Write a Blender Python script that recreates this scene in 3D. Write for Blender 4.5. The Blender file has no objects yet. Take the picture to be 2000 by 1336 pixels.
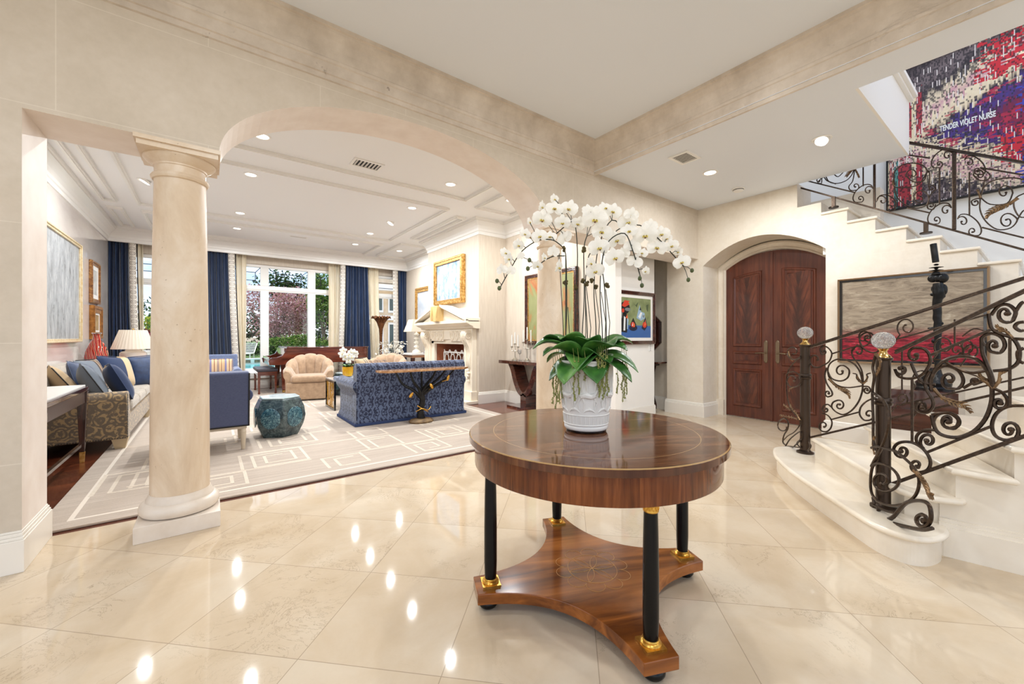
import bpy, bmesh, math, random
from mathutils import Vector, Matrix
PI = math.pi
R = random.Random(11)
SC = bpy.context.scene
COL = SC.collection

# ---------------------------------------------------------------- camera geometry of the photograph
HC, FP, HZ, YAW = 1.2, 787.0, 659.0, math.radians(37)
FW = (math.sin(YAW), math.cos(YAW)); RT = (math.cos(YAW), -math.sin(YAW))
def ray(px, py):
    a = (px - 1000) / FP
    return (FW[0] + a * RT[0], FW[1] + a * RT[1], (HZ - py) / FP)
def onX(px, py, x):
    v = ray(px, py); t = x / v[0]; return Vector((x, v[1] * t, HC + v[2] * t))
def onY(px, py, y):
    v = ray(px, py); t = y / v[1]; return Vector((v[0] * t, y, HC + v[2] * t))
def onZ(px, py, z=0.0):
    v = ray(px, py); t = (z - HC) / v[2]; return Vector((v[0] * t, v[1] * t, z))
def onD(px, py, D):
    v = ray(px, py); return Vector((v[0] * D, v[1] * D, HC + v[2] * D))

# ---------------------------------------------------------------- objects
MATS = {}
THM = {}
def thing(name, label, cat, loc=(0, 0, 0), rz=0.0, group=None):
    o = bpy.data.objects.new(name, None); COL.objects.link(o)
    o.empty_display_size = 0.1
    o.location = loc; o.rotation_euler = (0, 0, rz)
    o['label'] = label; o['category'] = cat
    if group: o['group'] = group
    THM[o] = Matrix.Translation(Vector(loc)) @ Matrix.Rotation(rz, 4, 'Z')
    return o
def tag(o, label, cat, group=None):
    o['label'] = label; o['category'] = cat
    if group: o['group'] = group
    return o
def struct(o):
    o['kind'] = 'structure'; return o
def stuff(o):
    o['kind'] = 'stuff'; return o
def dup(root, loc, rz, label, group=None):
    r = root.copy(); COL.objects.link(r); r.location = loc; r.rotation_euler = (0, 0, rz); r['label'] = label
    if group: r['group'] = group
    for ch in list(root.children):
        c = ch.copy(); COL.objects.link(c); c.parent = r
        for g in list(ch.children):
            d = g.copy(); COL.objects.link(d); d.parent = c
    return r

class MB:
    def __init__(s): s.v = []; s.f = []; s.m = []; s.sm = []
    def add(s, vs, fs, mi=0, smooth=False, M=None):
        b = len(s.v)
        for p in vs:
            p = Vector(p)
            s.v.append(M @ p if M is not None else p)
        for f in fs:
            s.f.append(tuple(b + i for i in f)); s.m.append(mi); s.sm.append(smooth)
        return s
    def box(s, x0, x1, y0, y1, z0, z1, mi=0, M=None):
        vs = [(x0,y0,z0),(x1,y0,z0),(x1,y1,z0),(x0,y1,z0),(x0,y0,z1),(x1,y0,z1),(x1,y1,z1),(x0,y1,z1)]
        return s.add(vs, [(0,3,2,1),(4,5,6,7),(0,1,5,4),(1,2,6,5),(2,3,7,6),(3,0,4,7)], mi, False, M)
    def cbox(s, c, d, mi=0, M=None):
        return s.box(c[0]-d[0]/2,c[0]+d[0]/2,c[1]-d[1]/2,c[1]+d[1]/2,c[2]-d[2]/2,c[2]+d[2]/2,mi,M)
    def taper(s, c0, d0, c1, d1, mi=0, M=None):
        vs = []
        for c, d in ((c0,d0),(c1,d1)):
            vs += [(c[0]-d[0]/2,c[1]-d[1]/2,c[2]),(c[0]+d[0]/2,c[1]-d[1]/2,c[2]),(c[0]+d[0]/2,c[1]+d[1]/2,c[2]),(c[0]-d[0]/2,c[1]+d[1]/2,c[2])]
        return s.add(vs, [(0,3,2,1),(4,5,6,7),(0,1,5,4),(1,2,6,5),(2,3,7,6),(3,0,4,7)], mi, False, M)
    def lathe(s, prof, n=32, c=(0,0,0), mi=0, smooth=True, M=None, a0=0.0, sx=1, sy=1):
        vs = []; fs = []
        for r, z in prof:
            for i in range(n):
                a = a0 + 2*PI*i/n
                vs.append((c[0]+sx*r*math.cos(a), c[1]+sy*r*math.sin(a), c[2]+z))
        for j in range(len(prof)-1):
            for i in range(n):
                k = (i+1) % n
                fs.append((j*n+i, j*n+k, (j+1)*n+k, (j+1)*n+i))
        s.add(vs, fs, mi, smooth, M)
        b = len(s.v) - len(vs)
        if prof[0][0] > 1e-5: s.f.append(tuple(b+i for i in reversed(range(n)))); s.m.append(mi); s.sm.append(False)
        if prof[-1][0] > 1e-5: s.f.append(tuple(b+(len(prof)-1)*n+i for i in range(n))); s.m.append(mi); s.sm.append(False)
        return s
    def ball(s, c, r, mi=0, n=14, M=None):
        if not hasattr(r, '__len__'): r = (r, r, r)
        m = n // 2
        vs = [(c[0], c[1], c[2]-r[2])]; fs = []
        for j in range(1, m):
            t = -PI/2 + PI*j/m
            for i in range(n):
                a = 2*PI*i/n
                vs.append((c[0]+r[0]*math.cos(t)*math.cos(a), c[1]+r[1]*math.cos(t)*math.sin(a), c[2]+r[2]*math.sin(t)))
        vs.append((c[0], c[1], c[2]+r[2])); L = len(vs)-1
        for i in range(n):
            k = (i+1) % n
            fs.append((0, 1+k, 1+i)); fs.append((L, L-n+i, L-n+k))
            for j in range(m-2):
                fs.append((1+j*n+i, 1+j*n+k, 1+(j+1)*n+k, 1+(j+1)*n+i))
        return s.add(vs, fs, mi, True, M)
    def tube(s, pts, r, n=7, mi=0, M=None, closed=False, flat=None):
        pts = [Vector(p) for p in pts]; k = len(pts)
        rr = r if hasattr(r, '__len__') else [r]*k
        vs = []; fs = []; prev = None
        for i, p in enumerate(pts):
            if closed: t = pts[(i+1) % k] - pts[i-1]
            else: t = pts[min(i+1, k-1)] - pts[max(i-1, 0)]
            if t.length < 1e-9: t = Vector((0,0,1))
            t.normalize()
            if prev is None:
                u = t.orthogonal().normalized()
                if flat is not None: u = (Vector(flat) - t*t.dot(Vector(flat))).normalized()
            else:
                u = prev - t*prev.dot(t)
                u = u.normalized() if u.length > 1e-6 else t.orthogonal().normalized()
            prev = u; w = t.cross(u)
            for j in range(n):
                a = 2*PI*j/n
                vs.append(p + (u*math.cos(a) + w*math.sin(a))*rr[i])
        for i in range(k if closed else k-1):
            q = (i+1) % k
            for j in range(n):
                l = (j+1) % n
                fs.append((i*n+j, i*n+l, q*n+l, q*n+j))
        if not closed:
            fs.append(tuple(reversed(range(n)))); fs.append(tuple((k-1)*n+j for j in range(n)))
        return s.add(vs, fs, mi, n > 4, M)
    def bar(s, a, b, w, h, mi=0, up=(0,0,1)):
        a = Vector(a); b = Vector(b); t = (b-a).normalized(); u = Vector(up)
        if abs(t.dot(u)) > 0.98: u = Vector((1, 0, 0)) if abs(t.x) < 0.9 else Vector((0, 1, 0))
        u = (u - t*u.dot(t)).normalized(); x = t.cross(u)
        vs = [p + x*(i*w/2) + u*(j*h/2) for p in (a, b) for i, j in ((-1,-1),(1,-1),(1,1),(-1,1))]
        return s.add(vs, [(0,3,2,1),(4,5,6,7),(0,1,5,4),(1,2,6,5),(2,3,7,6),(3,0,4,7)], mi)
    def prism(s, poly, a0, a1, axis='z', mi=0, M=None, smooth=False):
        # poly 2D extruded: axis z -> (x,y), y -> (x,z), x -> (y,z)
        def P(q, a):
            return {'z': (q[0], q[1], a), 'y': (q[0], a, q[1]), 'x': (a, q[0], q[1])}[axis]
        n = len(poly)
        vs = [P(q, a0) for q in poly] + [P(q, a1) for q in poly]
        fs = [tuple(range(n)), tuple(reversed(range(n, 2*n)))]
        s.add(vs, fs, mi, False, M)
        b = len(s.v) - 2*n
        for i in range(n):
            k = (i+1) % n
            s.f.append((b+i, b+n+i, b+n+k, b+k)); s.m.append(mi); s.sm.append(smooth)
        return s
    def grid(s, fn, nu, nv, mi=0, closed_u=False, M=None, smooth=True):
        vs = [fn(i/nu, j/nv) for j in range(nv+1) for i in range(nu if closed_u else nu+1)]
        w = nu if closed_u else nu+1
        fs = []
        for j in range(nv):
            for i in range(nu):
                k = (i+1) % w
                fs.append((j*w+i, j*w+k, (j+1)*w+k, (j+1)*w+i))
        return s.add(vs, fs, mi, smooth, M)
    def sweep(s, path, prof, mi=0):
        # path: function offset -> list of xyz points (z added); prof: list of (offset, z)
        vs = []; fs = []; k = None
        for o, z in prof:
            pp = path(o); k = len(pp)
            vs += [(p[0], p[1], z) for p in pp]
        for j in range(len(prof)-1):
            for i in range(k-1):
                fs.append((j*k+i, j*k+i+1, (j+1)*k+i+1, (j+1)*k+i))
        return s.add(vs, fs, mi)
    def build(s, name, mats, parent=None, world=False, bevel=0, seg=2, sub=0, solid=0, recalc=True):
        me = bpy.data.meshes.new(name)
        vs = s.v
        if world and parent is not None:
            inv = THM[parent].inverted(); vs = [inv @ v for v in vs]
        me.from_pydata([tuple(v) for v in vs], [], s.f)
        if not isinstance(mats, (list, tuple)): mats = [mats]
        for m in mats: me.materials.append(m)
        for p, mi, sm in zip(me.polygons, s.m, s.sm):
            p.material_index = mi; p.use_smooth = sm
        if recalc:
            bm = bmesh.new(); bm.from_mesh(me)
            bmesh.ops.recalc_face_normals(bm, faces=bm.faces); bm.to_mesh(me); bm.free()
        me.update()
        if any(s.sm): me.set_sharp_from_angle(angle=0.62)
        o = bpy.data.objects.new(name, me); COL.objects.link(o)
        if parent is not None:
            o.parent = parent; THM[o] = THM.get(parent, Matrix())
        if bevel:
            b = o.modifiers.new('b', 'BEVEL'); b.width = bevel; b.segments = seg; b.limit_method = 'ANGLE'; b.angle_limit = 0.7
        if solid:
            b = o.modifiers.new('s', 'SOLIDIFY'); b.thickness = solid; b.offset = 0
        if sub:
            b = o.modifiers.new('u', 'SUBSURF'); b.levels = sub; b.render_levels = sub
        return o

def smoothpath(pts, k=5):
    pts = [Vector(p) for p in pts]; out = []
    n = len(pts)
    for i in range(n-1):
        p0 = pts[max(i-1,0)]; p1 = pts[i]; p2 = pts[i+1]; p3 = pts[min(i+2,n-1)]
        for j in range(k):
            t = j/k
            out.append(0.5*((2*p1)+(p2-p0)*t+(2*p0-5*p1+4*p2-p3)*t*t+(3*p1-p0-3*p2+p3)*t*t*t))
    out.append(pts[-1]); return out

# ---------------------------------------------------------------- materials
def lin(c):
    f = lambda x: x/12.92 if x <= 0.04045 else ((x+0.055)/1.055)**2.4
    return tuple(f(x/255.0) for x in c) + (1.0,)
class NT:
    def __init__(s, m): s.t = m.node_tree; s.t.nodes.clear()
    def n(s, typ, ins=None, **props):
        nd = s.t.nodes.new(typ)
        for k, v in props.items(): setattr(nd, k, v)
        for k, v in (ins or {}).items():
            sock = nd.inputs[k]
            if isinstance(v, bpy.types.NodeSocket): s.t.links.new(v, sock)
            else: sock.default_value = v
        return nd
    def math(s, op, a, b=0.0, c=0.0, clamp=False):
        return s.n('ShaderNodeMath', {0: a, 1: b, 2: c}, operation=op, use_clamp=clamp).outputs[0]
    def mix(s, f, a, b, blend='MIX'):
        nd = s.n('ShaderNodeMix', data_type='RGBA', blend_type=blend)
        for k, v in ((0, f), (6, a), (7, b)):
            if isinstance(v, bpy.types.NodeSocket): s.t.links.new(v, nd.inputs[k])
            else: nd.inputs[k].default_value = v
        return nd.outputs[2]
    def ramp(s, fac, stops, interp='LINEAR'):
        nd = s.n('ShaderNodeValToRGB', {0: fac}); cr = nd.color_ramp; cr.interpolation = interp
        while len(cr.elements) < len(stops): cr.elements.new(0.5)
        for e, (p, c) in zip(cr.elements, stops):
            e.position = p; e.color = c if len(c) == 4 else lin(c)
        return nd.outputs[0]
    def coord(s, scale=(1,1,1), rot=(0,0,0), loc=(0,0,0), kind='Object'):
        tc = s.n('ShaderNodeTexCoord')
        mp = s.n('ShaderNodeMapping', {'Vector': tc.outputs[kind], 'Scale': scale, 'Rotation': rot, 'Location': loc})
        return mp.outputs[0]
    def noise(s, vec, scale=5, detail=4, rough=0.55, dist=0.0):
        return s.n('ShaderNodeTexNoise', {'Vector': vec, 'Scale': scale, 'Detail': detail, 'Roughness': rough, 'Distortion': dist}).outputs[0]
    def xyz(s, vec):
        nd = s.n('ShaderNodeSeparateXYZ', {0: vec}); return nd.outputs
    def bsdf(s, color, rough=0.5, metal=0.0, spec=0.5, coat=0.0, bump=None, bstr=0.3, bdist=0.01, sheen=0.0, trans=0.0, ior=1.45, emis=None, estr=0.0, alpha=1.0):
        ins = {'Base Color': color, 'Roughness': rough, 'Metallic': metal, 'Specular IOR Level': spec, 'Coat Weight': coat, 'Coat Roughness': 0.05,
               'Sheen Weight': sheen, 'Transmission Weight': trans, 'IOR': ior, 'Alpha': alpha}
        if bump is not None:
            ins['Normal'] = s.n('ShaderNodeBump', {'Height': bump, 'Strength': bstr, 'Distance': bdist}).outputs[0]
        if emis is not None: ins['Emission Color'] = emis; ins['Emission Strength'] = estr
        p = s.n('ShaderNodeBsdfPrincipled', ins)
        s.n('ShaderNodeOutputMaterial', {0: p.outputs[0]})
        return p
def newmat(name):
    m = bpy.data.materials.new(name); m.use_nodes = True; MATS[name] = m
    return m, NT(m)
def plain(name, c, rough=0.5, metal=0.0, **k):
    m, t = newmat(name); t.bsdf(lin(c), rough, metal, **k); return m
def noisy(name, stops, scale=4, detail=5, rough=0.5, metal=0.0, stretch=(1,1,1), dist=0.0, bstr=0.0, bscale=None, nrough=0.55, rot=(0,0,0), bdist=0.01, **k):
    m, t = newmat(name); v = t.coord(stretch, rot)
    f = t.noise(v, scale, detail, nrough, dist)
    b = None
    if bstr: b = f if bscale is None else t.noise(v, bscale, 4)
    t.bsdf(t.ramp(f, stops), rough, metal, bump=b, bstr=bstr, bdist=bdist, **k)
    return m
# ---------------------------------------------------------------- the scene's materials
def stone(name, c0, c1, c2, axis, bw=1.25, bh=0.62, rough=0.55, off=0.0, joint=0.25):
    # honed limestone blocks with thin pale joints; axis gives the wall's plane
    m, t = newmat(name)
    tc = t.n('ShaderNodeTexCoord').outputs['Object']
    x, y, z = t.xyz(tc)
    u = {'y': x, 'x': y, 'z': x}[axis]; w = {'y': z, 'x': z, 'z': y}[axis]
    vec = t.n('ShaderNodeCombineXYZ', {0: t.math('ADD', u, off), 1: t.math('ADD', w, 0.07), 2: 0.0}).outputs[0]
    br = t.n('ShaderNodeTexBrick', {'Vector': vec, 'Scale': 1.0, 'Mortar Size': 0.003, 'Mortar Smooth': 0.3, 'Bias': 0.0, 'Brick Width': bw, 'Row Height': bh,
             'Color1': (0.0,0.0,0.0,1), 'Color2': (1,1,1,1), 'Mortar': (0.5,0.5,0.5,1)})
    n1 = t.noise(tc, 1.6, 6, 0.65); n2 = t.noise(tc, 22, 5, 0.6)
    base = t.ramp(t.math('ADD', t.math('MULTIPLY', n1, 0.75), t.math('MULTIPLY', n2, 0.25)), [(0.3, c0), (0.5, c1), (0.68, c2)])
    base = t.mix(t.math('MULTIPLY', br.outputs[0], 0.10), base, lin(c0))
    base = t.mix(t.math('MULTIPLY', br.outputs['Fac'], joint), base, lin((244,236,222)))
    t.bsdf(base, rough, 0, spec=0.35, bump=n2, bstr=0.05, bdist=0.003)
    return m
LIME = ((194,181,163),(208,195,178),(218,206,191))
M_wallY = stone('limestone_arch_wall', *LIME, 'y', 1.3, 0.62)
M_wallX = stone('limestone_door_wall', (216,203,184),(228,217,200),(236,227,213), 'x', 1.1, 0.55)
M_reveal = noisy('limestone_reveal', [(0.3,(230,217,206)),(0.7,(240,230,221))], 6, 6, 0.5)  # paler than the wall face: floor bounce put into the colour
M_frieze = None
def mk_frieze():
    m, t = newmat('veined_stone_frieze'); v = t.coord()
    n1 = t.noise(v, 3.0, 6, 0.65); n2 = t.noise(v, 2.2, 8, 0.7, 1.6); n3 = t.noise(v, 12, 5, 0.7)
    base = t.ramp(n1, [(0.3,(190,176,160)),(0.55,(214,201,186)),(0.75,(228,217,204))])
    vein = t.math('MULTIPLY', t.ramp(n2, [(0.30,(255,255,255)),(0.36,(0,0,0)),(0.62,(0,0,0)),(0.66,(150,150,150)),(0.7,(0,0,0))]), t.ramp(n3, [(0.40,(0,0,0)),(0.55,(255,255,255))]))
    base = t.mix(t.math('MULTIPLY', vein, 0.85), base, lin((112,92,74)))
    t.bsdf(base, 0.5, 0, bump=n3, bstr=0.05); return m
M_frieze = mk_frieze()
def mk_column():
    m, t = newmat('travertine_column'); v = t.coord(); vs = t.coord((1,1,0.45))
    n1 = t.noise(vs, 3.2, 7, 0.65, 0.6); n3 = t.noise(v, 46, 3, 0.6); n4 = t.noise(v, 4.5, 3, 0.5)
    base = t.ramp(n1, [(0.28,(198,172,143)),(0.48,(217,196,170)),(0.62,(228,212,192)),(0.8,(235,224,210))])
    pit = t.math('MULTIPLY', t.math('GREATER_THAN', n3, 0.68), t.math('GREATER_THAN', n4, 0.52))
    base = t.mix(t.math('MULTIPLY', pit, 0.5), base, lin((150,122,94)))
    t.bsdf(base, 0.38, 0, bump=n3, bstr=0.04); return m
M_col = mk_column()
M_colbase = noisy('polished_limestone', [(0.3,(214,199,182)),(0.6,(226,214,200)),(0.8,(232,223,212))], 5, 7, 0.32, nrough=0.65)
M_ceil = plain('ceiling_paint', (230,234,240), 0.7)
M_ceilw = plain('ceiling_paint_white', (240,240,240), 0.65)
M_trimw = plain('white_gloss_trim', (240,238,234), 0.35)
M_plaster = plain('white_plaster', (240,236,229), 0.6)
M_walllr = noisy('grasscloth_wall', [(0.3,(206,193,176)),(0.7,(217,205,189))], 30, 4, 0.7, stretch=(1,1,0.12))
M_walllac = noisy('lacquered_pearl_wall', [(0.3,(206,196,190)),(0.5,(220,212,206)),(0.7,(228,221,214))], 3.0, 5, 0.16, stretch=(1,0.35,1), coat=0.6)
M_base = plain('baseboard_paint', (238,232,222), 0.4)
M_basest = plain('limestone_baseboard', (234,227,216), 0.38)
def mk_floor():
    m, t = newmat('polished_marble_floor')
    tc = t.n('ShaderNodeTexCoord').outputs['Object']; x, y, z = t.xyz(tc)
    r2 = 1/math.sqrt(2)
    u = t.math('MULTIPLY', t.math('ADD', x, y), r2); w = t.math('MULTIPLY', t.math('SUBTRACT', x, y), r2)
    U = t.math('DIVIDE', t.math('SUBTRACT', u, 1.3765), 0.5615); W = t.math('DIVIDE', t.math('ADD', w, 1.0), 0.5535)
    def edge(q, s):
        fr = t.math('FRACT', q); d = t.math('MINIMUM', fr, t.math('SUBTRACT', 1.0, fr))
        return t.math('LESS_THAN', d, 0.0016/s)
    g = t.math('MAXIMUM', edge(U, 0.5615), edge(W, 0.5535))
    cell = t.n('ShaderNodeCombineXYZ', {0: t.math('FLOOR', U), 1: t.math('FLOOR', W), 2: 0.0}).outputs[0]
    wn = t.n('ShaderNodeTexWhiteNoise', {'Vector': cell}, noise_dimensions='3D')
    off = t.n('ShaderNodeVectorMath', {0: wn.outputs[1], 1: (9.0,9.0,9.0)}, operation='MULTIPLY').outputs[0]
    p = t.n('ShaderNodeVectorMath', {0: tc, 1: off}, operation='ADD').outputs[0]
    n1 = t.noise(p, 2.2, 6, 0.6, 0.4); nf = t.noise(p, 60, 2, 0.5)
    base = t.ramp(n1, [(0.25,(197,175,145)),(0.45,(209,189,162)),(0.6,(216,199,175)),(0.8,(220,206,184))])
    base = t.mix(t.math('MULTIPLY', nf, 0.12), base, lin((186,168,138)))
    n2 = t.noise(p, 3.4, 10, 0.72, 1.4); n3 = t.noise(p, 1.7, 3, 0.5)
    vein = t.math('LESS_THAN', t.math('ABSOLUTE', t.math('SUBTRACT', n2, 0.5)), 0.0045)
    gate = t.ramp(n3, [(0.5,(0,0,0)),(0.62,(255,255,255))])
    base = t.mix(t.math('MULTIPLY', t.math('MULTIPLY', vein, gate), 0.55), base, lin((120,98,74)))
    tone = t.n('ShaderNodeMapRange', {0: wn.outputs[0], 3: 0.0, 4: 0.16}).outputs[0]
    base = t.mix(tone, base, lin((190,166,134)))
    base = t.mix(t.math('MULTIPLY', g, 0.6), base, lin((138,118,96)))
    t.bsdf(base, 0.045, 0, spec=0.55); return m
M_floor = mk_floor()
def mk_planks(name, a, b, c, width, rough=0.25, coat=0.3):
    m, t = newmat(name); tc = t.n('ShaderNodeTexCoord').outputs['Object']; x, y, z = t.xyz(tc)
    q = t.math('DIVIDE', y, width); cell = t.math('FLOOR', q); fr = t.math('FRACT', q)
    wn = t.n('ShaderNodeTexWhiteNoise', {'W': cell}, noise_dimensions='1D').outputs[0]
    v = t.n('ShaderNodeCombineXYZ', {0: t.math('ADD', t.math('MULTIPLY', x, 1.4), t.math('MULTIPLY', wn, 7.0)), 1: t.math('MULTIPLY', y, 22.0), 2: 0.0}).outputs[0]
    n = t.noise(v, 2.0, 5, 0.6)
    base = t.ramp(t.math('ADD', t.math('MULTIPLY', n, 0.7), t.math('MULTIPLY', wn, 0.3)), [(0.25,a),(0.5,b),(0.75,c)])
    base = t.mix(t.math('LESS_THAN', fr, 0.02), base, lin((30,14,8)))
    t.bsdf(base, rough, 0, coat=coat); return m
M_planks = mk_planks('mahogany_floor', (64,28,16),(98,46,26),(128,66,38), 0.11)
def wood(name, a, b, c, axis='x', scale=2.0, rough=0.2, coat=0.7, squash=14):
    st = {'x': (1,squash,squash), 'y': (squash,1,squash), 'z': (squash,squash,1)}[axis]
    return noisy(name, [(0.28,a),(0.5,b),(0.72,c)], scale, 6, rough, stretch=st, dist=0.5, coat=coat)
M_wal_z = wood('walnut_veneer_upright', (58,30,18),(98,54,32),(134,80,48), 'z', 1.6, 0.14, 0.8, 9)
M_wal_sh = wood('walnut_shelf', (70,34,12),(136,76,30),(184,112,50), 'x', 1.4, 0.16, 0.15, 10)
def mk_top():
    m, t = newmat('walnut_table_top'); tc = t.n('ShaderNodeTexCoord').outputs['Object']; x, y, z = t.xyz(tc)
    v = t.n('ShaderNodeCombineXYZ', {0: t.math('MULTIPLY', t.math('ABSOLUTE', x), 2.2), 1: t.math('MULTIPLY', y, 14.0), 2: 0.0}).outputs[0]
    n = t.noise(v, 1.5, 6, 0.6, 0.8)
    base = t.ramp(n, [(0.3,(56,31,18)),(0.5,(94,56,34)),(0.7,(132,86,54))])
    r = t.math('SQRT', t.math('ADD', t.math('MULTIPLY', x, x), t.math('MULTIPLY', y, y)))
    ring = t.math('LESS_THAN', t.math('ABSOLUTE', t.math('SUBTRACT', r, 0.47)), 0.0012)
    rim = t.math('LESS_THAN', t.math('ABSOLUTE', t.math('SUBTRACT', r, 0.5795)), 0.0022)
    base = t.mix(t.math('MULTIPLY', t.math('MAXIMUM', ring, rim), 0.7), base, lin((196,160,108)))
    t.bsdf(base, 0.09, 0, spec=0.4, coat=0.12, bump=n, bstr=0.02, bdist=0.004); return m
M_top = mk_top()
M_inlay = plain('pale_inlay', (214,160,92), 0.3)
M_gold = noisy('gilt_bronze', [(0.3,(196,142,52)),(0.7,(232,184,92))], 40, 3, 0.28, 0.9)
M_goldfr = noisy('gilt_frame', [(0.3,(148,100,42)),(0.5,(196,148,76)),(0.7,(230,196,130))], 26, 4, 0.38, 0.55, bstr=0.3, bscale=60)
M_ebony = plain('ebonised_wood', (10,9,9), 0.16, spec=0.3)
M_white = plain('white_porcelain', (232,229,224), 0.32)
M_iron = noisy('brushed_bronze_iron', [(0.3,(54,43,35)),(0.55,(70,56,45)),(0.75,(92,74,59))], 60, 4, 0.33, 0.75)
M_ironlt = noisy('gilded_iron_leaf', [(0.3,(82,62,44)),(0.7,(152,120,84))], 30, 3, 0.4, 0.7)
M_brass = plain('polished_brass', (206,170,104), 0.2, 1.0)
M_steel = plain('brushed_nickel', (188,182,170), 0.28, 1.0)
M_crystal = None
def mk_crystal():
    m, t = newmat('cut_crystal'); v = t.coord()
    vo = t.n('ShaderNodeTexVoronoi', {'Vector': v, 'Scale': 70.0}).outputs[0]
    t.bsdf((1,1,1,1), 0.03, 0, trans=0.85, ior=1.5, bump=vo, bstr=0.8, bdist=0.01); return m
M_crystal = mk_crystal()
def mk_glass():
    m, t = newmat('window_glass')
    fr = t.n('ShaderNodeFresnel', {'IOR': 1.25})
    g = t.n('ShaderNodeBsdfGlossy', {'Roughness': 0.0}); tr = t.n('ShaderNodeBsdfTransparent')
    mx = t.n('ShaderNodeMixShader', {0: fr.outputs[0], 1: tr.outputs[0], 2: g.outputs[0]})
    t.n('ShaderNodeOutputMaterial', {0: mx.outputs[0]}); return m
M_glass = mk_glass()
M_emit = None
def mk_emit(name, c, s):
    m, t = newmat(name); e = t.n('ShaderNodeEmission', {0: lin(c), 1: s}); t.n('ShaderNodeOutputMaterial', {0: e.outputs[0]}); return m
M_emit = mk_emit('lamp_lens', (255,248,238), 4.0)
M_dark = plain('dark_void', (26,24,22), 0.6)
M_grille = plain('grille_grey', (206,202,196), 0.5)
def mk_flame():
    m, t = newmat('flame_mahogany'); tc = t.n('ShaderNodeTexCoord').outputs['Object']; x, y, z = t.xyz(tc)
    v = t.n('ShaderNodeCombineXYZ', {0: t.math('MULTIPLY', x, 5.0), 1: t.math('SUBTRACT', t.math('MULTIPLY', z, 3.2), t.math('MULTIPLY', t.math('ABSOLUTE', x), 9.0)), 2: 0.0}).outputs[0]
    n = t.noise(v, 2.6, 5, 0.6, 0.4)
    base = t.ramp(n, [(0.3,(56,25,15)),(0.5,(86,41,25)),(0.7,(116,60,37))])
    core = t.n('ShaderNodeMapRange', {0: t.math('ABSOLUTE', t.math('ADD', x, t.math('MULTIPLY', t.math('SUBTRACT', t.noise(tc, 5, 4), 0.5), 0.10))), 1: 0.0, 2: 0.07, 3: 0.75, 4: 0.0}).outputs[0]
    base = t.mix(core, base, lin((44,20,13)))
    t.bsdf(base, 0.32, 0, coat=0.25); return m
M_flame = mk_flame()
M_mahog = wood('mahogany_door', (66,29,18),(88,41,25),(106,54,34), 'z', 2.2, 0.32, 0.3, 10)
M_mahogx = wood('mahogany_polished', (62,24,16),(92,40,26),(118,56,36), 'x', 2.0, 0.14, 0.8, 8)
M_darkwood = wood('dark_espresso_wood', (34,18,14),(56,30,24),(84,48,38), 'z', 2.0, 0.16, 0.8, 9)
M_darkwoodx = wood('dark_rosewood', (44,22,16),(70,36,26),(98,54,40), 'y', 2.0, 0.14, 0.8, 9)
def mk_scroll(name, ca, cb, scale, thr=0.08, rough=0.85, sheen=0.3, cc=None, wob=0.45):
    # woven scroll pattern: wobbling rings round scattered centres
    m, t = newmat(name); v = t.coord((1,1,1))
    nz = t.n('ShaderNodeTexNoise', {'Vector': v, 'Scale': scale*0.7, 'Detail': 2.0}).outputs[1]
    vv = t.n('ShaderNodeVectorMath', {0: v, 1: t.n('ShaderNodeVectorMath', {0: nz, 1: (wob/scale,)*3}, operation='MULTIPLY').outputs[0]}, operation='ADD').outputs[0]
    vo = t.n('ShaderNodeTexVoronoi', {'Vector': vv, 'Scale': scale, 'Randomness': 0.55}).outputs[0]
    ring = t.math('SINE', t.math('MULTIPLY', vo, 26.0))
    f = t.n('ShaderNodeMapRange', {0: ring, 1: -thr-0.25, 2: thr+0.25}).outputs[0]
    n2 = t.noise(v, scale*3.5, 3)
    f = t.math('MULTIPLY', f, t.n('ShaderNodeMapRange', {0: n2, 1: 0.4, 2: 0.5}).outputs[0])
    base = t.mix(f, lin(ca), lin(cb))
    if cc is not None: base = t.mix(t.math('MULTIPLY', t.noise(v, 3.0, 3), 0.6), base, lin(cc))
    t.bsdf(base, rough, 0, sheen=sheen, bump=f, bstr=0.2, bdist=0.004); return m
M_sofa = mk_scroll('taupe_scroll_brocade', (118,104,88), (178,152,112), 9.0)
M_sofaplain = noisy('taupe_chenille', [(0.3,(150,140,128)),(0.7,(182,172,158))], 26, 4, 0.9, sheen=0.3)
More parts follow.
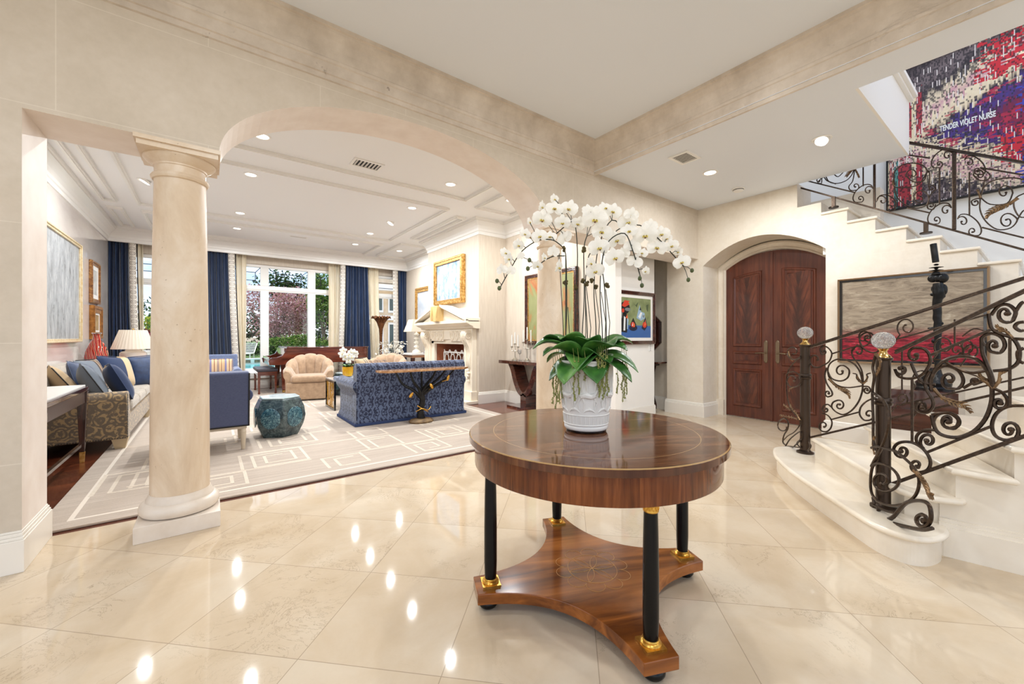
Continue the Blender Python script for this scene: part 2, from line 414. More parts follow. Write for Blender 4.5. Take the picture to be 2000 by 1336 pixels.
def mk_damask():
    # mirrored ogee damask: stems, pomegranates and leaves in cut velvet on a slate ground
    m, t = newmat('blue_damask_velvet'); tc = t.n('ShaderNodeTexCoord').outputs['Object']; x, y, z = t.xyz(tc)
    u = t.math('ADD', x, t.math('MULTIPLY', y, 0.9)); P, Q = 0.20, 0.31
    col = t.math('FLOOR', t.math('DIVIDE', u, P)); half = t.math('MULTIPLY', t.math('MODULO', t.math('ABSOLUTE', col), 2.0), 0.5)
    a = t.math('ABSOLUTE', t.math('SUBTRACT', t.math('FRACT', t.math('DIVIDE', u, P)), 0.5))          # 0..0.5 mirrored
    b = t.math('SUBTRACT', t.math('FRACT', t.math('ADD', t.math('DIVIDE', z, Q), half)), 0.5)           # -0.5..0.5
    nz = t.noise(t.n('ShaderNodeCombineXYZ', {0: t.math('MULTIPLY', a, 3.0), 1: t.math('MULTIPLY', b, 5.0), 2: 0.0}).outputs[0], 2.2, 3, 0.6, 0.8)
    wob = t.math('MULTIPLY', t.math('SUBTRACT', nz, 0.5), 0.16)
    # ogee stem
    og = t.math('ABSOLUTE', t.math('SUBTRACT', a, t.math('ADD', 0.25, t.math('MULTIPLY', t.math('COSINE', t.math('MULTIPLY', b, 2*PI)), 0.17))))
    stem = t.math('LESS_THAN', t.math('ADD', og, t.math('MULTIPLY', wob, 0.35)), 0.028)
    # palmette: radial petals round the cell centre
    bb = t.math('MULTIPLY', b, Q/P)
    r = t.math('SQRT', t.math('ADD', t.math('MULTIPLY', a, a), t.math('MULTIPLY', bb, bb))); th = t.math('ARCTAN2', a, bb)
    pet = t.math('ADD', 0.34, t.math('MULTIPLY', t.math('COSINE', t.math('MULTIPLY', th, 7.0)), 0.10))
    flower = t.math('MULTIPLY', t.math('LESS_THAN', t.math('ADD', r, wob), pet), t.math('GREATER_THAN', t.math('ABSOLUTE', t.math('SUBTRACT', r, 0.15)), 0.025))
    # leaves filling the corners
    a2 = t.math('SUBTRACT', a, 0.5); b2 = t.math('SUBTRACT', t.math('ABSOLUTE', bb), 0.72)
    r2 = t.math('SQRT', t.math('ADD', t.math('MULTIPLY', a2, a2), t.math('MULTIPLY', b2, b2))); th2 = t.math('ARCTAN2', a2, b2)
    pet2 = t.math('ADD', 0.30, t.math('MULTIPLY', t.math('COSINE', t.math('MULTIPLY', th2, 9.0)), 0.09))
    leafs = t.math('MULTIPLY', t.math('LESS_THAN', t.math('ADD', r2, wob), pet2), t.math('GREATER_THAN', r2, 0.06))
    vein = t.math('MULTIPLY', t.math('GREATER_THAN', nz, 0.36), t.math('GREATER_THAN', t.noise(tc, 55, 2), 0.40))
    f = t.math('MULTIPLY', t.math('MAXIMUM', stem, t.math('MAXIMUM', flower, leafs)), vein)
    lt = t.mix(t.noise(tc, 3.0, 3), lin((72,84,112)), lin((92,104,132)))
    base = t.mix(f, lt, lin((22,30,58)))
    t.bsdf(base, 0.75, 0, sheen=0.25, bump=f, bstr=0.15, bdist=0.004); return m
M_damask = mk_damask()
M_bluefab = noisy('slate_blue_fabric', [(0.3,(62,70,100)),(0.7,(84,92,122))], 60, 4, 0.85, stretch=(1,1,8), sheen=0.35)
M_bluefab2 = noisy('soft_blue_fabric', [(0.3,(96,108,142)),(0.7,(124,136,166))], 50, 4, 0.85, sheen=0.35)
M_tan = noisy('tan_velvet', [(0.3,(152,124,98)),(0.7,(180,151,122))], 14, 4, 0.85, sheen=0.5)
M_navy = noisy('navy_silk', [(0.3,(20,38,68)),(0.7,(38,58,92))], 18, 4, 0.36, stretch=(1,1,0.2), sheen=0.2)
M_navyp = noisy('navy_pillow_silk', [(0.3,(20,38,70)),(0.7,(40,62,100))], 14, 4, 0.5, sheen=0.3)
M_greyp = noisy('grey_blue_linen', [(0.3,(92,100,110)),(0.7,(116,124,132))], 60, 3, 0.85)
M_sheer = None
def mk_sheer():
    m, t = newmat('ivory_sheer'); 
    d = t.n('ShaderNodeBsdfDiffuse', {0: lin((240,228,204))}); tr = t.n('ShaderNodeBsdfTranslucent', {0: lin((246,234,210))})
    mx = t.n('ShaderNodeMixShader', {0: 0.22, 1: d.outputs[0], 2: tr.outputs[0]})
    tp = t.n('ShaderNodeBsdfTransparent'); m2 = t.n('ShaderNodeMixShader', {0: 0.05, 1: mx.outputs[0], 2: tp.outputs[0]})
    t.n('ShaderNodeOutputMaterial', {0: m2.outputs[0]}); return m
M_sheer = mk_sheer()
def mk_trimband():
    m, t = newmat('ring_embroidered_trim'); tc = t.n('ShaderNodeTexCoord').outputs['UV']; x, y, z = t.xyz(tc)
    fy = t.math('SUBTRACT', t.math('FRACT', t.math('MULTIPLY', y, 33.0)), 0.5); fx = t.math('SUBTRACT', x, 0.5)
    r = t.math('SQRT', t.math('ADD', t.math('MULTIPLY', fx, fx), t.math('MULTIPLY', fy, fy)))
    ring = t.math('LESS_THAN', t.math('ABSOLUTE', t.math('SUBTRACT', r, 0.36)), 0.06)
    dot = t.math('LESS_THAN', t.math('ABSOLUTE', t.math('SUBTRACT', r, 0.16)), 0.05)
    base = t.mix(t.math('MULTIPLY', t.math('MAXIMUM', ring, dot), 0.8), lin((232,226,216)), lin((140,128,118)))
    t.bsdf(base, 0.8); return m
M_trimband = mk_trimband()
def stripes(name, cols, axis=0, per=0.3, rough=0.85):
    m, t = newmat(name); tc = t.n('ShaderNodeTexCoord').outputs['Object']; q = t.xyz(tc)[axis]
    fr = t.math('FRACT', t.math('ADD', t.math('DIVIDE', q, per), 0.5))
    t.bsdf(t.ramp(fr, cols, 'CONSTANT'), rough, 0, sheen=0.2); return m
M_p_navy_tan = stripes('navy_tan_panelled_silk', [(0.0,(28,46,80)),(0.58,(196,172,136)),(0.80,(28,46,80)),(1.0,(28,46,80))], 0, 0.62)
M_p_grey = stripes('grey_brown_striped_linen', [(0.0,(104,112,122)),(0.58,(58,42,36)),(0.64,(150,124,96)),(0.70,(58,42,36)),(0.76,(150,124,96)),(0.82,(104,112,122))], 0, 0.56)
M_p_tan = stripes('tan_striped_silk', [(0.0,(186,160,124)),(0.42,(64,42,36)),(0.47,(196,172,140)),(0.55,(64,42,36)),(0.6,(186,160,124)),(0.8,(70,48,40)),(0.84,(186,160,124))], 0, 0.5)
M_p_stripe = stripes('multi_striped_lumbar', [(0.0,(196,160,120)),(0.12,(120,116,150)),(0.25,(206,176,140)),(0.4,(132,84,60)),(0.46,(206,176,140)),(0.6,(150,128,120)),(0.75,(206,170,128)),(0.88,(140,96,70)),(0.93,(206,176,140))], 0, 0.22)
def mk_rug():
    m, t = newmat('greek_key_rug'); tc = t.n('ShaderNodeTexCoord').outputs['Object']; x, y, z = t.xyz(tc)
    n = t.noise(t.coord((0.6,9,1)), 3.0, 5, 0.6); nf = t.noise(tc, 90, 2)
    base = t.ramp(t.math('ADD', t.math('MULTIPLY', n, 0.8), t.math('MULTIPLY', nf, 0.2)), [(0.3,(164,147,130)),(0.5,(180,164,148)),(0.7,(192,177,162))])
    ex = t.math('MINIMUM', t.math('SUBTRACT', x, -0.86), t.math('SUBTRACT', 3.63, x)); ey = t.math('MINIMUM', t.math('SUBTRACT', y, 3.66), t.math('SUBTRACT', 10.9, y))
    e = t.math('MINIMUM', ex, ey)
    bord = t.math('LESS_THAN', t.math('ABSOLUTE', t.math('SUBTRACT', e, 0.145)), 0.014)
    f = bord
    base = t.mix(t.math('MULTIPLY', f, 0.85), base, lin((232,220,204)))
    t.bsdf(base, 0.9, 0, sheen=0.3, bump=t.math('ADD', f, nf), bstr=0.25, bdist=0.006); return m
M_rug = mk_rug()
def mk_celadon():
    m, t = newmat('teal_celadon_glaze'); v = t.coord()
    n = t.noise(v, 26, 5, 0.6, 1.0); n2 = t.noise(v, 5, 4)
    base = t.ramp(n, [(0.35,(36,50,56)),(0.5,(62,80,84)),(0.7,(108,124,122))])
    base = t.mix(t.math('MULTIPLY', n2, 0.4), base, lin((46,64,72)))
    t.bsdf(base, 0.22, 0, coat=0.6, bump=n, bstr=0.35, bdist=0.01); return m
M_celadon = mk_celadon()
M_medal = noisy('teal_medallion_relief', [(0.38,(26,58,74)),(0.5,(50,96,112)),(0.66,(120,158,160))], 34, 5, 0.22, dist=1.6, bstr=0.5, coat=0.6)
M_shade = None
def mk_shade():
    m, t = newmat('pleated_cream_shade'); 
    d = t.n('ShaderNodeBsdfDiffuse', {0: lin((236,226,210))}); tr = t.n('ShaderNodeBsdfTranslucent', {0: lin((240,226,206))})
    mx = t.n('ShaderNodeMixShader', {0: 0.3, 1: d.outputs[0], 2: tr.outputs[0]}); t.n('ShaderNodeOutputMaterial', {0: mx.outputs[0]}); return m
M_shade = mk_shade()
def mk_redglass():
    m, t = newmat('red_swirl_glass'); v = t.coord((1,1,0.35), (0,0.5,0))
    n = t.n('ShaderNodeTexWave', {'Vector': v, 'Scale': 9.0, 'Distortion': 5.0, 'Detail': 2.0}).outputs[1]
    base = t.ramp(n, [(0.0,(60,14,12)),(0.3,(196,20,12)),(0.55,(222,60,34)),(0.78,(214,150,120)),(0.9,(70,30,26))])
    t.bsdf(base, 0.07, 0, coat=1.0); return m
M_redglass = mk_redglass()
M_cream = plain('cream_marble', (240,228,208), 0.4)
M_leafdk = noisy('orchid_leaf', [(0.3,(30,70,26)),(0.52,(58,110,42)),(0.7,(104,150,70))], 9, 3, 0.34, coat=0.15, stretch=(1,1,1))
M_stem = plain('dark_orchid_stem', (38,42,30), 0.5)
M_moss = noisy('moss_tie', [(0.3,(62,50,30)),(0.7,(104,92,56))], 60, 4, 0.95, bstr=0.6)
M_bud = noisy('orchid_bud', [(0.3,(58,70,38)),(0.7,(96,104,62))], 20, 3, 0.5)
M_strand = noisy('string_of_pearls', [(0.3,(120,126,62)),(0.7,(160,160,92))], 40, 3, 0.5)
M_petal = None
def mk_petal():
    m, t = newmat('white_orchid_petal')
    v = t.coord(); n = t.noise(v, 30, 3)
    col = t.ramp(n, [(0.3,(244,240,232)),(0.7,(254,252,248))])
    p = t.n('ShaderNodeBsdfPrincipled', {'Base Color': col, 'Roughness': 0.55, 'Sheen Weight': 0.2})
    tr = t.n('ShaderNodeBsdfTranslucent', {0: lin((250,246,232))})
    mx = t.n('ShaderNodeMixShader', {0: 0.3, 1: p.outputs[0], 2: tr.outputs[0]}); t.n('ShaderNodeOutputMaterial', {0: mx.outputs[0]}); return m
M_petal = mk_petal()
M_lip = plain('yellow_orchid_lip', (226,206,110), 0.5)
M_lipdk = plain('maroon_orchid_throat', (104,60,40), 0.5)
M_black = plain('black_lacquer', (18,16,16), 0.12, coat=0.8)
M_bronze = noisy('black_bronze_sculpture', [(0.3,(16,16,17)),(0.7,(48,47,46))], 14, 5, 0.28, 0.6, bstr=0.4, bscale=24)
M_pane = plain('mirror_glass', (200,200,204), 0.03, 1.0)
# ---------------------------------------------------------------- floors, walls, ceilings
YW, YB = 3.18, 3.585          # foyer / living-room faces of the arcade wall
XD = 5.93                     # face of the wall with the double door
ZS, ZT, ZL = 3.125, 3.445, 3.33
b = MB(); b.box(-4, 7.3, -5, 3.612, -0.12, 0); b.box(4.6, 6.3, 3.612, 7.2, -0.12, 0)
struct(b.build('floor', M_floor))
b = MB(); b.box(-1.7, 4.6, 3.612, 11.35, -0.12, -0.001)
struct(b.build('floor_living', M_planks))
# rug (border lines and key pattern woven in)
b = MB(); b.box(-0.86, 3.63, 3.66, 10.9, 0.0, 0.016)
rug = tag(b.build('area_rug', M_rug, bevel=0.006), 'large beige wool rug woven with cream greek key squares on the living room floor', 'rug')

M_rugl = noisy('cream_rug_line', [(0.3,(206,192,174)),(0.7,(220,208,192))], 60, 3, 0.9)
def key(b, x0, x1, y0, y1, w=0.026, p=0.098, turns=5):
    pts = [(x0, y0), (x0, y1), (x1, y1), (x1, y0)]
    l, r_, d, u = x0, x1, y0, y1; q = [(l+0.0, d)]
    seq = []
    cur = (l, d)
    for k in range(turns*2):
        if k % 4 == 0: n = (l, u); u2 = u; l += p
        elif k % 4 == 1: n = (r_, u); u -= p*0.86
        elif k % 4 == 2: n = (r_, d); r_ -= p
        else: n = (l, d); d += p*0.86
        if abs(n[0]-cur[0]) + abs(n[1]-cur[1]) < 0.05 or r_ < l or u < d: break
        xa_, xb_ = sorted((cur[0], n[0])); ya_, yb_ = sorted((cur[1], n[1]))
        b.box(xa_-w/2, xb_+w/2, ya_-w/2, yb_+w/2, 0.0145, 0.0166+0.00012*k)
        cur = n
b = MB()
CELL = [(.245,.785,4.33,4.85), (-.15,.254,3.90,4.27), (.88,1.24,3.92,4.25), (1.37,1.75,4.34,4.80), (1.39,1.77,4.90,5.30), (.45,1.0,5.05,5.5)]
for dx in (-1.86, 0, 1.86):
    for dy in (0, 1.6, 3.2, 4.8):
        for c_ in CELL:
            x0, x1, y0, y1 = c_[0]+dx, c_[1]+dx, c_[2]+dy, c_[3]+dy
            if x0 < -0.72 or x1 > 3.45 or y1 > 10.6: continue
            key(b, x0, x1, y0, y1)
key(b, -.70, -.30, 4.29, 4.86)
for x0, x1, y in ((-.1, .8, 4.30), (1.25, 2.1, 4.30), (.3, 1.4, 4.88), (2.1, 3.3, 4.32)): b.box(x0, x1, y-.011, y+.011, 0.0145, 0.0164)
b.build('greek_key_pattern', M_rugl, rug)
# arcade wall: flat lintel bay, elliptical arch, flat lintel bay
AX, AA, AB, ZC = 1.465, 1.41, 0.615, 2.385
poly = [(-4, 0), (-0.768, 0), (-0.768, ZC), (AX-AA, ZC)]
for i in range(1, 48):
    a = PI - PI*i/48
    poly.append((AX+AA*math.cos(a), ZC-0.01+AB*math.sin(a)))
poly += [(AX+AA, ZC), (5.95, ZC), (5.95, 3.5), (-4, 3.5)]
b = MB(); b.prism(poly, YW, YB, 'y')
b.m = [0, 0] + [1]*(len(b.f)-2)
for i, p in enumerate(poly):
    pass
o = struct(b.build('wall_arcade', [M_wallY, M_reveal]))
# pier baseboard (left of the first bay)
b = MB()
for t, z0, z1 in ((0.032, 0, 0.165), (0.024, 0.165, 0.18), (0.016, 0.18, 0.197), (0.007, 0.197, 0.208)):
    b.box(-4, -0.768+t*0.5, YW-t, YB+t, z0, z1)
struct(b.build('baseboard_arcade', M_basest, bevel=0.003))
# crown frieze round the foyer tray ceiling
prof = [(0.0, 3.085), (0.012, 3.09), (0.012, 3.125), (0.022, 3.13), (0.022, 3.205), (0.03, 3.212), (0.034, 3.23), (0.03, 3.24), (0.04, 3.30), (0.06, 3.36), (0.085, 3.40), (0.09, 3.415), (0.105, 3.42), (0.108, 3.445)]
b = MB(); b.sweep(lambda o: [(-4, YW-o), (3.60-o, YW-o), (3.60-o, -5)], prof)
struct(b.build('trim_1', M_frieze))
b = MB(); b.box(3.59, 3.66, -5, YW, ZS-0.002, 3.5)
struct(b.build('wall_beam', M_frieze))
b = MB(); b.box(-4, 3.6, -3.6, YW+0.1, ZT, ZT+0.1)
struct(b.build('ceiling', M_ceil))
b = MB(); b.box(3.58, 4.008, -5, YW+0.02, ZS, 3.68); b.box(4.008, 5.915, 0.895, YW+0.02, ZS, 3.68)
struct(b.build('ceiling_soffit', M_ceil))
# upper floor edge over the stair opening with its cap moulding
b = MB(); b.box(4.0085, 5.915, 0.875, 0.895, ZS+0.001, 3.68); b.box(3.9, 5.915, 0.84, 1.0, 3.68, 3.71); b.box(3.9, 5.92, 0.81, 1.0, 3.71, 3.75)
struct(b.build('wall_landing', M_plaster))

# wall with the double door; its top follows the upper stair
DY0, DY1, DSP, DAP = 1.60, 3.105, 2.30, 2.575
def stairY(k): return 0.652 + 0.2485*k
def stairZ(k): return 2.235 + 0.158*k
poly = [(3.70, 0), (DY1, 0), (DY1, 2.27)]
cx, hw = (DY0+DY1)/2, (DY1-DY0)/2
for i in range(1, 24):
    u = -1 + 2*i/24
    poly.append((cx - hw*u, 2.27 + 0.305*(1-u*u)))
poly += [(DY0, 2.27), (DY0, 0), (-3, 0), (-3, 0.3)]
for k in range(-9, 5):
    poly += [(stairY(k), stairZ(k-1)-0.03 if k > -9 else 0.3), (stairY(k), stairZ(k)-0.03)]
poly += [(stairY(5), stairZ(4)-0.03), (stairY(5), ZS+0.02), (3.70, ZS+0.02)]
b = MB(); b.prism(poly, XD, 6.42, 'x')
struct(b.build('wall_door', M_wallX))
b = MB(); b.box(6.42, 6.6, 1.2, 3.7, 0, 3.0); struct(b.build('wall_porch', M_wallX))
# arched stone casing round the door
def arch_pts(y0, y1, zs, rise, n=24):
    c, w = (y0+y1)/2, (y1-y0)/2
    return [(y1, 0)] + [(c - w*(-1+2*i/n), zs + rise*(1-(-1+2*i/n)**2)) for i in range(n+1)] + [(y0, 0)]
b = MB()
steps = [(0.0, 6.36), (0.03, 6.345), (0.05, 6.37), (0.085, 6.375), (0.10, 6.355), (0.125, 6.40)]
rows = []
for s_, x in steps:
    rows.append([(x, p[0], p[1]) for p in arch_pts(DY0+s_, DY1-s_, 2.27-s_*0.3, 0.285-s_*0.55)])
vs = [p for r in rows for p in r]; n = len(rows[0]); fs = []
for j in range(len(rows)-1):
    for i in range(n-1): fs.append((j*n+i, j*n+i+1, (j+1)*n+i+1, (j+1)*n+i))
b.add(vs, fs); 
for y in (DY0+0.0, DY1-0.11): b.box(6.33, 6.42, y, y+0.11, 0, 0.24)
struct(b.build('trim_2', M_wallX))
# the double door
M_pewter = plain('aged_pewter', (128,112,92), 0.3, 0.9)
DM, DH = 2.352, 0.645
def make_door():
    root = bpy.data.objects.new('door_1', None); COL.objects.link(root); root['kind'] = 'structure'
    root.location = (6.40, DM, 0); THM[root] = Matrix.Translation((6.40, DM, 0))
    zt = lambda y: 2.235 + 0.20*(1-((y)/0.66)**2)
    for sgn in (1, -1):
        lf = MB(); ys = [sgn*(0.004 + (DH-0.004)*i/10) for i in range(11)]
        lf.prism([(ys[0], 0.012)] + [(y, zt(y)) for y in ys] + [(ys[-1], 0.012)], -0.005, 0.045, 'x')
        leaf = lf.build('door_leaf', M_mahog, root)
        pn = MB()
        y0, y1 = 0.125, 0.53
        for z0, z1, arch in ((0.17, 0.73, 0), (0.80, 0.995, 0), (1.06, 2.07, 1)):
            for ins, dx, rim in ((0, 0.010, 1), (0.03, 0.022, 1), (0.045, 0.006, 1)):
                pass
            m = MB()
            top = (lambda y: z1 + 0.105*(1-(abs(y)/0.66)**2)) if arch else (lambda y: z1)
            def ring(i0, i1, x0, x1):
                N = 8
                def loop(i): return [(y0+i, z0+i)] + [(y1-i, z0+i)] + [(y1-i-(y1-y0-2*i)*k/N, top(y1-i-(y1-y0-2*i)*k/N)-i) for k in range(N+1)]
                A, B = loop(i0), loop(i1); n = len(A)
                m.add([(x0, sgn*p[0], p[1]) for p in A] + [(x1, sgn*p[0], p[1]) for p in B], [(q, (q+1) % n, n+(q+1) % n, n+q) for q in range(n)])
                return B
            ring(0, 0.012, -0.006, -0.022); ring(0.012, 0.026, -0.022, -0.022); ring(0.026, 0.04, -0.022, -0.010); ring(0.04, 0.062, -0.010, -0.010)
            B = ring(0.062, 0.075, -0.010, -0.016)
            m.build('panel_moulding', M_mahog, leaf)
            c = MB(); N = 8; i = 0.06
            lp = [(y0+i, z0+i), (y1-i, z0+i)] + [(y1-i-(y1-y0-2*i)*k/N, top(y1-i-(y1-y0-2*i)*k/N)-i) for k in range(N+1)]
            zm = 0; yc = (y0+y1)/2
            c.prism([(p[0]-yc, p[1]) for p in lp], -0.004, 0.006, 'x')
            # built with local x across the panel so that the flame figure sits on its middle
            cc = MB(); cc.v = [Vector((v.y, -v.x, v.z)) for v in c.v]; cc.f = c.f; cc.m = c.m; cc.sm = c.sm
            po = cc.build('door_panel', M_flame, leaf); po.location = (-0.014, sgn*yc, 0); po.rotation_euler = (0, 0, PI/2)
        h = MB(); hy = sgn*0.075
        h.box(-0.014, -0.004, hy-0.024, hy+0.024, 0.86, 1.13)
        h.ball((-0.008, hy, 1.13), (0.007, 0.022, 0.03)); h.ball((-0.008, hy, 0.86), (0.007, 0.022, 0.03))
        h.tube([(-0.01, hy, 0.975), (-0.055, hy, 0.975)], 0.011, 8)
        h.tube([(-0.055, hy, 0.975), (-0.058, hy+sgn*0.05, 0.978), (-0.055, hy+sgn*0.12, 0.97)], 0.010, 8)
        h.build('door_handle', M_pewter, leaf)
    a = MB(); a.box(-0.02, 0.0, -0.018, 0.018, 0.012, 2.42); a.build('astragal', M_mahog, root)
make_door()
# baseboards: door wall, jamb, pier
def baseboard(b, path):
    prof = [(0.032, 0), (0.032, 0.165), (0.024, 0.168), (0.024, 0.18), (0.016, 0.184), (0.016, 0.197), (0.006, 0.208), (0.0, 0.209)]
    b.sweep(path, prof)
b = MB()
baseboard(b, lambda o: [(XD-o, 3.72), (XD-o, DY1-o), (6.33, DY1-o)])
baseboard(b, lambda o: [(6.33, DY0+o), (XD-o, DY0+o), (XD-o, -3)])
struct(b.build('baseboard_door', M_basest))
# back of the right-hand bay: wall with the still life, and the little hall beyond
b = MB(); b.box(4.6, 5.60, 3.715, 3.85, 0, 3.4); b.box(4.49, 4.62, YB, 3.85, 0, 3.4)
struct(b.build('wall_alcove', M_plaster))
b = MB(); b.box(4.62, 5.615, 3.697, 3.715, 0, 0.13); b.box(4.62, 5.61, 3.703, 3.715, 0.13, 0.145)
struct(b.build('baseboard_alcove', M_base, bevel=0.003))
b = MB(); b.box(6.07, 6.2, 3.68, 7.2, 0, 3.2); b.box(4.5, 6.2, 7.1, 7.3, 0, 3.2)
struct(b.build('wall_hall', M_wallX))
b = MB(); baseboard(b, lambda o: [(6.07-o, 7.1), (6.07-o, 3.7)])
struct(b.build('baseboard_hall', M_basest))
b = MB(); b.box(4.6, 6.3, YB, 7.3, 2.75, 2.85); struct(b.build('ceiling_hall', M_ceil))
# stair hall shell
b = MB(); b.box(7.2, 7.35, -5, 3.3, 0, 6.3)
struct(b.build('wall_stair', M_plaster))
b = MB(); b.box(3.9, 7.2, 3.2, 3.3, 3.75, 6.3); struct(b.build('wall_gallery', M_plaster))
b = MB(); b.box(3.5, 7.35, 0.9, 3.3, 6.2, 6.3); b.box(3.5, 4.2, -5, 0.9, 6.2, 6.3)
struct(b.build('ceiling_stair', M_ceilw))

# living room
b = MB(); b.box(-1.7, -1.55, YB, 11.3, 0, 3.4); struct(b.build('wall_left', M_walllac))
b = MB(); b.box(4.49, 4.62, 3.85, 6.2, 0, 3.4); b.box(4.5, 4.62, 8.2, 11.3, 0, 3.4); struct(b.build('wall_right', M_walllr))
BRX, BY0, BY1 = 3.9, 6.17, 8.27
b = MB(); b.box(BRX, 4.62, BY0, 6.55, 0, 3.4); b.box(BRX, 4.62, 7.87, BY1, 0, 3.4); b.box(BRX, 4.62, 6.55, 7.87, 1.12, 3.4); b.box(4.45, 4.62, 6.55, 7.87, 0, 1.12)
struct(b.build('wall_chimney', M_walllr))
b = MB(); b.box(-1.7, 4.62, YB-0.05, 11.35, ZL, ZL+0.1); struct(b.build('ceiling_living', M_ceilw))
# crown along left wall, window pelmet, alcove, chimney breast, right wall
crown = [(0.0, 3.06), (0.015, 3.065), (0.015, 3.12), (0.03, 3.13), (0.035, 3.17), (0.06, 3.21), (0.10, 3.25), (0.13, 3.275), (0.13, 3.29), (0.15, 3.295), (0.155, ZL)]
PEL = 10.86
def cpath(o):
    return [(-1.55+o, YB), (-1.55+o, PEL-o), (4.5-o, PEL-o), (4.5-o, BY1+o), (BRX-o, BY1+o), (BRX-o, BY0-o), (4.49-o, BY0-o), (4.49-o, YB)]
b = MB(); b.sweep(cpath, crown); struct(b.build('trim_3', M_trimw))
b = MB(); b.box(-1.55, 4.5, PEL, PEL+0.03, 3.06, ZL); struct(b.build('trim_4', M_trimw))
b = MB()
baseboard(b, lambda o: [(BRX-o, BY0-o+0.0), (4.49-o, BY0-o), (4.49-o, 3.86)])
baseboard(b, lambda o: [(-1.55+o, YB), (-1.55+o, 11.2-o), (4.5-o, 11.2-o), (4.5-o, BY1+o), (BRX-o, BY1+o)])
struct(b.build('baseboard_living', M_base))
# ceiling panels outlined by mouldings
def panel(x0, x1, y0, y1, n, w=0.05, d=0.032):
    b = MB()
    for (a0, a1, c0, c1) in ((x0, x1, y0, y0+w), (x0, x1, y1-w, y1), (x0, x0+w, y0+w, y1-w), (x1-w, x1, y0+w, y1-w)):
        b.box(a0, a1, c0, c1, ZL-d, ZL)
        b.box(a0+(0.015 if a1-a0 > w*1.5 or True else 0), a1-0.015, c0+0.015, c1-0.015, ZL-d-0.012, ZL-d)
    struct(b.build('trim_%d' % n, M_trimw))
panel(-0.9, 3.18, 3.78, 5.40, 5); panel(-0.9, 3.18, 5.92, 8.66, 6); panel(-0.9, 3.18, 9.08, 10.5, 7)
panel(-1.32, -1.12, 3.9, 5.5, 8); panel(-1.32, -1.12, 5.9, 8.7, 9); panel(-1.32, -1.12, 9.1, 10.5, 10)
panel(3.46, 4.2, 4.0, 5.6, 11); panel(3.45, 3.65, 6.2, 8.2, 12); panel(3.46, 4.2, 8.75, 10.4, 13)

# window wall
YG = 11.2
WIN = [(-1.32, 0.02), (0.36, 2.98), (3.48, 4.40)]
SILL, HEAD, TR0, TR1 = 0.27, 2.93, 2.30, 2.43
b = MB()
edges = [-1.7] + [v for w in WIN for v in w] + [4.62]
for i in range(0, len(edges), 2): b.box(edges[i], edges[i+1], YG, YG+0.25, 0, 3.4)
for x0, x1 in WIN: b.box(x0, x1, YG, YG+0.25, 0, SILL); b.box(x0, x1, YG, YG+0.25, HEAD, 3.4)
struct(b.build('wall_windows', M_walllr))
def window(n, x0, x1, muls, came):
    root = bpy.data.objects.new('window_%d' % n, None); COL.objects.link(root); root['kind'] = 'structure'
    root.location = (x0, YG+0.1, SILL); THM[root] = Matrix.Translation((x0, YG+0.1, SILL))
    W, Hh = x1-x0, HEAD-SILL
    f = MB(); e = 0.075
    f.box(0, W, -0.05, 0.05, 0, 0.09); f.box(0, W, -0.05, 0.05, Hh-0.07, Hh); f.box(0, e, -0.05, 0.05, 0.09, Hh-0.07); f.box(W-e, W, -0.05, 0.05, 0.09, Hh-0.07)
    t0, t1 = TR0-SILL, TR1-SILL
    f.box(e, W-e, -0.05, 0.05, t0, t1); f.box(e, W-e, -0.065, -0.05, t0+0.03, t1-0.03)
    xs = [e] + [v for m in muls for v in (m-0.085-x0, m+0.085-x0)] + [W-e]
    for m in muls: f.box(m-0.085-x0, m+0.085-x0, -0.06, 0.06, 0.09, t0); f.box(m-0.085-x0, m+0.085-x0, -0.06, 0.06, t1, Hh-0.07)
    fr = f.build('window_frame', M_trimw, root, bevel=0.004)
    s = MB(); s.box(-0.03, W+0.03, -0.16, -0.05, -0.03, 0.0); s.build('window_sill', M_trimw, root, bevel=0.005)
    for i in range(0, len(xs), 2):
        for z0, z1 in ((0.09, t0), (t1, Hh-0.07)):
            g = MB(); g.box(xs[i], xs[i+1], -0.004, 0.004, z0, z1); g.build('pane', M_glass, fr)
        c = MB(); a0, a1, z0, z1 = xs[i], xs[i+1], t1, Hh-0.07
        if came:
            dx, dz = (a1-a0)*0.18, (z1-z0)*0.28
            q = [(a0+dx, z0+dz), (a1-dx, z0+dz), (a1-dx, z1-dz), (a0+dx, z1-dz)]
            k = [(a0, z0), (a1, z0), (a1, z1), (a0, z1)]
            for j in range(4):
                c.bar((q[j][0], -0.012, q[j][1]), (q[(j+1) % 4][0], -0.012, q[(j+1) % 4][1]), 0.014, 0.014, up=(0,1,0)); c.bar((q[j][0], -0.012, q[j][1]), (k[j][0], -0.012, k[j][1]), 0.014, 0.014, up=(0,1,0))
        else:
            for zz in (z0+(z1-z0)*0.36, z0+(z1-z0)*0.70): c.bar((a0, -0.012, zz), (a1, -0.012, zz), 0.014, 0.014)
        c.build('leaded_came', M_dark, fr)
window(1, *WIN[0], [], False); window(2, *WIN[1], [1.075, 2.10], True); window(3, *WIN[2], [], False)

